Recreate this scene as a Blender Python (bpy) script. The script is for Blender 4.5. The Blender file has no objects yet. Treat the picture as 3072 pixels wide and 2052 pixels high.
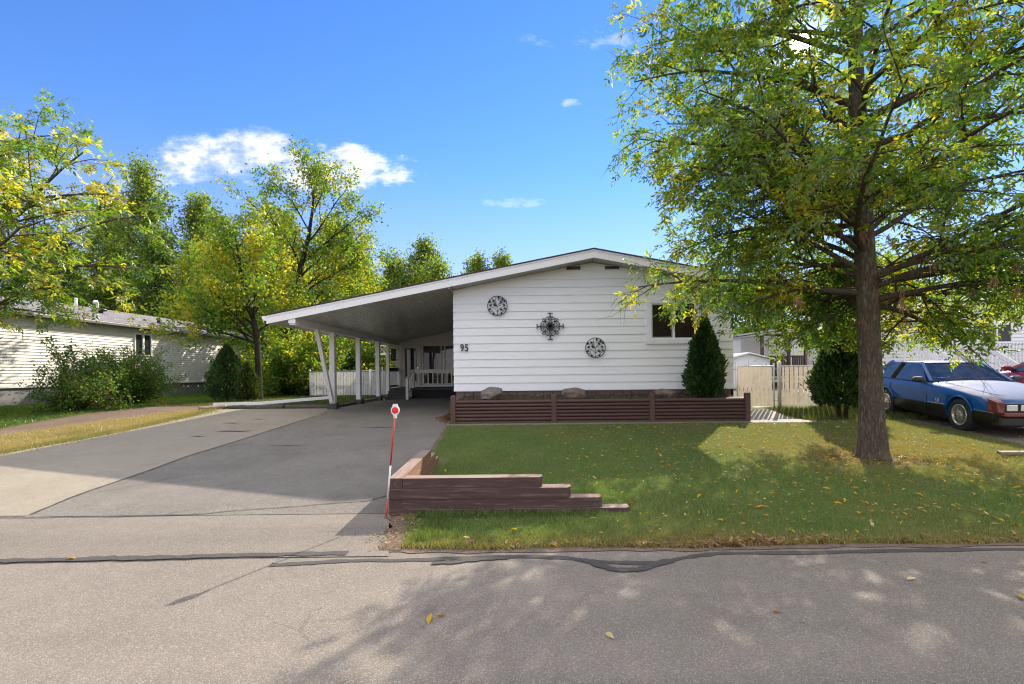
import bpy, bmesh, math, random
import numpy as np
from mathutils import Vector, Matrix, Euler

SC = bpy.context.scene
COL = SC.collection
R = math.radians

# ------------------------------------------------------------------ camera
cam_data = bpy.data.cameras.new('camera')
cam = bpy.data.objects.new('camera', cam_data)
COL.objects.link(cam)
SC.camera = cam
CAM_H = 1.4
cam.location = (0, 0, CAM_H)
cam_data.sensor_width = 36.0
cam_data.lens = 1450 / 3072 * 36.0
cam_data.shift_x = (1536 - 1600) / 3072
cam_data.shift_y = (1117 - 1026) / 3072
cam_data.clip_start = 0.05
cam_data.clip_end = 3000
cam.rotation_mode = 'QUATERNION'
cam.rotation_quaternion = (Euler((R(90), 0, 0)).to_matrix() @ Matrix.Rotation(-0.0105, 3, 'Z')).to_quaternion()

# ------------------------------------------------------------------ sun + sky
SUN = Vector((0.562, 1.0, 0.674)).normalized()
SUN_EL = math.asin(SUN.z)
SUN_AZ = math.atan2(SUN.x, SUN.y)          # from +Y towards +X
sun_data = bpy.data.lights.new('sun', 'SUN')
sun_data.energy = 4.6
sun_data.angle = R(0.53)
sun_data.color = (1.0, 0.88, 0.74)
sun = bpy.data.objects.new('sun', sun_data)
sun.rotation_euler = SUN.to_track_quat('Z', 'Y').to_euler()
sun.location = (20, 36, 30)
COL.objects.link(sun)

world = bpy.data.worlds.new('World')
SC.world = world
world.use_nodes = True
SKY_STRENGTH = 0.15
EXPOSURE = 0.86


class NT:
    """small helper to write node trees compactly"""

    def __init__(self, tree):
        self.t = tree
        self.n = tree.nodes
        self.l = tree.links

    def add(self, kind, **kw):
        nd = self.n.new(kind)
        for k, v in kw.items():
            setattr(nd, k, v)
        return nd

    def put(self, sock, v):
        if v is None:
            return
        if isinstance(v, bpy.types.NodeSocket):
            self.l.new(v, sock)
        else:
            if sock.type == 'RGBA' and isinstance(v, (tuple, list)) and len(v) == 3:
                v = (*v, 1.0)
            sock.default_value = v

    def math(self, op, a, b=None, c=None, clamp=False):
        nd = self.add('ShaderNodeMath', operation=op, use_clamp=clamp)
        self.put(nd.inputs[0], a)
        self.put(nd.inputs[1], b)
        if c is not None:
            self.put(nd.inputs[2], c)
        return nd.outputs[0]

    def vmath(self, op, a, b=None):
        nd = self.add('ShaderNodeVectorMath', operation=op)
        self.put(nd.inputs[0], a)
        if b is not None:
            self.put(nd.inputs[1], b)
        return nd.outputs['Value'] if op in ('DOT_PRODUCT', 'LENGTH', 'DISTANCE') else nd.outputs[0]

    def mix(self, fac, a, b, mode='MIX'):
        nd = self.add('ShaderNodeMix', data_type='RGBA', blend_type=mode)
        self.put(nd.inputs[0], fac)
        self.put(nd.inputs[6], a)
        self.put(nd.inputs[7], b)
        return nd.outputs[2]

    def noise(self, vec, scale, detail=4.0, rough=0.55, dist=0.0, dim='3D'):
        nd = self.add('ShaderNodeTexNoise', noise_dimensions=dim)
        self.put(nd.inputs['Vector'], vec)
        nd.inputs['Scale'].default_value = scale
        nd.inputs['Detail'].default_value = detail
        nd.inputs['Roughness'].default_value = rough
        nd.inputs['Distortion'].default_value = dist
        return nd.outputs['Fac']

    def voro(self, vec, scale, out='Color', feature='F1'):
        nd = self.add('ShaderNodeTexVoronoi', feature=feature)
        self.put(nd.inputs['Vector'], vec)
        nd.inputs['Scale'].default_value = scale
        return nd.outputs[out]

    def ramp(self, fac, stops):
        nd = self.add('ShaderNodeValToRGB')
        self.put(nd.inputs[0], fac)
        els = nd.color_ramp.elements
        while len(els) < len(stops):
            els.new(0.5)
        for e, (p, c) in zip(els, stops):
            e.position = p
            if isinstance(c, (int, float)):
                c = (c, c, c)
            e.color = (*c, 1.0)
        return nd.outputs[0]

    def maprange(self, v, a, b, c, d, smooth=False):
        nd = self.add('ShaderNodeMapRange', interpolation_type='SMOOTHSTEP' if smooth else 'LINEAR')
        self.put(nd.inputs[0], v)
        for i, x in enumerate((a, b, c, d)):
            nd.inputs[i + 1].default_value = x
        return nd.outputs[0]

    def coord(self, out='Object'):
        return self.add('ShaderNodeTexCoord').outputs[out]

    def mapping(self, vec, scale=(1, 1, 1), loc=(0, 0, 0), rot=(0, 0, 0)):
        nd = self.add('ShaderNodeMapping')
        self.put(nd.inputs[0], vec)
        nd.inputs['Location'].default_value = loc
        nd.inputs['Rotation'].default_value = rot
        nd.inputs['Scale'].default_value = scale
        return nd.outputs[0]

    def bump(self, height, strength=0.3, dist=0.01):
        nd = self.add('ShaderNodeBump')
        nd.inputs['Strength'].default_value = strength
        nd.inputs['Distance'].default_value = dist
        self.put(nd.inputs['Height'], height)
        return nd.outputs[0]


def build_world():
    nt = NT(world.node_tree)
    nt.n.clear()
    out = nt.add('ShaderNodeOutputWorld')
    bg = nt.add('ShaderNodeBackground')
    sky = nt.add('ShaderNodeTexSky', sky_type='NISHITA')
    sky.sun_disc = False
    sky.sun_elevation = SUN_EL
    sky.sun_rotation = SUN_AZ
    sky.altitude = 600
    sky.air_density = 1.0
    sky.dust_density = 0.0
    sky.ozone_density = 3.0
    hs = nt.add('ShaderNodeHueSaturation')
    hs.inputs['Saturation'].default_value = 1.22
    nt.l.new(sky.outputs[0], hs.inputs['Color'])
    d = nt.coord('Generated')
    sep = nt.add('ShaderNodeSeparateXYZ')
    nt.l.new(d, sep.inputs[0])
    x, y, z = sep.outputs
    ysafe = nt.math('MAXIMUM', nt.math('ABSOLUTE', y), 0.05)
    u = nt.math('DIVIDE', x, ysafe)
    v = nt.math('DIVIDE', z, ysafe)
    cmb = nt.add('ShaderNodeCombineXYZ')
    nt.l.new(u, cmb.inputs[0])
    nt.l.new(v, cmb.inputs[1])
    nt.l.new(nt.math('MULTIPLY', y, 0.4), cmb.inputs[2])
    uv = cmb.outputs[0]
    big = nt.noise(uv, 9.0, 4.0, 0.62, 0.0)
    fine = nt.noise(nt.mapping(uv, scale=(1, 2.2, 1)), 22.0, 4.0, 0.65, 0.0)
    front = nt.math('GREATER_THAN', y, 0.0)
    nz1 = nt.math('ADD', nt.math('MULTIPLY', nt.math('SUBTRACT', big, 0.5), 2.0), nt.math('MULTIPLY', nt.math('SUBTRACT', fine, 0.5), 1.4))
    total = None
    # cumulus bank and small wisps: centre u, v, half sizes, puffiness, density
    for (cu, cv, a, b, k, gain) in (
            (-0.645, 0.447, 0.175, 0.052, 1.3, 1.3), (-0.575, 0.470, 0.095, 0.050, 1.2, 1.3),
            (-0.42, 0.442, 0.175, 0.042, 2.6, 0.95), (-0.47, 0.408, 0.22, 0.026, 3.6, 0.65),
            (-0.80, 0.405, 0.09, 0.016, 3.2, 0.5), (-0.97, 0.43, 0.05, 0.013, 3.2, 0.4),
            (0.17, 0.69, 0.15, 0.020, 5.0, 0.22), (0.085, 0.556, 0.020, 0.009, 3.2, 0.32),
            (-0.04, 0.352, 0.06, 0.010, 5.0, 0.18), (-1.05, 0.36, 0.30, 0.04, 3.0, 0.6)):
        du = nt.math('MULTIPLY_ADD', u, 1 / a, -cu / a)
        dv = nt.math('MULTIPLY_ADD', v, 1 / b, -cv / b)
        e = nt.math('SUBTRACT', 1.0, nt.math('MULTIPLY_ADD', du, du, nt.math('MULTIPLY', dv, dv)))
        nz = nt.math('MULTIPLY', nz1, k)
        m = nt.math('MULTIPLY', nt.maprange(nt.math('ADD', e, nz), -0.1, 1.7, 0.0, gain, True),
                    nt.maprange(e, -0.9, 0.2, 0.0, 1.0, True))
        total = m if total is None else nt.math('MAXIMUM', total, m)
    total = nt.math('MULTIPLY', total, front)
    # brighter unseen cloud added over the rest of the sky as neutral fill
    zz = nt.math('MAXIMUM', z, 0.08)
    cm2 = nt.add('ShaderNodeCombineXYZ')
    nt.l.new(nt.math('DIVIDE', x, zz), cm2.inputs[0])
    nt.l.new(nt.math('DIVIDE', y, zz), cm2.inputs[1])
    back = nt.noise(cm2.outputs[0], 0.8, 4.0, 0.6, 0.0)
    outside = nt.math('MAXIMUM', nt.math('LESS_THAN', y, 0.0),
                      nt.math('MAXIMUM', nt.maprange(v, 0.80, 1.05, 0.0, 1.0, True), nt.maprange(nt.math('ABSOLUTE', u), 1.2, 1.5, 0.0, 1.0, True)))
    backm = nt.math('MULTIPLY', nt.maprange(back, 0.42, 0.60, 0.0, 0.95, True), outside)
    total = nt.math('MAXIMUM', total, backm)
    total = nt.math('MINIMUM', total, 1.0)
    tint = nt.mix(1.0, hs.outputs[0], (0.94, 0.825, 0.98), 'MULTIPLY')
    # pale haze low in the sky
    tint = nt.mix(nt.maprange(z, 0.0, 0.42, 0.62, 0.0, True), tint, (2.45, 2.1, 4.1))
    # clouds in view are greyer; the added fill clouds outside it are brighter
    shade = nt.maprange(nt.math('ADD', nt.math('MULTIPLY', big, 0.6), nt.math('MULTIPLY', fine, 0.4)), 0.40, 0.62, 0.0, 1.0, True)
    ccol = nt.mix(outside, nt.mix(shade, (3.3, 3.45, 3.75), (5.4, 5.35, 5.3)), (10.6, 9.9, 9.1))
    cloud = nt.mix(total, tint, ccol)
    # the sun itself, seen through the crown of the tree
    cosang = nt.vmath('DOT_PRODUCT', d, tuple(SUN))
    disc = nt.maprange(cosang, math.cos(R(1.0)), math.cos(R(0.5)), 0.0, 1.0, True)
    glow = nt.math('POWER', nt.maprange(cosang, math.cos(R(6)), 1.0, 0.0, 1.0), 4.0)
    addc = nt.mix(1.0, cloud, nt.mix(nt.math('ADD', nt.math('MULTIPLY', disc, 1.0), nt.math('MULTIPLY', glow, 0.03), clamp=True),
                                     (0, 0, 0), (110, 104, 88)), 'ADD')
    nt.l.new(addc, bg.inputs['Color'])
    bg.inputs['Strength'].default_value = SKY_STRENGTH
    nt.l.new(bg.outputs[0], out.inputs[0])


build_world()
world.cycles.sampling_method = 'MANUAL'
world.cycles.sample_map_resolution = 256
vs = SC.view_settings
SC.display_settings.display_device = 'sRGB'
vs.view_transform = 'Standard'
vs.look = 'None'
vs.exposure = EXPOSURE
vs.gamma = 1.0
vs.use_curve_mapping = False
SC.render.engine = 'CYCLES'
cy = SC.cycles
cy.use_denoising = True
cy.use_adaptive_sampling = True
cy.adaptive_threshold = 0.012
cy.filter_width = 1.15
cy.max_bounces = 5
cy.diffuse_bounces = 3
cy.glossy_bounces = 3
cy.transmission_bounces = 4
cy.transparent_max_bounces = 8
cy.sample_clamp_indirect = 6.0
cy.caustics_reflective = False
cy.caustics_refractive = False

# ------------------------------------------------------------------ mesh helpers
OFFSET = {}          # object -> world offset of the thing that carries it (unrotated things)


class MB:
    def __init__(self):
        self.v = []
        self.f = []
        self.mi = []
        self.sm = []

    def add(self, verts, faces, mi=0, smooth=False):
        b = len(self.v)
        self.v.extend([tuple(p) for p in verts])
        for f in faces:
            self.f.append([i + b for i in f])
            self.mi.append(mi)
            self.sm.append(smooth)
        return self

    def box(self, x0, x1, y0, y1, z0, z1, mi=0):
        v = [(x0, y0, z0), (x1, y0, z0), (x1, y1, z0), (x0, y1, z0), (x0, y0, z1), (x1, y0, z1), (x1, y1, z1), (x0, y1, z1)]
        return self.add(v, [(0, 3, 2, 1), (4, 5, 6, 7), (0, 1, 5, 4), (1, 2, 6, 5), (2, 3, 7, 6), (3, 0, 4, 7)], mi)

    def bbox(self, x0, x1, y0, y1, z0, z1, b=0.008, mi=0):
        """box with chamfered edges"""
        bm = bmesh.new()
        bmesh.ops.create_cube(bm, size=1.0)
        bmesh.ops.scale(bm, vec=(x1 - x0, y1 - y0, z1 - z0), verts=bm.verts)
        bmesh.ops.translate(bm, vec=((x0 + x1) / 2, (y0 + y1) / 2, (z0 + z1) / 2), verts=bm.verts)
        bmesh.ops.bevel(bm, geom=bm.edges[:], offset=b, segments=1, affect='EDGES')
        bm.verts.index_update()
        v = [tuple(p.co) for p in bm.verts]
        f = [[p.index for p in q.verts] for q in bm.faces]
        bm.free()
        return self.add(v, f, mi)

    def bar(self, p, q, w, h, mi=0, up=(0, 0, 1)):
        """rectangular bar from p to q, w wide sideways, h high"""
        p, q = Vector(p), Vector(q)
        d = (q - p).normalized()
        upv = Vector(up)
        if abs(d.dot(upv)) > 0.98:
            upv = Vector((0, 1, 0))
        s = d.cross(upv).normalized()
        t = s.cross(d).normalized()
        v = []
        for c in (p, q):
            for a, b in ((-1, -1), (1, -1), (1, 1), (-1, 1)):
                v.append(tuple(c + s * (a * w / 2) + t * (b * h / 2)))
        return self.add(v, [(0, 3, 2, 1), (4, 5, 6, 7), (0, 1, 5, 4), (1, 2, 6, 5), (2, 3, 7, 6), (3, 0, 4, 7)], mi)

    def tube(self, pts, rad, sides=8, mi=0, cap=True, smooth=True, flat=1.0):
        pts = [Vector(p) for p in pts]
        n = len(pts)
        if isinstance(rad, (int, float)):
            rad = [rad] * n
        v = []
        prev = None
        for i, p in enumerate(pts):
            d = (pts[min(i + 1, n - 1)] - pts[max(i - 1, 0)])
            if d.length < 1e-9:
                d = Vector((0, 0, 1))
            d.normalize()
            if prev is None:
                ref = Vector((0, 0, 1)) if abs(d.z) < 0.9 else Vector((1, 0, 0))
                s = d.cross(ref).normalized()
            else:
                s = (prev - d * prev.dot(d))
                s = s.normalized() if s.length > 1e-6 else d.cross(Vector((1, 0, 0))).normalized()
            prev = s
            t = d.cross(s)
            for k in range(sides):
                a = 2 * math.pi * k / sides
                v.append(tuple(p + (s * math.cos(a) + t * math.sin(a) * flat) * rad[i]))
        f = []
        for i in range(n - 1):
            for k in range(sides):
                k2 = (k + 1) % sides
                f.append((i * sides + k, i * sides + k2, (i + 1) * sides + k2, (i + 1) * sides + k))
        self.add(v, f, mi, smooth)
        if cap:
            b = len(self.v) - len(v)
            self.f.append([b + k for k in range(sides)][::-1])
            self.f.append([b + (n - 1) * sides + k for k in range(sides)])
            self.mi += [mi, mi]
            self.sm += [False, False]
        return self

    def prism(self, poly, axis, a, b, mi=0):
        """extrude a 2-D outline; axis 'x': (y,z) outline, 'y': (x,z), 'z': (x,y)"""
        def P(p, t):
            return {'x': (t, p[0], p[1]), 'y': (p[0], t, p[1]), 'z': (p[0], p[1], t)}[axis]
        n = len(poly)
        v = [P(p, a) for p in poly] + [P(p, b) for p in poly]
        f = [list(range(n))[::-1], [n + i for i in range(n)]]
        for i in range(n):
            j = (i + 1) % n
            f.append((i, j, n + j, n + i))
        self.add(v, f, mi)
        return self

    def lathe(self, prof, c=(0, 0, 0), axis='z', seg=16, mi=0, smooth=True):
        """prof: list of (r, h)"""
        v = []
        for r, h in prof:
            for k in range(seg):
                a = 2 * math.pi * k / seg
                x, y = r * math.cos(a), r * math.sin(a)
                p = {'z': (x, y, h), 'y': (x, h, y), 'x': (h, x, y)}[axis]
                v.append((p[0] + c[0], p[1] + c[1], p[2] + c[2]))
        f = []
        for i in range(len(prof) - 1):
            for k in range(seg):
                k2 = (k + 1) % seg
                f.append((i * seg + k, i * seg + k2, (i + 1) * seg + k2, (i + 1) * seg + k))
        return self.add(v, f, mi, smooth)

    def mesh(self, name, off=(0, 0, 0), recalc=True):
        me = bpy.data.meshes.new(name)
        o = Vector(off)
        me.from_pydata([tuple(Vector(p) - o) for p in self.v], [], self.f)
        me.polygons.foreach_set('material_index', self.mi)
        me.polygons.foreach_set('use_smooth', self.sm)
        if recalc:
            bm = bmesh.new()
            bm.from_mesh(me)
            bmesh.ops.recalc_face_normals(bm, faces=bm.faces)
            bm.to_mesh(me)
            bm.free()
        me.update()
        return me

    def build(self, name, mat, parent=None, recalc=True):
        off = OFFSET.get(parent, Vector((0, 0, 0))) if parent else Vector((0, 0, 0))
        me = self.mesh(name, off, recalc)
        return link(name, me, mat, parent)


def link(name, me, mat, parent=None):
    o = bpy.data.objects.new(name, me)
    COL.objects.link(o)
    mats = mat if isinstance(mat, (list, tuple)) else [mat]
    if hasattr(me, 'materials') and len(me.materials) == 0:
        for m in mats:
            me.materials.append(m)
    if parent is not None:
        o.parent = parent
        OFFSET[o] = OFFSET.get(parent, Vector((0, 0, 0)))
    return o


def tag(o, label=None, cat=None, group=None, kind=None):
    if label:
        o['label'] = label
    if cat:
        o['category'] = cat
    if group:
        o['group'] = group
    if kind:
        o['kind'] = kind
    return o


def thing(name, label, cat, loc=(0, 0, 0), rotz=0.0, group=None, local=False):
    o = bpy.data.objects.new(name, None)
    o.empty_display_size = 0.2
    COL.objects.link(o)
    o.location = loc
    o.rotation_euler = (0, 0, rotz)
    OFFSET[o] = Vector((0, 0, 0)) if local else Vector(loc)
    return tag(o, label, cat, group)


def np_mesh(name, verts, nside, cols=None, smooth=False, faces=None):
    """big mesh from numpy: verts (N*k,3); faces given as (F, nside) int array"""
    me = bpy.data.meshes.new(name)
    nv, nf = len(verts), len(faces)
    me.vertices.add(nv)
    me.vertices.foreach_set('co', np.ascontiguousarray(verts, dtype=np.float32).ravel())
    me.loops.add(nf * nside)
    me.loops.foreach_set('vertex_index', np.ascontiguousarray(faces, dtype=np.int32).ravel())
    me.polygons.add(nf)
    me.polygons.foreach_set('loop_start', np.arange(nf, dtype=np.int32) * nside)
    if smooth:
        me.polygons.foreach_set('use_smooth', np.ones(nf, dtype=bool))
    if cols is not None:
        at = me.color_attributes.new('Col', 'FLOAT_COLOR', 'POINT')
        c4 = np.ones((nv, 4), dtype=np.float32)
        c4[:, :3] = cols
        at.data.foreach_set('color', c4.ravel())
    me.update(calc_edges=True)
    return me


def gz(y):
    """height of the ground, rising from the road towards the houses"""
    return np.interp(y, [-100, 4.2, 7.0, 11.0, 14.0, 60.0, 2000.0], [0, 0, 0.06, 0.23, 0.39, 0.45, 0.45])


def g(y):
    return float(gz(y))


def vnoise(x, y, s, seed=0):
    """cheap smooth noise in 0..1 for numpy arrays"""
    rs = np.random.RandomState(seed)
    out = np.zeros_like(x)
    amp = 0
    for o in range(5):
        a, b = rs.uniform(0, 6.28, 2)
        th = rs.uniform(0, 6.28)
        fr = s * (1.0 + 0.6 * o)
        w = 1.0 / (1 + 0.5 * o)
        out += w * np.sin((x * math.cos(th) + y * math.sin(th)) * fr + a + 1.3 * np.sin((x * math.sin(th) - y * math.cos(th)) * fr * 0.7 + b))
        amp += w
    return 0.5 + 0.5 * out / amp * 1.4

# ------------------------------------------------------------------ materials
MAT = {}


def new_mat(name):
    m = bpy.data.materials.new(name)
    m.use_nodes = True
    nt = NT(m.node_tree)
    nt.n.clear()
    out = nt.add('ShaderNodeOutputMaterial')
    MAT[name] = m
    return m, nt, out


def pbsdf(nt, out, color, rough=0.6, metal=0.0, normal=None, spec=0.5, coat=0.0):
    p = nt.add('ShaderNodeBsdfPrincipled')
    nt.put(p.inputs['Base Color'], color)
    nt.put(p.inputs['Roughness'], rough)
    nt.put(p.inputs['Metallic'], metal)
    p.inputs['Specular IOR Level'].default_value = spec
    if coat:
        p.inputs['Coat Weight'].default_value = coat
        p.inputs['Coat Roughness'].default_value = 0.06
    if normal is not None:
        nt.l.new(normal, p.inputs['Normal'])
    nt.l.new(p.outputs[0], out.inputs[0])
    return p


def simple(name, color, rough=0.6, metal=0.0, var=0.12, scale=3.0, bump=0.0, bscale=60.0, spec=0.5, coat=0.0, stretch=(1, 1, 1), dirt=None, dirt_amt=0.3):
    """painted / plain surface with broad tone variation, optional dirt and fine relief"""
    m, nt, out = new_mat(name)
    co = nt.mapping(nt.coord(), scale=stretch)
    n1 = nt.noise(co, scale, 5.0, 0.6)
    n2 = nt.noise(co, scale * 9, 4.0, 0.6)
    f = nt.math('ADD', nt.math('MULTIPLY', n1, 0.65), nt.math('MULTIPLY', n2, 0.35))
    lo = tuple(c * (1 - var) for c in color)
    hi = tuple(min(1, c * (1 + var * 0.7)) for c in color)
    c = nt.ramp(f, [(0.3, lo), (0.72, hi)])
    if dirt:
        dn = nt.noise(co, scale * 2.3, 7.0, 0.68, 0.4)
        c = nt.mix(nt.maprange(dn, 0.52, 0.75, 0.0, dirt_amt, True), c, dirt)
    nm = nt.bump(nt.noise(co, bscale, 4.0, 0.6), bump, 0.01) if bump else None
    r = nt.maprange(n2, 0.3, 0.7, max(0.02, rough - 0.08), min(1, rough + 0.08))
    pbsdf(nt, out, c, r, metal, nm, spec, coat)
    return m


simple('siding_white', (0.84, 0.84, 0.81), 0.45, var=0.03, scale=1.1, bump=0.12, bscale=30, stretch=(0.35, 1, 3.0), dirt=(0.58, 0.57, 0.50), dirt_amt=0.34)
simple('siding_white_old', (0.80, 0.80, 0.79), 0.5, var=0.03, scale=1.4, stretch=(1, 0.35, 3.0), dirt=(0.60, 0.60, 0.54), dirt_amt=0.25)
simple('trim_white', (0.80, 0.80, 0.79), 0.4, var=0.03, scale=2.0, dirt=(0.55, 0.54, 0.48), dirt_amt=0.3)
simple('metal_white', (0.81, 0.80, 0.77), 0.28, var=0.03, scale=2.0, dirt=(0.52, 0.50, 0.44), dirt_amt=0.25)
simple('post_white', (0.72, 0.70, 0.66), 0.5, var=0.05, scale=3.0, dirt=(0.42, 0.38, 0.32), dirt_amt=0.4, bump=0.1)
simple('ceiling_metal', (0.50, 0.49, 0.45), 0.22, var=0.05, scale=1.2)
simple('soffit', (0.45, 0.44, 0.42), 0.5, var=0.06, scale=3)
simple('vinyl_grey', (0.66, 0.645, 0.58), 0.5, var=0.03, scale=1.2, stretch=(1, 0.3, 2), dirt=(0.5, 0.5, 0.44), dirt_amt=0.25)
simple('skirt_grey', (0.19, 0.19, 0.185), 0.55, var=0.1, scale=2.0, dirt=(0.33, 0.30, 0.26), dirt_amt=0.35)
simple('skirt_brown', (0.155, 0.095, 0.085), 0.6, var=0.14, scale=4.0, dirt=(0.25, 0.19, 0.16), dirt_amt=0.4, bump=0.15)
simple('concrete', (0.29, 0.265, 0.225), 0.85, var=0.12, scale=2.5, bump=0.4, bscale=90, dirt=(0.24, 0.22, 0.18), dirt_amt=0.4)
simple('black_metal', (0.018, 0.017, 0.016), 0.4, var=0.2, scale=8)
simple('number_black', (0.015, 0.015, 0.015), 0.4, var=0.1)
simple('gutter_brown', (0.10, 0.095, 0.09), 0.4, var=0.1)
simple('gutter_grey', (0.33, 0.33, 0.32), 0.4, var=0.08)
simple('vent_grey', (0.22, 0.21, 0.19), 0.6, var=0.15)
simple('dark_gap', (0.012, 0.012, 0.012), 0.8, var=0.1)
simple('footing_dark', (0.06, 0.05, 0.045), 0.75, var=0.2, scale=6, bump=0.3)
simple('deck_dark', (0.05, 0.042, 0.036), 0.7, var=0.2, scale=3, bump=0.2, dirt=(0.12, 0.11, 0.1), dirt_amt=0.4)
simple('wood_brown_dark', (0.075, 0.050, 0.038), 0.65, var=0.25, scale=4)
simple('wall_cream', (0.66, 0.64, 0.58), 0.55, var=0.05, scale=2)
simple('fence_white', (0.74, 0.74, 0.73), 0.5, var=0.04, scale=2)
simple('slat_cream', (0.70, 0.66, 0.58), 0.5, var=0.08, scale=5, dirt=(0.42, 0.36, 0.28), dirt_amt=0.35)
simple('pipe_cream', (0.70, 0.68, 0.63), 0.4, var=0.05, scale=4, dirt=(0.40, 0.33, 0.25), dirt_amt=0.3)
simple('galvanised', (0.50, 0.50, 0.49), 0.4, 0.6, var=0.1, scale=6)
simple('reflector_red', (0.80, 0.012, 0.02), 0.25, var=0.08, scale=30, bump=0.2, bscale=500)
simple('stake_red', (0.48, 0.045, 0.025), 0.5, var=0.25, scale=9, dirt=(0.55, 0.28, 0.20), dirt_amt=0.5)
simple('stake_white', (0.72, 0.71, 0.69), 0.5, var=0.05, scale=12)
simple('tape_yellow', (0.85, 0.42, 0.02), 0.5, var=0.1)
simple('downspout', (0.78, 0.78, 0.77), 0.35, var=0.04, scale=2, dirt=(0.45, 0.42, 0.36), dirt_amt=0.3)
simple('tyre', (0.022, 0.022, 0.022), 0.75, var=0.3, scale=10, dirt=(0.09, 0.08, 0.065), dirt_amt=0.5)
simple('rim', (0.62, 0.60, 0.55), 0.35, 0.75, var=0.12, scale=9, dirt=(0.25, 0.22, 0.17), dirt_amt=0.4)
simple('rim_dark', (0.05, 0.05, 0.048), 0.5, 0.3, var=0.2)
simple('car_black', (0.013, 0.013, 0.014), 0.35, var=0.3, scale=4, dirt=(0.07, 0.06, 0.05), dirt_amt=0.4)
simple('car_plastic', (0.02, 0.021, 0.023), 0.45, var=0.2)
simple('car_trim', (0.42, 0.50, 0.62), 0.3, 0.4, var=0.1)
simple('car_bumper_red', (0.20, 0.045, 0.032), 0.4, var=0.22, scale=6, dirt=(0.40, 0.20, 0.14), dirt_amt=0.5)
simple('car_interior', (0.05, 0.045, 0.04), 0.8, var=0.2)
simple('chrome', (0.7, 0.7, 0.7), 0.15, 1.0, var=0.05)
simple('lamp_lens', (0.62, 0.64, 0.62), 0.08, 0.5, var=0.1, scale=60, bump=0.3, bscale=160)
simple('amber', (0.32, 0.085, 0.04), 0.2, var=0.1)
simple('paper_white', (0.75, 0.75, 0.73), 0.6, var=0.03)
simple('ornament_brown', (0.07, 0.035, 0.02), 0.5, var=0.2)
simple('ornament_cream', (0.45, 0.40, 0.28), 0.5, var=0.1)
simple('door_white', (0.74, 0.75, 0.74), 0.4, var=0.03, scale=2)
simple('rubber_blue', (0.02, 0.06, 0.16), 0.4, var=0.1)


def mat_glass(name, tint=(0.03, 0.035, 0.035), rough=0.02, bumpy=0.02, spec=0.45):
    m, nt, out = new_mat(name)
    co = nt.coord()
    nm = nt.bump(nt.noise(co, 1.7, 2.0, 0.5), bumpy, 0.05)
    pbsdf(nt, out, nt.mix(nt.noise(co, 2.0, 3.0), tuple(c * 0.5 for c in tint), tuple(c * 1.5 for c in tint)), rough, 0.0, nm, spec)
    return m


mat_glass('glass_dark')
mat_glass('glass_brown', (0.030, 0.022, 0.016), spec=0.22)


def mat_car_glass():
    m, nt, out = new_mat('car_glass')
    tr = nt.add('ShaderNodeBsdfTransparent')
    nt.put(tr.inputs[0], (0.42, 0.46, 0.45))
    gl = nt.add('ShaderNodeBsdfGlossy')
    nt.put(gl.inputs['Color'], (0.9, 0.9, 0.9))
    nt.put(gl.inputs['Roughness'], 0.03)
    lw = nt.add('ShaderNodeFresnel')
    lw.inputs[0].default_value = 1.5
    dust = nt.add('ShaderNodeBsdfDiffuse')
    nt.put(dust.inputs[0], (0.35, 0.33, 0.29))
    mx = nt.add('ShaderNodeMixShader')
    nt.put(mx.inputs[0], nt.math('ADD', lw.outputs[0], 0.05, clamp=True))
    nt.l.new(tr.outputs[0], mx.inputs[1])
    nt.l.new(gl.outputs[0], mx.inputs[2])
    mx2 = nt.add('ShaderNodeMixShader')
    nt.put(mx2.inputs[0], nt.maprange(nt.noise(nt.coord(), 5.0, 5.0), 0.4, 0.8, 0.02, 0.16))
    nt.l.new(mx.outputs[0], mx2.inputs[1])
    nt.l.new(dust.outputs[0], mx2.inputs[2])
    nt.l.new(mx2.outputs[0], out.inputs[0])


mat_car_glass()


def mat_car_paint(name, color, dust=(0.27, 0.24, 0.20), amt=0.55, coat=0.8):
    """old car paint: clear coat, dust settled on faces that look up"""
    m, nt, out = new_mat(name)
    co = nt.coord()
    geo = nt.add('ShaderNodeNewGeometry')
    sp = nt.add('ShaderNodeSeparateXYZ')
    nt.l.new(geo.outputs['Normal'], sp.inputs[0])
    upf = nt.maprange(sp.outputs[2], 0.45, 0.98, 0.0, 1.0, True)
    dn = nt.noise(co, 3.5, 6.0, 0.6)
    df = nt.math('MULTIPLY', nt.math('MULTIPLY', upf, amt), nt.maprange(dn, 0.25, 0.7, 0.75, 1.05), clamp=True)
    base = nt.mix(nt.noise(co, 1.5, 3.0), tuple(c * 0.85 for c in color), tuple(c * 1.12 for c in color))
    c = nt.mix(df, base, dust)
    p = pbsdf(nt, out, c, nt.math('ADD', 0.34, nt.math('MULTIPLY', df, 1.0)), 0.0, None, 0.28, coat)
    return m


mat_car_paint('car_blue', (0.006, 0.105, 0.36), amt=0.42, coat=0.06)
mat_car_paint('car_maroon', (0.24, 0.010, 0.04), amt=0.2, coat=0.5)


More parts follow.
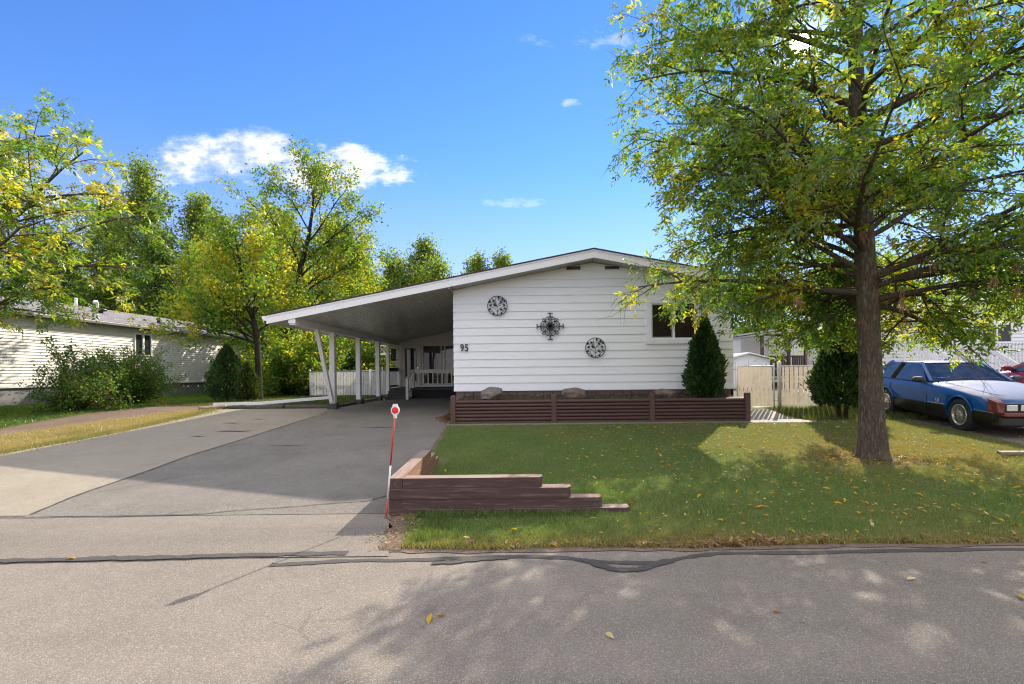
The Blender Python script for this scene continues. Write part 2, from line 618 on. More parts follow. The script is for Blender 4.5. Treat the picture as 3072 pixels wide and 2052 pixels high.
def mat_asphalt(name, lo, hi, patch, stone=0.42, seed=0.0, patch_scale=0.45, stone_amt=0.2, cracks=0.22, lanes=0.0):
    """worn asphalt: single stones, binder, tyre-polished bands, stains and hairline cracks"""
    m, nt, out = new_mat(name)
    co = nt.mapping(nt.coord(), loc=(seed, seed * 0.7, 0))
    vn = nt.add('ShaderNodeTexVoronoi', feature='F1')
    nt.put(vn.inputs['Vector'], co)
    vn.inputs['Scale'].default_value = 135.0
    d1 = vn.outputs['Distance']
    sp = nt.add('ShaderNodeSeparateColor')
    nt.l.new(vn.outputs['Color'], sp.inputs[0])
    stone_r = sp.outputs[0]
    broad = nt.noise(co, patch_scale, 6.0, 0.6, 0.5)
    mid = nt.noise(co, 5.0, 5.0, 0.65)
    fine = nt.noise(co, 46.0, 3.0, 0.7)
    f = nt.math('ADD', nt.math('MULTIPLY', broad, 0.5), nt.math('ADD', nt.math('MULTIPLY', mid, 0.3), nt.math('MULTIPLY', fine, 0.2)))
    base = nt.ramp(f, [(0.36, lo), (0.62, hi)])
    if lanes:
        band = nt.noise(nt.mapping(co, scale=(0.06, 0.9, 1)), 1.0, 3.0, 0.5)
        base = nt.mix(nt.maprange(band, 0.42, 0.62, 0.0, lanes, True), base, tuple(c * 0.72 for c in lo))
    st = nt.mix(nt.math('POWER', stone_r, 1.4), tuple(c * 0.6 for c in lo), (stone, stone * 0.94, stone * 0.87))
    st_f = nt.maprange(d1, 0.30, 0.62, stone_amt * 2.4, 0.0)
    c = nt.mix(st_f, base, st)
    stain = nt.noise(co, 1.1, 6.0, 0.7, 1.0)
    c = nt.mix(nt.maprange(stain, 0.57, 0.78, 0.0, 0.65, True), c, patch)
    if cracks:
        wob = nt.add('ShaderNodeVectorMath', operation='ADD')
        ns = nt.add('ShaderNodeTexNoise')
        nt.put(ns.inputs['Vector'], co)
        ns.inputs['Scale'].default_value = 3.0
        ns.inputs['Detail'].default_value = 4.0
        sc_ = nt.add('ShaderNodeVectorMath', operation='SCALE')
        nt.l.new(ns.outputs['Color'], sc_.inputs[0])
        sc_.inputs['Scale'].default_value = 0.35
        nt.l.new(co, wob.inputs[0])
        nt.l.new(sc_.outputs[0], wob.inputs[1])
        ed = nt.voro(wob.outputs[0], 0.55, 'Distance', 'DISTANCE_TO_EDGE')
        line = nt.maprange(ed, 0.0012, 0.0045, 1.0, 0.0)
        gate_ = nt.maprange(nt.noise(co, 0.9, 3.0), 0.52, 0.60, 0.0, cracks, True)
        c = nt.mix(nt.math('MULTIPLY', line, gate_), c, (0.03, 0.028, 0.026))
    h = nt.math('ADD', nt.math('MULTIPLY', d1, -0.8), nt.math('MULTIPLY', fine, 0.6))
    nm = nt.bump(h, 0.45, 0.005)
    pbsdf(nt, out, c, 0.88, 0.0, nm, 0.25)
    return m


mat_asphalt('asphalt_road', (0.168, 0.146, 0.119), (0.250, 0.218, 0.178), (0.130, 0.113, 0.094), 0.46, lanes=0.5, stone_amt=0.24)
mat_asphalt('asphalt_drive', (0.120, 0.108, 0.090), (0.205, 0.188, 0.158), (0.075, 0.069, 0.060), 0.46, 3.7, patch_scale=0.8, stone_amt=0.28)
mat_asphalt('asphalt_pad', (0.235, 0.206, 0.152), (0.335, 0.298, 0.225), (0.18, 0.158, 0.12), 0.50, 8.1, stone_amt=0.24)
mat_asphalt('tar', (0.055, 0.051, 0.047), (0.090, 0.084, 0.078), (0.070, 0.065, 0.06), 0.20, 1.3, stone_amt=0.12, cracks=0)
mat_asphalt('gravel_drive', (0.16, 0.128, 0.103), (0.29, 0.24, 0.195), (0.12, 0.095, 0.075), 0.5, 5.2, stone_amt=0.36, cracks=0)


def mat_soil(name, a, b, c3, scale=2.0, bump=0.7):
    m, nt, out = new_mat(name)
    co = nt.coord()
    n1 = nt.noise(co, scale, 7.0, 0.65, 0.4)
    n2 = nt.noise(co, scale * 14, 5.0, 0.7)
    n3 = nt.noise(co, scale * 0.4, 4.0, 0.5)
    c = nt.ramp(nt.math('ADD', nt.math('MULTIPLY', n1, 0.5), nt.math('MULTIPLY', n2, 0.5)), [(0.34, a), (0.62, b)])
    c = nt.mix(nt.maprange(n3, 0.45, 0.7, 0.0, 0.7, True), c, c3)
    nm = nt.bump(nt.math('ADD', n1, n2), bump, 0.03)
    pbsdf(nt, out, c, 0.95, 0.0, nm, 0.15)


mat_soil('ground_soil', (0.055, 0.060, 0.026), (0.11, 0.115, 0.045), (0.10, 0.085, 0.048), 0.8)
mat_soil('lawn_soil', (0.085, 0.10, 0.032), (0.135, 0.16, 0.048), (0.16, 0.14, 0.065), 1.6)
mat_soil('verge_soil', (0.13, 0.12, 0.045), (0.22, 0.20, 0.08), (0.16, 0.17, 0.05), 1.5)
mat_soil('dirt_strip', (0.12, 0.085, 0.062), (0.24, 0.18, 0.135), (0.17, 0.13, 0.095), 2.4)
mat_soil('planter_soil', (0.035, 0.026, 0.020), (0.085, 0.064, 0.048), (0.055, 0.042, 0.032), 6.0)
mat_soil('boulder', (0.10, 0.068, 0.055), (0.33, 0.25, 0.21), (0.24, 0.15, 0.12), 7.0, 1.0)
mat_soil('boulder_grey', (0.09, 0.078, 0.066), (0.36, 0.32, 0.27), (0.22, 0.175, 0.14), 8.0, 1.0)


def mat_wood(name, lo, hi, axis=0, ring=14.0, worn=None, worn_amt=0.4):
    """painted or bare timber, grain along one axis"""
    m, nt, out = new_mat(name)
    sc = [16.0, 16.0, 16.0]
    sc[axis] = 0.9
    co = nt.coord()
    gr = nt.noise(nt.mapping(co, scale=tuple(sc)), 3.0, 6.0, 0.65, 0.8)
    br = nt.noise(co, 1.6, 4.0)
    c = nt.ramp(nt.math('ADD', nt.math('MULTIPLY', gr, 0.7), nt.math('MULTIPLY', br, 0.3)), [(0.3, lo), (0.7, hi)])
    if worn:
        w = nt.noise(nt.mapping(co, scale=tuple(s * 0.35 for s in sc)), 4.0, 7.0, 0.7)
        c = nt.mix(nt.maprange(w, 0.5, 0.75, 0.0, worn_amt, True), c, worn)
    pbsdf(nt, out, c, 0.65, 0.0, nt.bump(gr, 0.45, 0.008), 0.3)


mat_wood('timber_brown_x', (0.050, 0.028, 0.024), (0.090, 0.053, 0.046), 0, worn=(0.20, 0.13, 0.11), worn_amt=0.35)
mat_wood('timber_brown_y', (0.17, 0.095, 0.07), (0.30, 0.19, 0.14), 1, worn=(0.40, 0.30, 0.23), worn_amt=0.5)
mat_wood('log_brown', (0.072, 0.038, 0.029), (0.125, 0.070, 0.054), 0, worn=(0.15, 0.09, 0.075), worn_amt=0.3)
mat_wood('log_brown_y', (0.072, 0.038, 0.029), (0.125, 0.070, 0.054), 1, worn=(0.15, 0.09, 0.075), worn_amt=0.3)
mat_wood('post_brown', (0.078, 0.042, 0.033), (0.135, 0.077, 0.060), 2, worn=(0.17, 0.10, 0.08), worn_amt=0.3)
mat_wood('log_weathered', (0.14, 0.105, 0.075), (0.34, 0.27, 0.20), 0, worn=(0.42, 0.36, 0.28), worn_amt=0.5)
mat_wood('log_dark', (0.045, 0.033, 0.026), (0.10, 0.075, 0.058), 0, worn=(0.22, 0.18, 0.14), worn_amt=0.5)


def mat_bark(name, lo, hi, scale=22.0, strength=1.0):
    """furrowed bark: long broken ridges up the trunk"""
    m, nt, out = new_mat(name)
    wob = nt.noise(nt.coord(), 6.0, 4.0, 0.6)
    off = nt.add('ShaderNodeVectorMath', operation='ADD')
    cb = nt.add('ShaderNodeCombineXYZ')
    for i in range(3):
        nt.l.new(nt.math('MULTIPLY', wob, 0.05), cb.inputs[i])
    nt.l.new(nt.coord(), off.inputs[0])
    nt.l.new(cb.outputs[0], off.inputs[1])
    co = nt.mapping(off.outputs[0], scale=(1, 1, 0.20))
    r1 = nt.noise(co, scale * 1.5, 5.0, 0.62, 0.3)
    r2 = nt.noise(co, scale * 4.2, 4.0, 0.65, 0.2)
    ridge = nt.math('MULTIPLY', nt.math('ABSOLUTE', nt.math('SUBTRACT', r1, 0.5)), 4.0, clamp=True)
    h = nt.math('ADD', nt.math('MULTIPLY', ridge, 0.6), nt.math('MULTIPLY', r2, 0.5))
    c = nt.ramp(h, [(0.22, tuple(x * 0.45 for x in lo)), (0.48, lo), (0.9, hi)])
    n2 = nt.noise(nt.coord(), 2.0, 4.0)
    c = nt.mix(nt.maprange(n2, 0.5, 0.75, 0.0, 0.35), c, (hi[0] * 0.8, hi[1] * 0.95, hi[2] * 0.7))
    pbsdf(nt, out, c, 0.9, 0.0, nt.bump(h, strength, 0.03), 0.2)


mat_bark('bark_ash', (0.15, 0.118, 0.082), (0.32, 0.26, 0.19), 16)
mat_bark('bark_dark', (0.045, 0.037, 0.030), (0.10, 0.085, 0.068), 18)
mat_bark('bark_poplar', (0.10, 0.095, 0.075), (0.22, 0.21, 0.17), 12, 0.5)
mat_bark('bark_cedar', (0.075, 0.045, 0.032), (0.15, 0.10, 0.075), 20)


def mat_leaf(name, trans=0.5, tcol=(1.25, 1.15, 0.35), gloss=0.06, sat=1.0):
    """leaf: colour per leaf from the mesh, light passes through"""
    m, nt, out = new_mat(name)
    at = nt.add('ShaderNodeVertexColor')
    at.layer_name = 'Col'
    df = nt.add('ShaderNodeBsdfDiffuse')
    nt.l.new(at.outputs[0], df.inputs[0])
    tl = nt.add('ShaderNodeBsdfTranslucent')
    nt.l.new(nt.mix(1.0, at.outputs[0], (*[c for c in tcol],), 'MULTIPLY'), tl.inputs[0])
    mx = nt.add('ShaderNodeMixShader')
    mx.inputs[0].default_value = trans
    nt.l.new(df.outputs[0], mx.inputs[1])
    nt.l.new(tl.outputs[0], mx.inputs[2])
    gl = nt.add('ShaderNodeBsdfGlossy')
    gl.inputs['Roughness'].default_value = 0.35
    nt.put(gl.inputs['Color'], (0.9, 0.95, 1.0))
    mx2 = nt.add('ShaderNodeMixShader')
    mx2.inputs[0].default_value = gloss
    nt.l.new(mx.outputs[0], mx2.inputs[1])
    nt.l.new(gl.outputs[0], mx2.inputs[2])
    nt.l.new(mx2.outputs[0], out.inputs[0])


mat_leaf('leaf', 0.56, (2.6, 2.5, 0.6))
mat_leaf('leaf_far', 0.56, (2.6, 2.5, 0.7), 0.03)
mat_leaf('needle', 0.25, (1.5, 1.4, 0.5), 0.02)
mat_leaf('grass_blade', 0.4, (1.5, 1.4, 0.5), 0.03)


def mat_plain_leaf(name, col):
    m, nt, out = new_mat(name)
    co = nt.coord()
    n = nt.noise(co, 30.0, 4.0)
    c = nt.mix(n, tuple(x * 0.7 for x in col), tuple(min(1, x * 1.2) for x in col))
    df = nt.add('ShaderNodeBsdfDiffuse')
    nt.l.new(c, df.inputs[0])
    tl = nt.add('ShaderNodeBsdfTranslucent')
    nt.l.new(c, tl.inputs[0])
    mx = nt.add('ShaderNodeMixShader')
    mx.inputs[0].default_value = 0.3
    nt.l.new(df.outputs[0], mx.inputs[1])
    nt.l.new(tl.outputs[0], mx.inputs[2])
    nt.l.new(mx.outputs[0], out.inputs[0])


mat_plain_leaf('fallen_yellow', (0.62, 0.38, 0.03))
mat_plain_leaf('fallen_gold', (0.55, 0.27, 0.03))
mat_plain_leaf('fallen_tan', (0.46, 0.33, 0.18))
mat_plain_leaf('fallen_pale', (0.62, 0.52, 0.26))


def mat_shingle(name, lo, hi):
    m, nt, out = new_mat(name)
    co = nt.coord()
    br = nt.add('ShaderNodeTexBrick')
    br.offset = 0.5
    nt.l.new(nt.mapping(co, rot=(0, 0, R(90))), br.inputs['Vector'])
    br.inputs['Scale'].default_value = 1.0
    br.inputs['Brick Width'].default_value = 0.32
    br.inputs['Row Height'].default_value = 0.14
    br.inputs['Mortar Size'].default_value = 0.004
    nt.put(br.inputs['Color1'], lo)
    nt.put(br.inputs['Color2'], hi)
    nt.put(br.inputs['Mortar'], tuple(c * 0.5 for c in lo))
    n = nt.noise(co, 60.0, 3.0, 0.7)
    c = nt.mix(nt.maprange(n, 0.3, 0.7, 0.0, 0.5), br.outputs[0], tuple(c * 0.6 for c in lo))
    pbsdf(nt, out, c, 0.9, 0.0, nt.bump(n, 0.4, 0.01), 0.2)


mat_shingle('shingle_grey', (0.17, 0.17, 0.175), (0.28, 0.28, 0.285))
mat_shingle('shingle_brown', (0.075, 0.055, 0.048), (0.12, 0.09, 0.078))


def mat_worn_sunlit_timber(name, axis, raw_sunlit_amt):
    """brown painted timber; tops and inner side mix wear with sunlight painted in as paler colour"""
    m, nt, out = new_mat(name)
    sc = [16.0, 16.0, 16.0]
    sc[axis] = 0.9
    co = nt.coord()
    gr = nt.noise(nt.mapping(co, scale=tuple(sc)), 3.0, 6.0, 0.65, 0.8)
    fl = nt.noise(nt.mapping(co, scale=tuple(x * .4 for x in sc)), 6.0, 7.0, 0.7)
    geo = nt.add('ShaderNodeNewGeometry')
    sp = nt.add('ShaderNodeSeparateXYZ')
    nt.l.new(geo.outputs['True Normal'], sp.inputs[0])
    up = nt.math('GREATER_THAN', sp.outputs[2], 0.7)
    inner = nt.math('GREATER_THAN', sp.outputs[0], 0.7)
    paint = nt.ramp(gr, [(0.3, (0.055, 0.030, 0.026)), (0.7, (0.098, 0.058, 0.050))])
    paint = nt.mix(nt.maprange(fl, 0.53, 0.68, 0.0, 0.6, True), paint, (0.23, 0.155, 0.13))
    worn = nt.ramp(nt.math('ADD', nt.math('MULTIPLY', gr, 0.5), nt.math('MULTIPLY', fl, 0.5)), [(0.3, (0.17, 0.105, 0.085)), (0.65, (0.36, 0.27, 0.22))])  # wear on the tops, with the sunlight there painted in
    raw_sunlit = nt.ramp(gr, [(0.3, (0.20, 0.10, 0.05)), (0.7, (0.34, 0.20, 0.11))])  # bare wood tone with the sun on the inner side painted in
    c = nt.mix(nt.math('MULTIPLY', inner, raw_sunlit_amt), paint, raw_sunlit)
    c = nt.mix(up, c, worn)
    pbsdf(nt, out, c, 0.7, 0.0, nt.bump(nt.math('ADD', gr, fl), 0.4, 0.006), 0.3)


mat_worn_sunlit_timber('timber_x', 0, 0.0)
mat_worn_sunlit_timber('timber_y', 1, 0.8)


def mat_slat(name, color, trans=0.4):
    """thin plastic slat, light shines through"""
    m, nt, out = new_mat(name)
    co = nt.coord()
    n = nt.noise(co, 5.0, 6.0, 0.65)
    c = nt.mix(nt.maprange(n, 0.45, 0.72, 0.0, 0.45, True), color, tuple(x * 0.62 for x in color))
    df = nt.add('ShaderNodeBsdfDiffuse')
    nt.l.new(c, df.inputs[0])
    tl = nt.add('ShaderNodeBsdfTranslucent')
    nt.l.new(c, tl.inputs[0])
    mx = nt.add('ShaderNodeMixShader')
    mx.inputs[0].default_value = trans
    nt.l.new(df.outputs[0], mx.inputs[1])
    nt.l.new(tl.outputs[0], mx.inputs[2])
    nt.l.new(mx.outputs[0], out.inputs[0])


mat_slat('slat_pvc', (0.80, 0.74, 0.64), 0.45)
mat_slat('slat_pvc_white', (0.80, 0.79, 0.77), 0.35)

# ------------------------------------------------------------------ ground, road, driveway
def structure(o):
    return tag(o, kind='structure')


def sheet(name, ys, left, right, dz, mat, nx=6, wob=0.0, seed=1):
    """ground sheet between two edge curves left(y), right(y), draped over gz"""
    rs = random.Random(seed)
    v, f = [], []
    for y in ys:
        a, b = left(y), right(y)
        a += rs.uniform(-wob, wob)
        b += rs.uniform(-wob, wob)
        for i in range(nx + 1):
            v.append((a + (b - a) * i / nx, y, g(y) + dz))
    for j in range(len(ys) - 1):
        for i in range(nx):
            p = j * (nx + 1) + i
            f.append((p, p + 1, p + nx + 2, p + nx + 1))
    mb = MB()
    mb.add(v, f)
    return structure(mb.build(name, MAT[mat], recalc=False))


def lin(pts):
    xs = [p[0] for p in pts]
    ys = [p[1] for p in pts]
    return lambda t: float(np.interp(t, xs, ys))


def rng_f(a, b, n):
    return [a + (b - a) * i / n for i in range(n + 1)]


sheet('ground', [-900, -300, -60, -5, 4.2, 7, 9, 11, 12.5, 14, 30, 60, 200, 500, 1500], lambda y: -1500, lambda y: 1500, -0.06, 'ground_soil', 4)
road_edge = lin([(-200, 3.86), (-9, 3.84), (-1.2, 3.86), (-0.4, 3.80), (0.3, 3.84), (1.2, 3.80), (2.4, 3.86), (3.4, 3.82), (5, 3.90), (7, 3.88), (9, 3.90), (200, 3.88)])


def road():
    mb = MB()
    xs = [-200, -60, -20] + rng_f(-10, 10, 80) + [20, 60, 200]
    v, f = [], []
    for x in xs:
        e = road_edge(x) + (random.Random(int(x * 97)).uniform(-0.012, 0.012) if abs(x) < 10.5 else 0)
        for y in (-7.5, -3, 0, 2, 3, e):
            v.append((x, y, 0.0))
    for i in range(len(xs) - 1):
        for j in range(5):
            p = i * 6 + j
            f.append((p, p + 6, p + 7, p + 1))
    mb.add(v, f)
    structure(mb.build('road', MAT['asphalt_road'], recalc=False))


road()
seam_x = lin([(4.7, -5.02), (5.6, -5.28), (6.7, -5.43), (7.8, -5.6), (9, -5.6), (10, -5.64), (11.4, -5.68), (12.5, -5.66), (14.4, -6.0), (14.6, -6.1)])
drive_r = lin([(3.7, -1.12), (4.3, -1.30), (4.7, -1.42), (6.9, -1.50), (8.15, -1.70), (10.46, -1.86), (11, -1.93), (12.2, -1.96), (12.3, -1.9), (21, -1.9)])
sheet('driveway_apron', [3.7, 3.9, 4.2, 4.5, 4.84], lambda y: -12.0, drive_r, 0.006, 'asphalt_road', 24)
sheet('driveway', rng_f(4.78, 21.2, 44), lambda y: seam_x(y) if y < 14.5 else -6.1, drive_r, 0.010, 'asphalt_drive', 8, 0.012)
sheet('parking_pad', rng_f(4.78, 14.35, 26), lin([(4.7, -9.05), (8.1, -8.98), (9.9, -8.85), (13.1, -9.05), (14.5, -9.38)]), lambda y: seam_x(y) + 0.01, 0.006, 'asphalt_pad', 8)

# right edge of the lawn, gravel drive of the neighbour
grav_l = lin([(3.8, 7.4), (6, 7.75), (8.05, 8.06), (9.58, 8.31), (11.3, 8.34), (15, 9.6), (24, 12.5)])
sheet('gravel_drive', rng_f(3.85, 24, 30), grav_l, lambda y: 17.5 + 0.1 * y, 0.0, 'gravel_drive', 10, 0.05)
lawn_l = lin([(3.8, -1.05), (4.5, -1.18), (4.72, -1.30), (6.9, -1.53), (8.15, -1.73), (10.46, -1.89), (11.0, -1.96)])
lw = sheet('lawn', [3.80, 3.86, 3.92] + rng_f(4.0, 11.0, 34), lawn_l, lambda y: grav_l(y) + 0.05, 0.014, 'lawn_soil', 16)
for vtx in lw.data.vertices:          # the turf thins out to nothing at the road edge
    if vtx.co.y < 3.95:
        vtx.co.z = -0.004 + 0.018 * (vtx.co.y - 3.80) / 0.15
sheet('side_yard', rng_f(10.98, 14.5, 8), lambda y: 4.9, lambda y: grav_l(y) + 0.05, 0.010, 'lawn_soil', 6)
# neighbour's lot on the left: dry verge, dirt strip, shaded grass
pad_l = lin([(3.8, -9.05), (8.1, -8.98), (9.9, -8.85), (13.1, -9.05), (14.5, -9.38), (20, -10.4)])
dirt_a = lin([(3.8, -10.6), (10, -11.03), (11.3, -10.9), (12.6, -10.45), (14.0, -9.95), (16, -9.9), (19, -10.6)])
dirt_b = lin([(3.8, -12.0), (11.15, -12.31), (13, -12.58), (15.3, -12.69), (18.8, -12.96), (20, -13)])
sheet('verge_grass_ground', rng_f(3.9, 14.2, 24), dirt_a, pad_l, 0.0, 'verge_soil', 5, 0.03)
sheet('dirt_strip', rng_f(3.9, 19.0, 28), dirt_b, dirt_a, -0.004, 'dirt_strip', 5, 0.05)
sheet('neighbour_lawn_ground', rng_f(3.9, 32, 30), lambda y: -18.4, lambda y: dirt_b(min(y, 19)) + 0.02, 0.0, 'lawn_soil', 6, 0.03)
sheet('back_yard_ground', rng_f(14.4, 34, 12), lambda y: -13.2 if y > 18 else dirt_a(y), lambda y: -5.9, 0.002, 'lawn_soil', 6)


def ribbon(name, pts, w, dz, mat, seed=0, nsub=5, taper=False):
    """strip of sealant or open crack lying on the asphalt"""
    rs = random.Random(seed)
    P = []
    for i in range(len(pts) - 1):
        for k in range(nsub):
            t = k / nsub
            P.append((pts[i][0] * (1 - t) + pts[i + 1][0] * t, pts[i][1] * (1 - t) + pts[i + 1][1] * t))
    P.append(pts[-1])
    # smooth
    for _ in range(2):
        P = [P[0]] + [((P[i - 1][0] + 2 * P[i][0] + P[i + 1][0]) / 4, (P[i - 1][1] + 2 * P[i][1] + P[i + 1][1]) / 4) for i in range(1, len(P) - 1)] + [P[-1]]
    v, f = [], []
    n = len(P)
    for i, (x, y) in enumerate(P):
        a = Vector(P[max(i - 1, 0)])
        b = Vector(P[min(i + 1, n - 1)])
        d = (b - a).normalized()
        s = Vector((-d.y, d.x))
        ww = w * rs.uniform(0.65, 1.15) / 2
        if taper:
            ww *= min(1, 0.15 + 2.2 * min(i, n - 1 - i) / n)
        o = rs.uniform(-0.1, 0.1) * w
        for q in (-ww + o, ww + o):
            px, py = x + s.x * q, y + s.y * q
            v.append((px, py, g(py) + dz))
        if i:
            f.append((2 * i - 2, 2 * i - 1, 2 * i + 1, 2 * i))
    mb = MB()
    mb.add(v, f)
    return structure(mb.build(name, MAT[mat], recalc=False))


ribbon('crack_sealant', [(-9, 3.6), (-4.43, 3.66), (-4.07, 3.68), (-3.67, 3.69), (-3.26, 3.71), (-3.03, 3.70), (-2.56, 3.73), (-2.01, 3.75), (-1.46, 3.76)], 0.085, 0.011, 'tar', 1)
ribbon('crack_sealant', [(-1.95, 3.555), (-1.64, 3.59), (-1.39, 3.63), (-1.01, 3.62), (-0.54, 3.645), (-0.12, 3.67), (0.26, 3.63), (0.43, 3.55), (0.62, 3.53), (0.87, 3.52), (1.0, 3.56), (1.18, 3.64), (1.41, 3.70), (2.0, 3.68), (2.63, 3.71), (3.76, 3.72), (4.34, 3.71), (9, 3.72)], 0.066, 0.0045, 'tar', 2)
ribbon('crack_sealant', [(0.36, 3.59), (0.44, 3.50), (0.53, 3.42), (0.63, 3.385), (0.75, 3.41), (0.88, 3.49), (1.0, 3.56)], 0.07, 0.008, 'tar', 3)
ribbon('crack_sealant', [(-0.76, 3.555), (-0.58, 3.57), (-0.41, 3.62), (-0.2, 3.65)], 0.06, 0.008, 'tar', 4)
ribbon('pavement_crack', [(-6.5, 4.77), (-5.27, 4.76), (-5.06, 4.75), (-4.66, 4.77), (-4.28, 4.76), (-3.52, 4.79), (-3.3, 4.81), (-3.07, 4.9), (-2.45, 5.03), (-2.21, 5.11), (-1.81, 5.2), (-1.65, 5.39)], 0.016, 0.016, 'tar', 6, nsub=9)
ribbon('driveway_seam', [(seam_x(y), y) for y in rng_f(4.85, 12.5, 22)], 0.035, 0.015, 'tar', 7)
for k, (x, y, l, w) in enumerate(((-7.2, 11.5, 0.5, 0.07), (-6.9, 12.1, 0.35, 0.05), (-6.4, 10.3, 0.8, 0.09), (-6.75, 9.7, 0.3, 0.06), (-3.4, 10.6, 0.9, 0.10), (-4.4, 8.6, 0.6, 0.05))):
    ribbon('oil_stain', [(x - l / 2, y), (x - l / 5, y + 0.03), (x + l / 5, y - 0.02), (x + l / 2, y + 0.04)], w, 0.014, 'tar', 20 + k, taper=True)

ribbon('dirt_edge', [(-1.3, 3.84), (-1.0, 3.83), (-0.4, 3.80), (0.3, 3.82), (1.2, 3.80), (1.6, 3.82), (2.4, 3.84), (3.4, 3.83), (5, 3.88), (7, 3.88), (9, 3.89)], 0.13, 0.0055, 'dirt_strip', 31, nsub=5)
ribbon('dirt_edge', [(-1.16, 3.82), (-1.15, 4.1), (-1.20, 4.4), (-1.32, 4.70)], 0.24, 0.0105, 'dirt_strip', 32, nsub=3)
ribbon('dirt_edge', [(lawn_l(y) + .02, y) for y in rng_f(7.3, 11.0, 8)], 0.12, 0.0165, 'dirt_strip', 33, nsub=8)
# concrete edging in front of the planter and the short walk to the gate
mb = MB()
mb.prism([(-1.95, 10.72), (4.85, 10.72), (4.80, 10.98), (-1.95, 10.98)], 'z', 0.10, g(10.9) + 0.022)
structure(mb.build('concrete_edging', MAT['concrete']))
mb = MB()
mb.add([(4.82, 10.66, g(10.66) + .026), (6.30, 10.62, g(10.62) + .026), (6.0, 11.4, g(11.4) + .026), (6.3, 12.9, g(12.9) + .026), (5.45, 12.9, g(12.9) + .026), (5.0, 11.4, g(11.4) + .026)], [(0, 1, 2, 5), (5, 2, 3, 4)])
structure(mb.build('concrete_walk', MAT['concrete'], recalc=False))

# ------------------------------------------------------------------ the white house with carport
RIDGE_X, RIDGE_Z, SL = 1.5, 4.37, 0.1917
XL, XR = -2.0, 5.04
EAVE_L, EAVE_R = -6.43, 5.42
FY, WY, BACKY = 11.70, 12.20, 26.0


def roof_z(x):
    return RIDGE_Z - SL * abs(x - RIDGE_X)


def under(x):
    return roof_z(x) - 0.20


def xlimits(z):
    """x range of the gable wall at height z"""
    dx = (RIDGE_Z - 0.205 - z) / SL
    return max(XL, RIDGE_X - dx), min(XR, RIDGE_X + dx)


def text_mesh(name, cu, mat, parent):
    tmp = bpy.data.objects.new('tmp_text', cu)
    COL.objects.link(tmp)
    dg = bpy.context.evaluated_depsgraph_get()
    dg.update()
    me = bpy.data.meshes.new_from_object(tmp.evaluated_get(dg))
    bpy.data.objects.remove(tmp)
    me.name = name
    me.materials.clear()
    return link(name, me, mat, parent)


house = thing('bungalow', 'white lap-sided bungalow with low gable roof and attached carport behind brown log planter', 'house', (1.5, 12.2, g(12.2)))


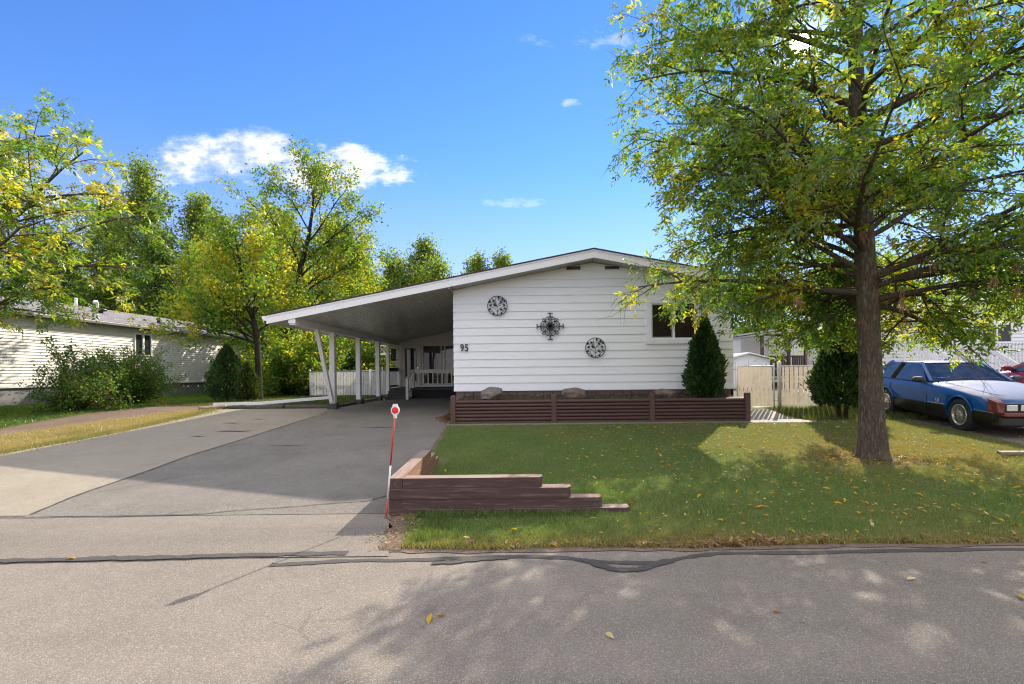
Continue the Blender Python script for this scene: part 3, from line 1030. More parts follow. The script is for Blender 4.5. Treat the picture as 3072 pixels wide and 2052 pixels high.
def build_house():
    rs = random.Random(5)
    # body
    mb = MB()
    poly = [(XL, 0.935), (XR, 0.935), (XR, under(XR) - 0.01), (RIDGE_X, RIDGE_Z - 0.21), (XL, under(XL) - 0.01)]
    mb.prism(poly, 'y', WY, BACKY - 0.4)
    mb.build('wall', MAT['siding_white'], house)
    # lapped boards of the front, each course butt-jointed somewhere else
    z0 = 0.94
    for k in range(15):
        a, b = z0 + 0.2 * k, z0 + 0.2 * (k + 1) + 0.025
        la, ra = xlimits(a)
        lb, rb = xlimits(b)
        cuts = sorted([XL + ((k * 1.83 + 0.9) % 3.6), XL + ((k * 1.83 + 0.9) % 3.6) + 3.6])
        segs = []
        x0 = la
        for c in cuts:
            if x0 + 0.5 < c < ra - 0.5:
                segs.append((x0, c - 0.0015))
                x0 = c + 0.0015
        segs.append((x0, ra))
        out = []
        for s in segs:
            if 6 <= k <= 10:
                if s[0] < 2.9:
                    out.append((s[0], min(s[1], 2.9)))
                if s[1] > 4.15:
                    out.append((max(s[0], 4.15), s[1]))
            else:
                out.append(s)
        for (sa, sb) in out:
            t0 = sa if sa > la + 1e-4 else lb
            t1 = sb if sb < ra - 1e-4 else rb
            j = rs.uniform(-0.0015, 0.0015)
            yb, yt = WY - 0.026 + j, WY - 0.0075 + j
            th = 0.005
            bx0 = 0.008 if abs(sa - XL) < 1e-3 else 0
            bx1 = 0.008 if abs(sb - XR) < 1e-3 else 0
            aj = a + j
            v = [(sa - bx0, yb, aj), (sb + bx1, yb, aj), (t1, yt, b), (t0, yt, b), (sa - bx0, yb + th, aj), (sb + bx1, yb + th, aj), (t1, yt + th, b), (t0, yt + th, b)]
            m = MB()
            m.add(v, [(0, 1, 2, 3), (4, 7, 6, 5), (0, 4, 5, 1), (1, 5, 6, 2), (2, 6, 7, 3), (3, 7, 4, 0)])
            m.build('siding_board', MAT['siding_white'], house)
    # plain boards at the top of the gable
    for (xa, xb) in ((xlimits(3.952)[0], RIDGE_X - 0.002), (RIDGE_X + 0.002, xlimits(3.952)[1])):
        m = MB()
        za = 3.952
        top = RIDGE_Z - 0.215
        pts = [(xa, za), (xb, za)]
        if xb < RIDGE_X:
            pts += [(xb, top)]
        else:
            pts = [(xa, za), (xb, za), (xa, top)]
        m.prism(pts, 'y', WY - 0.020, WY - 0.001)
        m.build('gable_panel', MAT['siding_white'], house)
    # vents
    for (xa, xb) in ((0.85, 1.22), (1.82, 2.20)):
        m = MB()
        m.box(xa, xb, WY - 0.030, WY - 0.0205, 3.965, 4.065)
        vt = m.build('gable_vent', MAT['dark_gap'], house)
        m = MB()
        for (p, q, r_, s) in ((xa - .01, xb + .01, 4.06, 4.075), (xa - .01, xb + .01, 3.955, 3.97), (xa - .012, xa + .006, 3.97, 4.06), (xb - .006, xb + .012, 3.97, 4.06)):
            m.box(p, q, WY - 0.040, WY - 0.0205, r_, s)
        m.build('vent_frame', MAT['trim_white'], vt)
        m = MB()
        for i in range(13):
            x = xa + 0.02 + (xb - xa - 0.04) * i / 12
            m.box(x - 0.004, x + 0.004, WY - 0.037, WY - 0.0305, 3.97, 4.06)
        m.build('vent_louvres', MAT['vent_grey'], vt)
    # corner boards at the side, skirting
    x = XL + 0.04
    i = 0
    while x < XR - 0.05:
        m = MB()
        w = min(0.222, XR - 0.03 - x)
        m.box(x, x + w - 0.012, 12.235 + 0.004 * rs.random(), 12.26, 0.25, 0.935)
        m.build('skirting_board', MAT['skirt_brown'], house)
        x += 0.222
        i += 1
    m = MB()
    m.box(XL + 0.02, XR - 0.02, 12.262, 12.30, 0.25, 0.935)
    m.build('skirting_backing', MAT['dark_gap'], house)
    m = MB()
    m.prism([(12.21, 0.25), (25.4, 0.25), (25.4, 0.93), (12.21, 0.93)], 'x', XR + 0.001, XR + 0.012)
    m.build('side_skirting', MAT['skirt_brown'], house)
    # side siding, right wall
    m = MB()
    for k in range(13):
        a, b = z0 + 0.2 * k, min(z0 + 0.2 * (k + 1) + 0.01, under(XR) - 0.02)
        if b <= a:
            break
        m.prism([(XR + 0.002, a + 0.004), (XR + 0.024, a), (XR + 0.007, b), (XR + 0.002, b)], 'y', WY + 0.004, 25.4)
    m.build('side_siding', MAT['siding_white'], house)
    # window
    gx0, gx1, gz0, gz1 = 2.97, 4.10, 2.20, 3.11
    win = MB().box(gx0, gx1, WY - 0.008, WY - 0.003, gz0, gz1).build('window', MAT['glass_brown'], house)
    m = MB()
    m.box(gx0 - 0.125, gx1 + 0.125, WY - 0.06, WY - 0.002, gz1, gz1 + 0.115)
    m.box(gx0 - 0.125, gx1 + 0.125, WY - 0.062, WY - 0.002, gz0 - 0.115, gz0)
    m.box(gx0 - 0.125, gx0, WY - 0.059, WY - 0.002, gz0, gz1)
    m.box(gx1, gx1 + 0.125, WY - 0.059, WY - 0.002, gz0, gz1)
    m.build('window_trim', MAT['trim_white'], win)
    m = MB()
    xm = 3.545
    for (a, b, c, d) in ((gx0, gx1, gz1 - 0.03, gz1), (gx0, gx1, gz0, gz0 + 0.035), (gx0, gx0 + 0.03, gz0 + .035, gz1 - .03), (gx1 - 0.03, gx1, gz0 + .035, gz1 - .03), (xm - 0.03, xm + 0.03, gz0 + .035, gz1 - .03)):
        m.box(a, b, WY - 0.035, WY - 0.009, c, d)
    m.build('window_frame', MAT['metal_white'], win)
    m = MB()
    for (a, b, c, d) in ((gx0 + .03, xm - .03, gz1 - .05, gz1 - .031), (gx0 + .03, xm - .03, gz0 + .036, gz0 + .06), (gx0 + .031, gx0 + .05, gz0 + .06, gz1 - .05), (xm - .05, xm - .031, gz0 + .06, gz1 - .05)):
        m.box(a, b, WY - 0.028, WY - 0.009, c, d)
    m.build('sash', MAT['gutter_grey'], win)
    # house number
    for ch, x in (('9', -1.835), ('5', -1.722)):
        cu = bpy.data.curves.new('digit', 'FONT')
        cu.body = ch
        cu.size = 0.245
        cu.extrude = 0.008
        cu.offset = 0.004
        o = text_mesh('house_number_digit', cu, MAT['number_black'], house)
        o.location = Vector((x, WY - 0.045, 1.955)) - OFFSET[house]
        o.rotation_euler = (R(90), 0, 0)
        o.scale = (0.80, 1, 1)
    # roof slabs
    for side in (-1, 1):
        xe = EAVE_L if side < 0 else EAVE_R
        m = MB()
        xr = RIDGE_X
        o = 0.03 * side
        ze = roof_z(xe)
        v = [(xr, RIDGE_Z), (xe + o, ze - 0.006), (xe + o, ze + 0.022), (xr, RIDGE_Z + 0.028)]
        m.prism(v, 'y', FY - 0.03, BACKY)
        rf = m.build('roof', MAT['shingle_brown'], house)
        m = MB()
        m.prism([(xr, RIDGE_Z - 0.02), (xe - 0.1 * side, roof_z(xe - .1 * side) - 0.02), (xe - .1 * side, roof_z(xe - .1 * side) - 0.15), (xr, RIDGE_Z - 0.15)], 'y', FY + 0.03, BACKY - 0.05)
        m.build('roof_deck', MAT['soffit'], rf)
        # front fascia with a drip strip
        m = MB()
        m.prism([(xr, RIDGE_Z - 0.002), (xe, ze - 0.008), (xe, ze - 0.205), (xr, RIDGE_Z - 0.205)], 'y', FY, FY + 0.025)
        m.build('fascia', MAT['metal_white'], house)
        m = MB()
        m.prism([(xr, RIDGE_Z - 0.004), (xe, ze - 0.01), (xe, ze - 0.045), (xr, RIDGE_Z - 0.039)], 'y', FY - 0.012, FY - 0.001)
        m.build('drip_edge', MAT['metal_white'], house)
    # eave fascia and gutter of the carport side
    m = MB()
    ze = roof_z(EAVE_L)
    m.box(EAVE_L - 0.02, EAVE_L - 0.001, FY + 0.001, BACKY, ze - 0.205, ze - 0.012)
    m.build('eave_fascia', MAT['metal_white'], house)
    m = MB()
    m.prism([(EAVE_L - 0.022, ze - 0.02), (EAVE_L - 0.13, ze - 0.02), (EAVE_L - 0.135, ze - 0.045), (EAVE_L - 0.10, ze - 0.13), (EAVE_L - 0.022, ze - 0.13)], 'y', FY + 0.002, BACKY - 0.1)
    m.build('gutter', MAT['metal_white'], house)
    m = MB()
    m.box(EAVE_R + 0.001, EAVE_R + 0.02, FY + 0.001, BACKY, roof_z(EAVE_R) - 0.205, roof_z(EAVE_R) - 0.012)
    m.build('eave_fascia', MAT['metal_white'], house)
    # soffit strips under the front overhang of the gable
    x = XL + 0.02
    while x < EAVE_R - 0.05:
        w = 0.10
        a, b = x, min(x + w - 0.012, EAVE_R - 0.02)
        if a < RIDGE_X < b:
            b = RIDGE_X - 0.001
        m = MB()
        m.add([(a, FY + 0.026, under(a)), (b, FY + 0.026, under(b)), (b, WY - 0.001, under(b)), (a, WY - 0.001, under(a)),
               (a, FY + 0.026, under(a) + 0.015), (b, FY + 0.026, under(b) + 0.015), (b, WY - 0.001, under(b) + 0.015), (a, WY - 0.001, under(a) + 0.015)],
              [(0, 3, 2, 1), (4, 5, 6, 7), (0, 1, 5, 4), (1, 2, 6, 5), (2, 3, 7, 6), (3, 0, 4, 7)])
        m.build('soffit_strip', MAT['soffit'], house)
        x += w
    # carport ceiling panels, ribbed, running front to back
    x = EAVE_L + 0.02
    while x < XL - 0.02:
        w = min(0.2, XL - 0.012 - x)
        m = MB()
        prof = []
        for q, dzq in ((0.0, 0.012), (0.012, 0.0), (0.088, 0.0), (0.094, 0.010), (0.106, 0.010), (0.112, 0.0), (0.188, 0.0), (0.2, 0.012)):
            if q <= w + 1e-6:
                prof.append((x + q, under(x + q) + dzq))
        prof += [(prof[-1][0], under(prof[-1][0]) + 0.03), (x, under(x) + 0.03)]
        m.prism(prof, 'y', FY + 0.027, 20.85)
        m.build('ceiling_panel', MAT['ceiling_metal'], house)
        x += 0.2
    # trim line where ceiling meets house wall
    m = MB()
    m.bar((XL - 0.03, FY + 0.03, under(XL) - 0.02), (XL - 0.03, 20.8, under(XL) - 0.02), 0.04, 0.05)
    m.build('ceiling_trim', MAT['soffit'], house)
    # beam, posts, brace, footings
    m = MB()
    m.box(-5.925, -5.775, FY + 0.06, 20.8, 2.615, under(-5.775) + 0.012)
    bm_ = m.build('beam', MAT['post_white'], house)
    m = MB()
    m.box(-5.935, -5.765, FY + 0.03, FY + 0.06, 2.655, under(-5.85) + 0.03)
    m.build('beam_cap', MAT['metal_white'], bm_)
    for y, w in ((14.11, 0.15), (16.19, 0.145), (18.21, 0.145), (19.46, 0.11)):
        m = MB()
        gd = g(y)
        m.bbox(-5.85 - w / 2, -5.85 + w / 2, y - w / 2, y + w / 2, gd + 0.08, 2.62, 0.006)
        po = m.build('carport_post', MAT['post_white'], house)
        if y < 19:
            m = MB()
            m.bbox(-5.98, -5.72, y - 0.13, y + 0.13, gd - 0.05, gd + 0.165, 0.012)
            m.build('post_footing', MAT['footing_dark'], po)
            m = MB()
            m.bar((-5.80, y + 0.06, 2.50), (-5.80, y + 0.30, 2.58), 0.03, 0.012)
            m.build('post_bracket', MAT['black_metal'], po)
    m = MB()
    m.bar((-5.85, 13.08, 2.64), (-5.85, 14.02, 0.60), 0.10, 0.10)
    m.build('post_brace', MAT['post_white'], house)
    # wall at the end of the carport with door and patio window
    m = MB()
    by = 20.85
    m.prism([(-5.95, 0.3), (XL, 0.3), (XL, under(XL)), (-5.95, under(-5.95))], 'y', by, by + 0.12)
    m.build('carport_end_wall', MAT['wall_cream'], house)
    m = MB()
    m.bar((-5.9, by - 0.02, under(-5.9) - 0.04), (XL, by - 0.02, under(XL) - 0.04), 0.03, 0.06)
    m.build('end_wall_trim', MAT['wall_cream'], house)
    d = MB().box(-5.66, -4.90, by - 0.05, by - 0.004, 0.83, 2.60).build('door', MAT['wall_cream'], house)
    MB().box(-5.50, -5.05, by - 0.062, by - 0.052, 1.10, 2.48).build('door_pane', MAT['glass_dark'], d)
    m = MB()
    for (a, b, c, e) in ((-5.53, -5.50, 1.07, 2.51), (-5.05, -5.02, 1.07, 2.51), (-5.50, -5.05, 2.48, 2.51), (-5.50, -5.05, 1.07, 1.10)):
        m.box(a, b, by - 0.07, by - 0.052, c, e)
    m.build('door_pane_frame', MAT['ornament_cream'], d)
    MB().tube([(-4.96, by - 0.06, 1.65), (-4.96, by - 0.12, 1.65)], 0.025, 8).build('door_handle', MAT['chrome'], d)
    m = MB()
    m.box(-5.74, -5.665, by - 0.06, by - 0.003, 0.82, 2.66)
    m.box(-4.895, -4.83, by - 0.06, by - 0.003, 0.82, 2.66)
    m.box(-5.665, -4.895, by - 0.06, by - 0.003, 2.605, 2.66)
    m.build('door_frame', MAT['wall_cream'], d)
    pw = MB().box(-4.74, XL - 0.06, by - 0.02, by - 0.004, 0.95, 2.62).build('patio_window', MAT['glass_dark'], house)
    m = MB()
    for xx in (-4.76, -3.95, -3.80, -2.9):
        m.box(xx - 0.03, xx + 0.03, by - 0.05, by - 0.021, 0.95, 2.62)
    m.box(-4.73, XL - 0.06, by - 0.051, by - 0.021, 2.58, 2.66)
    m.box(-4.73, XL - 0.06, by - 0.051, by - 0.021, 0.90, 0.97)
    m.build('patio_window_frame', MAT['wall_cream'], pw)
    # porch deck, steps and railing
    m = MB()
    m.box(-4.90, XL - 0.02, 19.40, by - 0.002, 0.74, 0.82)
    m.box(-5.78, -4.902, 19.40, by - 0.002, 0.74, 0.82)
    dk = m.build('porch_deck', MAT['deck_dark'], house)
    m = MB()
    m.box(-4.88, XL - 0.02, 19.45, 19.48, 0.36, 0.739)
    m.build('deck_skirt', MAT['dark_gap'], dk)  # near-black colour stands in for the shade under the deck
    for i in range(4):
        z = 0.405 + 0.103 * (i + 1)
        y0 = 18.60 + 0.21 * i
        m = MB()
        m.box(-5.74, -4.93, y0, y0 + 0.235, z - 0.035, z)
        m.box(-5.72, -4.95, y0 + 0.03, y0 + 0.05, z - 0.103, z - 0.036)
        m.build('step', MAT['deck_dark'], house)
    ry = 19.46
    rl = MB().bbox(-4.86, XL - 0.03, ry - 0.045, ry + 0.045, 1.51, 1.56, 0.006).build('railing', MAT['wall_cream'], house)
    MB().box(-4.86, XL - 0.03, ry - 0.03, ry + 0.03, 0.87, 0.93).build('bottom_rail', MAT['wall_cream'], rl)
    MB().box(-4.86, XL - 0.03, ry - 0.02, ry + 0.02, 1.42, 1.51).build('rail_apron', MAT['wall_cream'], rl)
    x = -4.80
    while x < XL - 0.05:
        MB().box(x - 0.02, x + 0.02, ry - 0.049, ry - 0.022, 0.88, 1.50).build('baluster', MAT['wall_cream'], rl)
        x += 0.19
    MB().bbox(-4.90, -4.80, ry - 0.05, ry + 0.05, 0.80, 1.53, 0.006).build('rail_post', MAT['wall_cream'], rl)
    MB().bbox(-4.90, -4.80, 18.52, 18.62, 0.38, 1.20, 0.006).build('rail_post', MAT['wall_cream'], rl)
    m = MB()
    m.bar((-4.85, 18.52, 1.21), (-4.85, 19.44, 1.54), 0.09, 0.045)
    m.build('stair_rail', MAT['wall_cream'], rl)
    for i in range(4):
        y = 18.75 + 0.18 * i
        MB().box(-4.87, -4.835, y - .018, y + .018, 0.62 + 0.1 * i, 1.25 + 0.065 * i).build('baluster', MAT['wall_cream'], rl)
    # slatted screen on the open side of the porch
    sc_ = MB().box(-5.88, -5.82, 19.53, by - 0.01, 1.50, 1.66).build('porch_screen', MAT['deck_dark'], house)
    for i in range(15):
        z = 1.70 + 0.062 * i
        MB().bar((-5.85, 19.53, z), (-5.85, by - 0.01, z), 0.010, 0.036).build('screen_slat', MAT['fence_white'], sc_)
    for i in range(9):
        y = 19.6 + 0.13 * i
        MB().box(-5.87, -5.84, y - 0.03, y + 0.03, 0.93, 1.49).build('screen_slat', MAT['post_white'], sc_)
    MB().box(-5.88, -5.83, 19.53, by - 0.01, 0.85, 0.925).build('screen_rail', MAT['deck_dark'], sc_)


build_house()

# brown window-shaped ornament hung on the porch screen
orn = thing('wall_ornament', 'small brown framed pane ornament hanging on the porch screen under the carport', 'ornament', (-5.80, 20.0, 1.95))
m = MB()
for (a, b, c, d) in ((19.72, 19.77, 1.95, 2.45), (20.29, 20.34, 1.95, 2.45), (19.77, 20.29, 2.40, 2.45), (19.77, 20.29, 1.95, 2.0), (20.0, 20.05, 2.0, 2.40)):
    m.box(-5.80, -5.77, a, b, c, d)
m.build('frame', MAT['ornament_brown'], orn)
for (a, b) in ((19.77, 20.0), (20.05, 20.29)):
    MB().box(-5.79, -5.785, a, b, 2.0, 2.40).build('pane', MAT['ornament_cream'], orn)

# ------------------------------------------------------------------ metal wall art
def arc(c, r, a0, a1, n=10):
    return [(c[0] + r * math.cos(a0 + (a1 - a0) * i / n), c[1] + r * math.sin(a0 + (a1 - a0) * i / n)) for i in range(n + 1)]


def spiral(c, r0, r1, a0, a1, n=14):
    return [(c[0] + (r0 + (r1 - r0) * i / n) * math.cos(a0 + (a1 - a0) * i / n), c[1] + (r0 + (r1 - r0) * i / n) * math.sin(a0 + (a1 - a0) * i / n)) for i in range(n + 1)]


def leaf2d(m, x, z, ang, L, W, y):
    ca, sa = math.cos(ang), math.sin(ang)
    pts = [(0, 0), (0.35, 0.5), (0.7, 0.35), (1, 0), (0.7, -0.35), (0.35, -0.5)]
    poly = [(x + L * p * ca - W * q * sa, z + L * p * sa + W * q * ca) for p, q in pts]
    m.prism(poly, 'y', y - 0.004, y + 0.004)


def wall_circle(cx, cz, r, label, mir=1):
    t = thing('wall_medallion', label, 'wall art', (cx, WY - 0.075, cz), group='metal art on the white wall')
    y = WY - 0.075
    m = MB()
    ring = [(cx + r * math.cos(a), y, cz + r * math.sin(a)) for a in [2 * math.pi * i / 40 for i in range(41)]]
    m.tube(ring, 0.010, 6, cap=False)
    m.build('ring', MAT['black_metal'], t)
    m = MB()
    stems = [[(0, -.98), (0.02, -.5), (-.05, 0), (-.22, .45), (-.20, .85)],
             [(0.02, -.6), (-.25, -.25), (-.62, -.1), (-.72, .02)],
             [(0.02, -.6), (.25, -.22), (.6, -.08), (.75, .05)],
             [(0, -.9), (-.35, -.75), (-.6, -.5)], [(0, -.9), (.35, -.75), (.62, -.45)],
             [(-.1, .2), (-.4, .42), (-.7, .35)], [(-.02, -.1), (.2, .25), (.55, .3)]]
    for s in stems:
        m.tube([(cx + r * p * mir, y, cz + r * q) for p, q in s], 0.0055, 5)
    for c, a in (((.22, .62), 0), ((.30, .15), 1.2), ((-.62, -.45), 2.6), ((.66, -.42), .4)):
        m.tube([(cx + p * r * mir, y, cz + q * r) for p, q in spiral(c, .20, .05, a, a + 5.2)], 0.0045, 5)
    m.build('vine', MAT['black_metal'], t)
    for (p, q, a) in ((-.70, .38, 2.5), (-.42, .45, 1.2), (.05, .80, .4), (.42, .70, -.3), (.30, .36, .8), (.66, .42, .9), (-.62, .0, 2.2), (-.22, -.04, 1.5), (.62, .02, .9), (-.70, -.40, 2.4), (.68, -.32, .5), (-.30, -.75, 3.6), (.32, -.70, 5.6), (-.40, .10, .4), (.33, -.45, 1.1)):
        m = MB()
        for da in (-.7, 0, .7):
            leaf2d(m, cx + p * r * mir, cz + q * r, (a if mir > 0 else math.pi - a) + da, r * .24, r * .13, y)
        m.build('leaf', MAT['black_metal'], t)


wall_circle(-0.885, 3.075, 0.245, 'round black metal vine disc high on the white wall above the house number')
wall_circle(1.565, 2.00, 0.247, 'round black metal vine disc low on the white wall left of the window')


def wall_cross(cx, cz, r):
    t = thing('wall_medallion', 'black wrought-iron scroll cross with flower centre in the middle of the white wall', 'wall art', (cx, WY - 0.075, cz), group='metal art on the white wall')
    y = WY - 0.075
    for q in range(4):
        m = MB()
        ca, sa = math.cos(q * math.pi / 2), math.sin(q * math.pi / 2)

        def put(pts, rad):
            m.tube([(cx + r * (p * ca - s * sa), y, cz + r * (p * sa + s * ca)) for p, s in pts], rad, 5)
        for sg in (-1, 1):
            put([(0, .98 - .02), (.06 * sg, 1.0), (.16 * sg, .99), (.19 * sg, .93)], 0.010)
            put([(0, .90), (.08 * sg, .96)], 0.008)
            put([(0, .72), (.04 * sg, .80), (0, .90)], 0.007)
            put([(.0, .72), (.22 * sg, .70), (.36 * sg, .56), (.36 * sg, .44), (.26 * sg, .36)], 0.009)
            put([(p * sg, s) for p, s in spiral((.20, .55), .14, .04, 0.6, 6.2)], 0.007)
            put([(p * sg, s) for p, s in spiral((.16, .36), .11, .03, 2.2, 7.4)], 0.006)
            put([(0, .72), (.08 * sg, .58), (.03 * sg, .44)], 0.006)
        put([(.30, .30), (.42, .58), (.54, .62), (.58, .54), (.30, .30)], 0.008)
        put([(.30, .30), (.62, .44), (.60, .56)], 0.007)
        put([(0, .30), (.0, .72)], 0.006)
        m.build('scroll', MAT['black_metal'], t)
    for ring_n, rr, ll, yo in ((9, .20, .16, 0.0), (8, .13, .15, -.012), (6, .05, .12, -.024)):
        for i in range(ring_n):
            a = 2 * math.pi * (i + .3 * ring_n) / ring_n
            m = MB()
            leaf2d(m, cx + r * (rr - .10) * math.cos(a), cz + r * (rr - .10) * math.sin(a), a, r * (ll + .12), r * .2, y + yo)
            m.build('petal', MAT['black_metal'], t)


wall_cross(0.435, 2.55, 0.335)

# ------------------------------------------------------------------ log planter
PY = 11.0
planter = thing('log_planter', 'long dark brown planter of stacked half-round logs in front of the white wall', 'planter', (1.5, PY, 0.23))


def build_planter():
    rs = random.Random(3)
    posts = [-1.83, 0.46, 2.69, 4.86]
    for x in posts:
        m = MB()
        z1 = 0.885 + rs.uniform(-.012, .012)
        a, b, y0, y1 = x - 0.058, x + 0.058, PY - 0.058, PY + 0.058
        m.bbox(a, b, y0, y1, 0.15, z1, 0.012)
        m.add([(a + .012, y0 + .012, z1), (b - .012, y0 + .012, z1), (b - .012, y1 - .012, z1), (a + .012, y1 - .012, z1), (x, PY, z1 + 0.025)], [(0, 1, 4), (1, 2, 4), (2, 3, 4), (3, 0, 4)])
        m.build('post', MAT['post_brown'], planter)
    n, z0, z1 = 7, 0.225, 0.775
    h = (z1 - z0) / n

    def log_profile(zc):
        pr = []
        for i in range(9):
            a = -math.pi / 2 + math.pi * i / 8
            pr.append((-0.052 * math.cos(a) ** 0.8 if math.cos(a) > 1e-6 else 0.0, zc + (h / 2 - 0.002) * math.sin(a)))
        return pr
    for bi in range(3):
        xa, xb = posts[bi] + 0.058, posts[bi + 1] - 0.058
        for i in range(n):
            zc = z0 + h * (i + .5)
            m = MB()
            j = rs.uniform(-.005, .005)
            pr = [(PY + 0.02 + j + p, z) for p, z in log_profile(zc)] + [(PY + 0.05, zc + h / 2 - .002), (PY + 0.05, zc - h / 2 + .002)]
            m.prism(pr, 'x', xa - 0.004, xb + 0.004)
            m.build('log', MAT['log_brown'], planter)
    for sx, x in ((-1, -1.83), (1, 4.86)):
        for i in range(n):
            zc = z0 + h * (i + .5)
            m = MB()
            pr = [(x + sx * (-p) * 1.0 - sx * 0.02, z) for p, z in log_profile(zc)] + [(x - sx * 0.05, zc + h / 2 - .002), (x - sx * 0.05, zc - h / 2 + .002)]
            m.prism(pr, 'y', PY + 0.06, 12.17)
            m.build('log', MAT['log_brown_y'], planter)
    # soil
    nx, ny = 60, 10
    v, f = [], []
    for i in range(nx + 1):
        for j in range(ny + 1):
            x = -1.78 + 6.59 * i / nx
            y = PY + 0.05 + (12.22 - PY - 0.05) * j / ny
            z = 0.735 + 0.09 * (j / ny) + 0.018 * math.sin(x * 3.1 + y * 5) + rs.uniform(-.012, .014)
            v.append((x, y, z))
    for i in range(nx):
        for j in range(ny):
            p = i * (ny + 1) + j
            f.append((p, p + ny + 1, p + ny + 2, p + 1))
    m = MB()
    m.add(v, f, 0, False)
    m.build('soil', MAT['planter_soil'], planter, recalc=False)


build_planter()


def boulder(name, label, x0, x1, y, z0, z1, seed, mat, lean=0.0):
    rs = np.random.RandomState(seed)
    bm = bmesh.new()
    bmesh.ops.create_icosphere(bm, subdivisions=4, radius=1.0)
    dirs = rs.normal(size=(16, 3))
    dirs /= np.linalg.norm(dirs, axis=1)[:, None]
    lim = rs.uniform(0.55, 0.92, 16)
    for vtx in bm.verts:
        p = np.array(vtx.co)
        for d, l in zip(dirs, lim):
            s = p @ d - l
            if s > 0:
                p = p - d * s * 0.88
        p += 0.04 * np.sin(p[[1, 2, 0]] * 7 + seed) + 0.022 * np.sin(p[[2, 0, 1]] * 17 + seed) + 0.012 * np.sin(p[[1, 2, 0]] * 37 + seed)
        vtx.co = p
    co = np.array([v.co for v in bm.verts])
    lo, hi = co.min(0), co.max(0)
    cx, w, hh, dp = (x0 + x1) / 2, x1 - x0, z1 - z0, (x1 - x0) * 0.7
    for vtx in bm.verts:
        q = (np.array(vtx.co) - (lo + hi) / 2) / (hi - lo)
        vtx.co = (q[0] * w + lean * q[2] * w, q[1] * dp, (q[2] + .5) * hh)
    me = bpy.data.meshes.new(name)
    bm.to_mesh(me)
    bm.free()
    me.polygons.foreach_set('use_smooth', [True] * len(me.polygons))
    o = link(name, me, MAT[mat])
    o.location = (cx, y, z0)
    return tag(o, label, 'boulder', 'boulders in the planter')


boulder('boulder', 'upright rounded grey-brown boulder at the left end of the planter', -1.28, -0.74, 11.42, 0.70, 1.07, 3, 'boulder_grey', 0.22)
boulder('boulder', 'wide reddish boulder in the middle of the planter', 0.66, 1.28, 11.50, 0.70, 1.03, 8, 'boulder')
boulder('boulder', 'low flat reddish boulder in the planter near the cedar', 2.84, 3.45, 11.42, 0.68, 0.985, 15, 'boulder')

# ------------------------------------------------------------------ stepped timber wall at the drive corner
tw = thing('timber_wall', 'stepped corner retaining wall of brown timbers beside the driveway', 'retaining wall', (-1.4, 4.75, 0.0))


def build_timber_wall():
    rs = random.Random(8)
    tops = [0.072, 0.174, 0.276, 0.378]
    ends_x = [0.93, 0.66, 0.355, 0.075]
    ends_y = [7.45, 7.15, 6.85, 6.45]
    for i in range(4):
        zb = tops[i] - 0.100
        x1 = ends_x[i]
        j = rs.uniform(-.006, .006)
        # front timber; on alternate layers the side timber runs through at the corner
        xs = -1.30 if i % 2 else -1.42
        if i == 1:
            xs = -1.29
        if i == 3:
            xs = -1.285
        y0, y1 = 4.72 + j, 4.86 + j
        ch = 0.035
        m = MB()
        poly = [(xs, y0), (x1 - ch, y0), (x1, y0 + ch), (x1, y1), (xs, y1)]
        m.prism(poly, 'z', zb, tops[i] - 0.002)
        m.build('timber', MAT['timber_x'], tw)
        # side timber
        ys = 4.725 + j if i % 2 else 4.865 + j
        ye = ends_y[i]
        m = MB()
        sk = -0.085 * (ye - 4.7) / 1.75
        m.prism([(-1.425, ys), (-1.292, ys), (-1.292 + sk, ye), (-1.425 + sk, ye)], 'z', zb + 0.001, tops[i] - 0.001)
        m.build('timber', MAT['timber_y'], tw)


build_timber_wall()

# ------------------------------------------------------------------ driveway marker stake
stake = thing('driveway_marker', 'thin red and white driveway marker stake with round red reflector', 'marker', (-1.44, 4.66, 0.02))


def build_stake():
    a, b = Vector((-1.44, 4.66, -0.05)), Vector((-1.325, 4.60, 1.0))
    cuts = [0.0, 0.235, 0.545, 1.0]
    for i, mt in enumerate(('stake_red', 'stake_white', 'stake_red')):
        p, q = a.lerp(b, cuts[i]), a.lerp(b, cuts[i + 1])
        MB().tube([p, q], 0.0085, 8).build('stake_segment', MAT[mt], stake)
    c = Vector((-1.318, 4.598, 1.052))
    m = MB()
    out = []
    for i in range(28):
        t = 2 * math.pi * i / 28
        out.append((c.x + 0.040 * math.cos(t), c.z + 0.046 * math.sin(t)))
    m.prism(out, 'y', c.y - 0.006, c.y + 0.010)
    m.prism([(c.x - .026, c.z + .034), (c.x + .026, c.z + .034), (c.x + .020, c.z + .060), (c.x - .020, c.z + .060)], 'y', c.y - 0.005, c.y + 0.009)
    m.prism([(c.x - .014, c.z - .075), (c.x + .012, c.z - .075), (c.x + .018, c.z - .035), (c.x - .018, c.z - .035)], 'y', c.y - 0.005, c.y + 0.009)
    h = m.build('reflector_holder', MAT['stake_white'], stake)
    m = MB()
    m.lathe([(0.0, -0.011), (0.02, -0.0105), (0.030, -0.009), (0.033, -0.005)], (c.x, c.y, c.z), 'y', 24)
    m.build('reflector', MAT['reflector_red'], h)


build_stake()

# ------------------------------------------------------------------ logs, downspout and bits along the pad
def log_thing(name, label, p, q, r, mat, seed=0, group=None):
    rs = random.Random(seed)
    p, q = Vector(p), Vector(q)
    pts, rad = [], []
    for i in range(13):
        t = i / 12
        pts.append(p.lerp(q, t) + Vector((rs.uniform(-.012, .012), rs.uniform(-.012, .012), rs.uniform(-.008, .008))))
        rad.append(r * rs.uniform(0.88, 1.08))
    o = MB().tube(pts, rad, 10).build(name, MAT[mat])
    return tag(o, label, 'log', group)


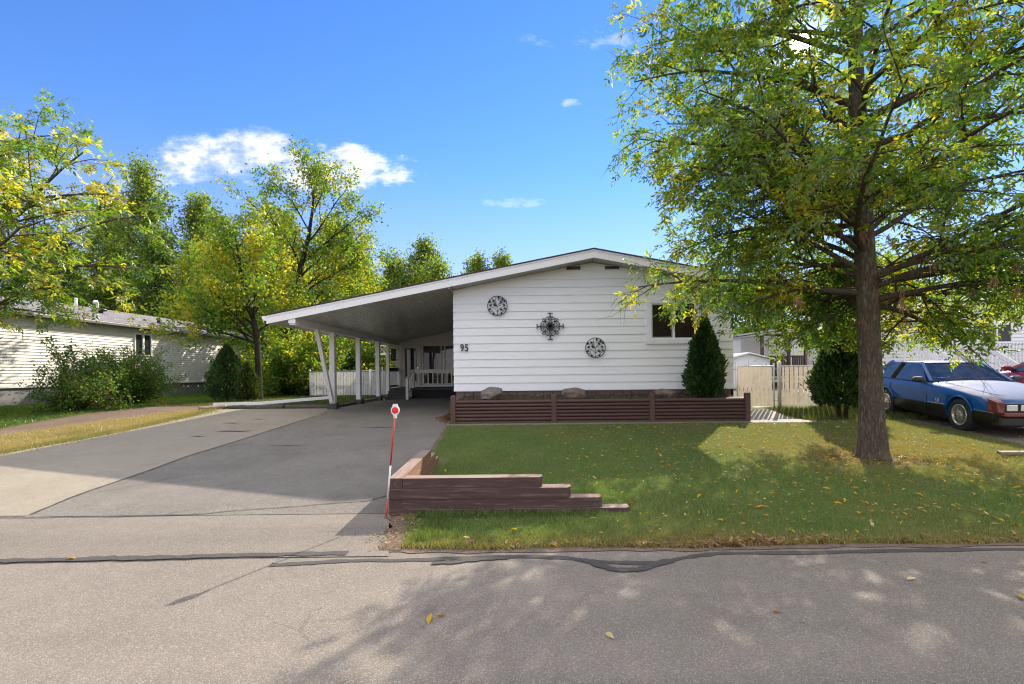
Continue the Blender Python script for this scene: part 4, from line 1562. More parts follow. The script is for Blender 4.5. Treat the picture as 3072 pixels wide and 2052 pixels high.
log_thing('edging_log', 'short pale weathered log at the corner of the parking pad', (-9.68, 13.98, g(14) + 0.05), (-9.32, 14.62, g(14.6) + 0.07), 0.075, 'log_weathered', 1)
log_thing('edging_log', 'long dark log edging along the back of the parking pad', (-9.25, 14.62, g(14.6) + 0.03), (-7.5, 14.55, g(14.5) + 0.03), 0.085, 'log_dark', 2)
log_thing('edging_log', 'dark log edging running up to the first carport post', (-7.45, 14.55, g(14.5) + 0.03), (-6.02, 14.42, g(14.4) + 0.03), 0.085, 'log_dark', 3)
m = MB()
m.bbox(-6.02, -5.88, 14.27, 16.05, 0.33, g(15) + 0.085, 0.01)
tag(m.build('edging_timber', MAT['log_dark']), 'dark timber edging on the ground between first and second carport posts', 'timber')
m = MB()
m.bbox(-6.06, -5.88, 16.34, 18.06, 0.33, g(17) + 0.10, 0.01)
tag(m.build('edging_timber', MAT['log_weathered']), 'pale timber edging on the ground between second and third carport posts', 'timber')
ds = thing('downspout_extension', 'long white downspout pipe lying on the grass beside the parking pad', 'downspout', (-8.5, 16.0, g(15)))


def build_downspout():
    A = Vector((-10.1, 15.25, g(15.2) + 0.10))
    B = Vector((-8.75, 15.35, g(15.3) + 0.11))
    C = Vector((-6.62, 16.2, g(16) + 0.25))
    for p, q in ((A, B + Vector((0.04, 0, 0))), (B, C)):
        m = MB()
        m.bar(p, q, 0.075, 0.09)
        s = (q - p).normalized().cross(Vector((0, 0, 1))).normalized()
        for o in (-0.025, 0.0, 0.025):
            m.bar(p + s * o + Vector((0, 0, 0.046)), q + s * o + Vector((0, 0, 0.046)), 0.008, 0.006)
        m.build('pipe_section', MAT['downspout'], ds)


build_downspout()
m = MB()
m.prism([(-0.09, 0), (0.11, 0.02), (0.14, 0.20), (0.02, 0.16), (-0.10, 0.22)], 'y', -0.01, 0.01)
o = m.build('yellow_tag', MAT['tape_yellow'])
o.location = (-14.2, 18.4, g(18.4) + 0.02)
tag(o, 'bright yellow plastic tag lying on the lawn by the dark shrubs', 'tag')
m = MB()
m.prism([(-.55, -.045), (.55, -.06), (.58, .05), (-.5, .055)], 'z', 0, 0.035)
o = m.build('weathered_board', MAT['log_weathered'])
o.location = (7.42, 7.25, g(7.3) + 0.03)
o.rotation_euler = (0.05, 0.03, 0.15)
tag(o, 'short weathered board lying at the right edge of the lawn', 'board')

# ------------------------------------------------------------------ grey mobile home on the left
HX, HY0, HY1 = -18.45, 8.0, 31.6
lh = thing('mobile_home', 'long grey vinyl-sided mobile home on the left with dark skirting', 'house', (-20.9, 20.0, g(20)))


def build_left_house():
    rs = random.Random(11)
    m = MB()
    m.box(-23.4, HX - 0.03, HY0, HY1, 1.08, 3.72)
    m.build('wall', MAT['vinyl_grey'], lh)
    n = 23
    h = (3.70 - 1.10) / n
    wy0, wy1, wz0, wz1 = 22.42, 23.32, 2.42, 3.36
    for k in range(n):
        a, b = 1.10 + h * k, 1.10 + h * (k + 1) + 0.006
        segs = [(HY0, wy0 - 0.02), (wy1 + 0.02, HY1)] if (b > wz0 and a < wz1) else [(HY0, HY1)]
        for (p, q) in segs:
            m = MB()
            m.prism([(HX - 0.029, a), (HX + 0.006, a), (HX + 0.008, a + 0.014), (HX - 0.018, b), (HX - 0.029, b)], 'y', p, q)
            m.build('siding_board', MAT['vinyl_grey'], lh)
    m = MB()
    m.box(HX - 0.01, HX + 0.02, HY0, HY1, 1.04, 1.10)
    m.build('bottom_trim', MAT['vinyl_grey'], lh)
    y = HY0
    while y < HY1 - 0.1:
        m = MB()
        d = rs.uniform(0, .012)
        m.box(HX - 0.10 + d, HX - 0.07 + d, y, min(y + 0.605, HY1), g(y) - 0.1, 1.045)
        m.build('skirting_panel', MAT['skirt_grey'], lh)
        y += 0.61
    # roof
    ez, rz, rx = 3.78, 4.70, -20.95
    m = MB()
    m.prism([(HX + 0.32, ez), (rx, rz), (-23.8, ez), (-23.8, ez - 0.03), (rx, rz - 0.04), (HX + 0.32, ez - 0.03)], 'y', HY0 - 0.3, HY1 + 0.3)
    rf = m.build('roof', MAT['shingle_grey'], lh)
    m = MB()
    m.box(HX + 0.28, HX + 0.31, HY0 - 0.3, HY1 + 0.3, ez - 0.16, ez - 0.031)
    m.build('fascia', MAT['gutter_brown'], lh)
    m = MB()
    m.prism([(HX + 0.312, ez - .045), (HX + 0.42, ez - .045), (HX + .425, ez - .07), (HX + 0.40, ez - .15), (HX + .312, ez - .15)], 'y', HY0 - .3, HY1 + .3)
    m.build('gutter', MAT['gutter_grey'], lh)
    m = MB()
    m.box(HX - 0.03, HX + 0.28, HY0, HY1 + .28, ez - 0.13, ez - 0.11)
    m.build('soffit', MAT['soffit'], lh)
    m = MB()
    m.prism([(HX - 0.01, 1.04), (HX - 0.01, 3.66), (rx, rz - .1), (-23.4, 3.66), (-23.4, 1.04)], 'y', HY1 + 0.001, HY1 + 0.02)
    m.build('end_wall', MAT['vinyl_grey'], lh)
    # window
    w = MB().box(HX - 0.028, HX - 0.015, wy0, wy1, wz0, wz1).build('window', MAT['glass_dark'], lh)
    m = MB()
    for (a, b, c, d) in ((wy0 - .06, wy1 + .06, wz1, wz1 + .06), (wy0 - .06, wy1 + .06, wz0 - .06, wz0), (wy0 - .06, wy0, wz0, wz1), (wy1, wy1 + .06, wz0, wz1), ((wy0 + wy1) / 2 - .05, (wy0 + wy1) / 2 + .05, wz0, wz1)):
        m.box(HX - 0.012, HX + 0.035, a, b, c, d)
    m.build('window_frame', MAT['metal_white'], w)

    def on_roof(y, t):
        x = HX + 0.32 + (rx - HX - 0.32) * t
        return x, y, ez + (rz - ez) * t
    # pipes and vents on the roof
    for (y, t) in ((22.5, 1.05), (23.6, 1.04)):
        x, yy, z = rx - 0.3, y, rz - .15
        pts = [(x, yy, z), (x, yy, z + 0.55)] if t > 1.045 else [(x, yy, z), (x, yy, z + 0.46), (x, yy - .05, z + .53), (x, yy - .14, z + .53), (x, yy - .18, z + .42)]
        MB().tube(pts, 0.06, 10).build('vent_pipe', MAT['metal_white'], rf)
    x, yy, z = on_roof(22.2, .62)
    m = MB()
    m.lathe([(.12, -.1), (.12, .05), (.26, .08), (.27, .15), (.18, .20), (0.0, .22)], (x, yy, z), 'z', 12)
    m.build('roof_vent', MAT['black_metal'], rf)
    x, yy, z = on_roof(24.7, .35)
    MB().tube([(x, yy, z - .05), (x, yy, z + .28)], .075, 10).build('vent_pipe', MAT['black_metal'], rf)
    # fittings on the skirting
    for y in (25.8, 26.6):
        MB().tube([(HX - .08, y, .86), (HX + .03, y, .86), (HX + .06, y - .06, .80)], .022, 8).build('dryer_spout', MAT['metal_white'], lh)
    MB().box(HX - .06, HX - .03, 27.2, 27.5, .62, .88).build('meter_plate', MAT['paper_white'], lh)


build_left_house()

# ------------------------------------------------------------------ chain-link fences with slats
def chain_panel(name, p, q, z0, z1, parent, slat=0.062, mat='slat_pvc', mesh_step=0.14):
    """slat panel between two points; slats woven into a diamond wire mesh"""
    p, q = Vector(p), Vector(q)
    L = (q - p).length
    d = (q - p).normalized()
    s = Vector((d.y, -d.x, 0))
    m = MB()
    n = int(L / slat)
    for i in range(n):
        c = p + d * (slat * (i + .5)) + s * (0.010 if i % 2 else -0.008)
        w = slat * 0.74
        m.bar((c.x, c.y, z0 + 0.03), (c.x, c.y, z1 - 0.02), 0.010, w, up=(d.x, d.y, 0))
    pa = m.build(name, MAT[mat], parent)
    tag(pa, kind='stuff')
    m = MB()
    k = -(z1 - z0)
    while k < L:
        for sg in (1, -1):
            a0, a1 = k, k + (z1 - z0)
            za, zb = (z0, z1) if sg > 0 else (z1, z0)
            t0, t1 = 0.0, 1.0
            if a0 < 0:
                t0 = -a0 / (a1 - a0)
            if a1 > L:
                t1 = (L - a0) / (a1 - a0)
            if t1 - t0 > 0.02:
                u0, u1 = a0 + (a1 - a0) * t0, a0 + (a1 - a0) * t1
                A = p + d * u0 + s * (0.014 * sg)
                B = p + d * u1 + s * (0.014 * sg)
                m.bar((A.x, A.y, za + (zb - za) * t0), (B.x, B.y, za + (zb - za) * t1), 0.004, 0.004)
        k += mesh_step
    wi = m.build('wire_mesh', MAT['pipe_cream'], parent)
    tag(wi, kind='stuff')
    return pa


GY = 12.95
gate = thing('yard_gate', 'cream slatted chain-link gate with scroll ornament beside the house', 'gate', (6.2, GY, g(GY)))
gz0, gz1 = g(GY) + 0.06, 1.50
GA, GB_ = 5.46, 6.44
chain_panel('slat_panel', (GA, GY, 0), (GB_, GY, 0), gz0, gz1, gate, 0.055)
for x in (GA, GB_):
    MB().tube([(x, GY, gz0 - .02), (x, GY, gz1 + .06), (x, GY, gz1 + .08)], [.020, .020, .008], 10).build('gate_upright', MAT['pipe_cream'], gate)
for z in (gz1, gz0):
    MB().tube([(GA, GY, z), (GB_, GY, z)], .018, 8).build('gate_rail', MAT['pipe_cream'], gate)
gm = (GA + GB_) / 2
m = MB()
for sg in (-1, 1):
    m.tube([(gm + sg * p * 0.30, GY, gz1 + q * 0.34) for p, q in ((.05, .42), (.10, .34), (.30, .28), (.48, .16), (.62, .08), (.78, .10), (.90, .22), (1.0, .20), (1.0, .06), (.90, .03))], .011, 6)
m.tube([(gm + .042 * math.cos(a), GY, gz1 + .18 + .042 * math.sin(a)) for a in [i * math.pi / 6 for i in range(13)]], .011, 6)
m.build('scroll_top', MAT['pipe_cream'], gate)
for x, sg in ((GA - .02, -1), (GB_ + .02, 1)):
    for z in (gz0 + .2, gz1 - .08):
        MB().tube([(x, GY, z), (x + sg * .10, GY, z)], .014, 6).build('hinge', MAT['galvanised'], gate)
rf_ = thing('slatted_fence', 'cream slatted chain-link fence panel right of the gate, partly behind the cedar', 'fence', (8.2, GY, g(GY)))
chain_panel('slat_panel', (6.68, GY + .02, 0), (10.2, GY + .02, 0), gz0, gz1, rf_, 0.062)
MB().tube([(6.62, GY + .02, gz1), (10.2, GY + .02, gz1)], .018, 8).build('top_rail', MAT['pipe_cream'], rf_)
for x, hh, r_, nm in ((5.30, 1.57, .042, 'thick cream fence post against the house corner'), (6.59, 1.62, .048, 'thick cream gate post between gate and fence panel')):
    o = MB().tube([(x, GY, .2), (x, GY, hh - .04), (x, GY, hh - .01), (x, GY, hh)], [r_, r_, r_ * 1.05, r_ * .5], 12).build('fence_post', MAT['pipe_cream'])
    tag(o, nm, 'fence post')

FL = 21.5
lf = thing('slatted_fence', 'white slatted chain-link fence behind the carport posts', 'fence', (-8.3, FL, g(FL)))
chain_panel('slat_panel', (-9.95, FL, 0), (-5.6, FL, 0), g(FL) + .05, g(FL) + 1.12, lf, 0.075, 'slat_pvc_white', 0.11)
MB().tube([(-9.95, FL, g(FL) + 1.14), (-5.6, FL, g(FL) + 1.14)], .022, 8).build('top_rail', MAT['galvanised'], lf)
for x in (-9.95, -7.25, -6.72, -5.6):
    MB().tube([(x, FL + .02, g(FL) - .1), (x, FL + .02, g(FL) + (1.22 if x != -6.72 else 1.3))], .035 if x != -7.25 else .06, 8).build('post', MAT['galvanised' if x != -7.25 else 'post_white'], lf)
vf = thing('vinyl_fence', 'white vinyl privacy fence far behind the carport', 'fence', (-8.0, 30.0, g(30)))
for i in range(5):
    x = -11.2 + 1.25 * i
    MB().box(x, x + 1.23, 29.98, 30.02, g(30), 2.35).build('panel', MAT['fence_white'], vf)

gar = thing('garage', 'small white garage with grey roof behind the carport fence', 'building', (-9.5, 36, g(36)))
m = MB()
m.box(-13.2, -5.6, 34.5, 39.5, .3, 3.1)
m.build('wall', MAT['siding_white_old'], gar)
m = MB()
m.prism([(34.1, 3.05), (37, 4.4), (39.9, 3.05), (39.9, 3.15), (37, 4.5), (34.1, 3.15)], 'x', -13.6, -5.2)
m.build('roof', MAT['shingle_grey'], gar)
m = MB()
m.box(-13.6, -5.2, 34.06, 34.10, 2.95, 3.14)
m.build('fascia', MAT['metal_white'], gar)
for i in range(8):
    MB().box(-13.2, -5.6, 34.47, 34.5, .5 + .31 * i, .79 + .31 * i).build('siding_board', MAT['siding_white_old'], gar)

pg = thing('pergola', 'white post and beam trellis frame in the back yard behind the carport', 'pergola', (-7.7, 24.5, g(24)))
MB().box(-7.95, -7.80, 24.4, 24.55, .3, 2.35).build('post', MAT['post_white'], pg)
MB().box(-5.45, -5.30, 24.4, 24.55, .3, 2.35).build('post', MAT['post_white'], pg)
MB().box(-8.0, -5.2, 24.38, 24.57, 2.352, 2.45).build('beam', MAT['post_white'], pg)
m = MB()
for i in range(14):
    m.bar((-7.8 + .18 * i, 24.48, 2.45), (-7.8 + .18 * i + .3, 24.48, 2.80), .015, .03)
    m.bar((-7.5 + .18 * i, 24.50, 2.45), (-7.8 + .18 * i, 24.50, 2.80), .015, .03)
m.build('lattice', MAT['ornament_cream'], pg)
MB().box(-8.0, -5.2, 24.40, 24.56, 2.80, 2.86).build('beam', MAT['post_white'], pg)

# old rails and a stump seat under the trees
m = MB()
m.tube([(-12.2, 24.8, g(24) + .55), (-10.6, 24.6, g(24) + .58)], .09, 8)
tag(m.build('garden_log', MAT['log_weathered']), 'pale log lying on the grass under the trees behind the fallen downspout', 'log')

# ------------------------------------------------------------------ white house on the right
RHX, RHY = 16.9, 20.6
rh = thing('white_house', 'white sided house on the right behind the parked cars with porch stairs', 'house', (20.0, 22.0, g(22)))


def build_right_house():
    x1, y1 = 24.0, 29.8
    mb = MB()
    mb.box(RHX + .02, x1, RHY + .02, y1, 1.0, 3.6)
    mb.build('wall', MAT['siding_white_old'], rh)
    MB().box(RHX + .06, x1, RHY + .06, y1, .2, .999).build('foundation', MAT['deck_dark'], rh)
    n = 17
    h = 2.6 / n
    for k in range(n):
        a, b = 1.0 + h * k, 1.0 + h * (k + 1) + .004
        m = MB()
        m.prism([(RHX + .010, a + .012), (RHX - .028, a), (RHX + .008, b), (RHX + .019, b)], 'y', RHY, y1)
        m.build('siding_board', MAT['siding_white_old'], rh)
        segs = [(RHX, 17.46), (18.36, x1)]
        if 1.35 < b and a < 3.45:
            pass
        else:
            segs = [(RHX, x1)]
        for (p, q) in segs:
            if q > 19.0 and b > 2.35 and a < 3.25:
                parts = [(p, 19.1), (20.4, q)]
            else:
                parts = [(p, q)]
            for (r_, s) in parts:
                m = MB()
                m.prism([(RHY + .010, a + .012), (RHY - .028, a), (RHY + .008, b), (RHY + .019, b)], 'x', r_, s)
                m.build('siding_board', MAT['siding_white_old'], rh)
    MB().box(RHX - .034, RHX + .08, RHY - .036, RHY + .06, .99, 3.6).build('corner_board', MAT['trim_white'], rh)
    # roof: gable end looks at the road
    m = MB()
    xr = (RHX + x1) / 2
    m.prism([(RHX - .35, 3.55), (xr, 4.75), (x1 + .35, 3.55), (x1 + .35, 3.64), (xr, 4.86), (RHX - .35, 3.64)], 'y', RHY - .35, y1 + .3)
    m.build('roof', MAT['shingle_grey'], rh)
    m = MB()
    m.prism([(RHX, 3.6), (x1, 3.6), (xr, 4.74)], 'y', RHY + .01, RHY + .05)
    m.build('gable', MAT['siding_white_old'], rh)
    m = MB()
    m.prism([(RHX - .36, 3.50), (xr, 4.70), (x1 + .36, 3.50), (x1 + .36, 3.62), (xr, 4.83), (RHX - .36, 3.62)], 'y', RHY - .38, RHY - .352)
    m.build('fascia', MAT['metal_white'], rh)
    m = MB()
    m.box(RHX - .42, RHX - .352, RHY - .35, y1 + .3, 3.50, 3.60)
    m.build('gutter', MAT['metal_white'], rh)
    # door
    d = MB().box(17.48, 18.34, RHY - .035, RHY + .03, 1.40, 3.43).build('door', MAT['door_white'], rh)
    for i in range(3):
        for j in range(3):
            xa = 17.60 + .215 * i
            za = 2.72 + .205 * j
            MB().box(xa, xa + .19, RHY - .041, RHY - .036, za, za + .18).build('pane', MAT['glass_dark'], d)
    MB().tube([(18.26, RHY - .02, 2.25), (18.26, RHY - .07, 2.25)], .03, 8).build('handle', MAT['chrome'], d)
    MB().tube([(18.26, RHY - .02, 2.40), (18.26, RHY - .05, 2.40)], .025, 8).build('lock', MAT['chrome'], d)
    m = MB()
    m.box(17.38, 17.475, RHY - .045, RHY + .03, 1.36, 3.5)
    m.box(18.345, 18.44, RHY - .045, RHY + .03, 1.36, 3.5)
    m.box(17.475, 18.345, RHY - .045, RHY + .03, 3.435, 3.5)
    m.build('door_frame', MAT['trim_white'], d)
    w = MB().box(19.15, 20.35, RHY - .005, RHY + .015, 2.40, 3.22).build('window', MAT['glass_dark'], rh)
    m = MB()
    for (a, b, c, e) in ((19.08, 20.42, 3.22, 3.30), (19.08, 20.42, 2.32, 2.40), (19.08, 19.15, 2.40, 3.22), (20.35, 20.42, 2.40, 3.22), (19.71, 19.79, 2.40, 3.22)):
        m.box(a, b, RHY - .04, RHY + .0, c, e)
    m.build('window_frame', MAT['trim_white'], w)
    # landing, stairs to the drive, railings
    MB().box(15.7, 24.0, 19.0, RHY - .03, 1.22, 1.32).build('porch_deck', MAT['deck_dark'], rh)
    MB().box(17.85, 24.0, 19.02, 19.06, .3, 1.219).build('deck_skirt', MAT['deck_dark'], rh)
    for i in range(5):
        z = 1.22 - .165 * (i + 1)
        MB().box(15.8, 17.6, 18.98 - .26 * (i + 1), 18.98 - .26 * i, z - .04, z).build('stair_tread', MAT['deck_dark'], rh)
    r1 = MB().bar((15.70, 19.05, 2.28), (15.70, 17.55, 1.36), .05, .13).build('stair_railing', MAT['trim_white'], rh)
    MB().box(15.64, 15.76, 19.0, 19.12, 1.0, 2.34).build('rail_post', MAT['trim_white'], r1)
    MB().box(15.64, 15.76, 17.5, 17.6, .5, 1.45).build('rail_post', MAT['trim_white'], r1)
    for i in range(8):
        y = 18.9 - .16 * i
        MB().box(15.68, 15.72, y - .02, y + .02, 1.15 - .62 * (19 - y) * 1.0 + .25, 2.24 - .615 * (19.05 - y)).build('baluster', MAT['trim_white'], r1)
    r2 = MB().bar((17.75, 19.05, 2.28), (17.75, 17.55, 1.36), .05, .16).build('stair_railing', MAT['trim_white'], rh)
    MB().box(17.69, 17.81, 19.0, 19.12, 1.0, 2.42).build('rail_post', MAT['trim_white'], r2)
    for i in range(8):
        y = 18.9 - .16 * i
        MB().box(17.73, 17.77, y - .02, y + .02, 1.40 - .62 * (19 - y), 2.24 - .615 * (19.05 - y)).build('baluster', MAT['trim_white'], r2)
    r3 = MB().box(15.64, 15.76, 19.12, RHY - .02, 2.26, 2.33).build('porch_railing', MAT['trim_white'], rh)
    for i in range(8):
        y = 19.28 + .16 * i
        MB().box(15.68, 15.72, y - .02, y + .02, 1.32, 2.26).build('baluster', MAT['trim_white'], r3)
    r4 = MB().box(17.81, 24.0, 19.0, 19.1, 2.34, 2.42).build('porch_railing', MAT['trim_white'], rh)
    MB().box(17.81, 24.0, 19.03, 19.07, 1.42, 1.48).build('bottom_rail', MAT['trim_white'], r4)
    for i in range(44):
        x = 17.95 + .135 * i
        MB().box(x - .02, x + .02, 19.032, 19.068, 1.48, 2.34).build('baluster', MAT['trim_white'], r4)


build_right_house()

# dark wooden porch behind it
dp = thing('wooden_porch', 'dark brown wooden porch with slat railing behind the cream gate', 'porch', (15.6, 31, g(31)))


def build_dark_porch():
    MB().box(14.1, 17.0, 30.0, 33.0, 1.0, 1.15).build('deck', MAT['wood_brown_dark'], dp)
    for x in (14.25, 15.9, 16.95):
        MB().box(x - .08, x + .08, 30.0, 30.16, .3, 3.7).build('post', MAT['wood_brown_dark'], dp)
    MB().box(14.33, 15.82, 30.05, 30.12, 2.18, 2.28).build('rail', MAT['wood_brown_dark'], dp)
    MB().box(15.98, 16.87, 30.05, 30.12, 2.18, 2.28).build('rail', MAT['wood_brown_dark'], dp)
    x = 14.40
    while x < 16.85:
        if abs(x - 15.9) > .12:
            MB().box(x - .055, x + .055, 30.06, 30.09, 1.16, 2.179).build('slat', MAT['wood_brown_dark'], dp)
        x += .135
    m = MB()
    m.prism([(13.7, 3.50), (17.2, 3.85), (17.2, 3.95), (13.7, 3.60)], 'y', 29.8, 33.2)
    m.build('roof', MAT['gutter_grey'], dp)


build_dark_porch()
tr_ = thing('white_trailer', 'plain white ribbed trailer wall behind the dark wooden porch', 'building', (16, 34, g(34)))
m = MB()
m.box(14.4, 20.0, 33.5, 38, .8, 3.75)
m.build('wall', MAT['fence_white'], tr_)
for i in range(18):
    x = 14.45 + .3 * i
    MB().box(x, x + .02, 33.48, 33.5, .85, 3.7).build('wall_rib', MAT['fence_white'], tr_)
m = MB()
m.prism([(14.1, 3.75), (17.2, 4.15), (20.3, 3.75), (20.3, 3.85), (17.2, 4.25), (14.1, 3.85)], 'y', 33.2, 38.3)
m.build('roof', MAT['gutter_grey'], tr_)

sh = thing('garden_shed', 'small white garden shed with low gable behind the gate', 'shed', (12.3, 28, g(28)))
m = MB()
m.box(11.2, 13.7, 28.0, 30.2, .3, 2.02)
m.build('wall', MAT['siding_white_old'], sh)
MB().prism([(11.2, 2.02), (13.7, 2.02), (12.45, 2.33)], 'y', 27.99, 28.03).build('gable', MAT['siding_white_old'], sh)
MB().prism([(11.0, 2.0), (12.45, 2.36), (13.9, 2.0), (13.9, 2.06), (12.45, 2.43), (11.0, 2.06)], 'y', 27.8, 30.4).build('roof', MAT['metal_white'], sh)
for i in range(2):
    MB().box(11.7 + .76 * i, 12.44 + .76 * i, 27.96, 27.985, .45, 1.95).build('door', MAT['siding_white_old'], sh)
sh2 = thing('grey_outbuilding', 'low outbuilding with pale sloping eave beyond the garden shed', 'building', (11.5, 38, g(38)))
MB().box(8.0, 14.6, 36.0, 40.0, .3, 2.7).build('wall', MAT['siding_white_old'], sh2)
MB().prism([(7.6, 2.55), (15.0, 3.15), (15.0, 3.27), (7.6, 2.67)], 'y', 35.6, 40.3).build('roof', MAT['metal_white'], sh2)

# ------------------------------------------------------------------ cars
def loft(mb, secs, mi_rows=None, smooth=True):
    """secs: list of (x, [(y,z)...]) half sections from the bottom outwards and up to the centre line; mirrored"""
    rows = len(secs[0][1])
    for sg in (1, -1):
        v, f, mis = [], [], []
        for x, pr in secs:
            for (y, z) in pr:
                v.append((x, y * sg, z))
        for i in range(len(secs) - 1):
            for j in range(rows - 1):
                a = i * rows + j
                q = (a, a + 1, a + rows + 1, a + rows)
                f.append(q)
                mis.append(mi_rows[j] if mi_rows else 0)
        b = len(mb.v)
        mb.v.extend(v)
        for q, mm in zip(f, mis):
            mb.f.append([k + b for k in q])
            mb.mi.append(mm)
            mb.sm.append(smooth)
        for idx in (0, len(secs) - 1):
            mb.f.append([b + idx * rows + j for j in range(rows)])
            mb.mi.append(mi_rows[1] if mi_rows else 0)
            mb.sm.append(False)


def cut_wheel_wells(o, wells, r, w):
    """carve the wheel arches out of a closed body mesh"""
    cutters = []
    for (x, y) in wells:
        m = MB()
        m.tube([(x, y - w / 2, 0.30), (x, y + w / 2, 0.30)], r, 32, smooth=False)
        c = bpy.data.objects.new('cutter', m.mesh('cutter'))
        COL.objects.link(c)
        cutters.append(c)
        md = o.modifiers.new('b', 'BOOLEAN')
        md.operation = 'DIFFERENCE'
        md.object = c
        md.solver = 'EXACT'
    rl, rr = o.location.copy(), o.parent
    o.parent = None
    o.location = (0, 0, 0)
    dg = bpy.context.evaluated_depsgraph_get()
    dg.update()
    me = bpy.data.meshes.new_from_object(o.evaluated_get(dg))
    o.modifiers.clear()
    o.data = me
    o.parent = rr
    o.location = rl
    for c in cutters:
        bpy.data.objects.remove(c)


def make_wheel(parent, x, y, side, r=0.32, w=0.20, spokes=20, rim_r=0.205):
    """wheel axis along y; side +1 = outer face towards +y"""
    s = side
    t = MB()
    prof = [(rim_r, -.5), (r - .03, -.5), (r - .008, -.42), (r, -.25), (r, .25), (r - .008, .42), (r - .03, .5), (r - .07, .52), (rim_r, .46)]
    t.lathe([(a, b * w * s) for a, b in prof], (x, y, .32 if r < .33 else r), 'y', 32)
    zc = .32 if r < .33 else r
    wh = t.build('wheel', MAT['tyre'], parent)
    m = MB()
    m.lathe([(rim_r + .004, .46 * w * s), (rim_r, .52 * w * s), (rim_r - .022, .50 * w * s), (rim_r - .03, .30 * w * s)], (x, y, zc), 'y', 32)
    m.build('rim', MAT['rim'], wh)
    m = MB()
    m.lathe([(0.0, .12 * w * s), (rim_r - .01, .12 * w * s)], (x, y, zc), 'y', 24)
    m.build('brake_disc', MAT['rim_dark'], wh)
    m = MB()
    for i in range(spokes):
        a = 2 * math.pi * i / spokes
        b = a + .16
        p = Vector((x + .06 * math.cos(a), y + .44 * w * s, zc + .06 * math.sin(a)))
        q = Vector((x + (rim_r - .018) * math.cos(b), y + .36 * w * s, zc + (rim_r - .018) * math.sin(b)))
        m.bar(p, q, .016, .013, up=(0, 1, 0))
    m.build('spokes', MAT['rim'], wh)
    m = MB()
    m.lathe([(.075, .30 * w * s), (.078, .44 * w * s), (.06, .50 * w * s), (.03, .54 * w * s), (0, .54 * w * s)], (x, y, zc), 'y', 20)
    for i in range(4):
        a = 2 * math.pi * i / 4 + .6
        m.tube([(x + .052 * math.cos(a), y + .46 * w * s, zc + .052 * math.sin(a)), (x + .052 * math.cos(a), y + .535 * w * s, zc + .052 * math.sin(a))], .011, 6, mi=1)
    m.build('hub', [MAT['rim'], MAT['rim_dark']], wh)
    return wh


def quad(mb, a, b, c, d, th=0.006):
    a, b, c, d = (Vector(p) for p in (a, b, c, d))
    n = (b - a).cross(d - a).normalized() * th
    v = [a, b, c, d, a - n, b - n, c - n, d - n]
    mb.add([tuple(p) for p in v], [(0, 1, 2, 3), (7, 6, 5, 4), (0, 4, 5, 1), (1, 5, 6, 2), (2, 6, 7, 3), (3, 7, 4, 0)])


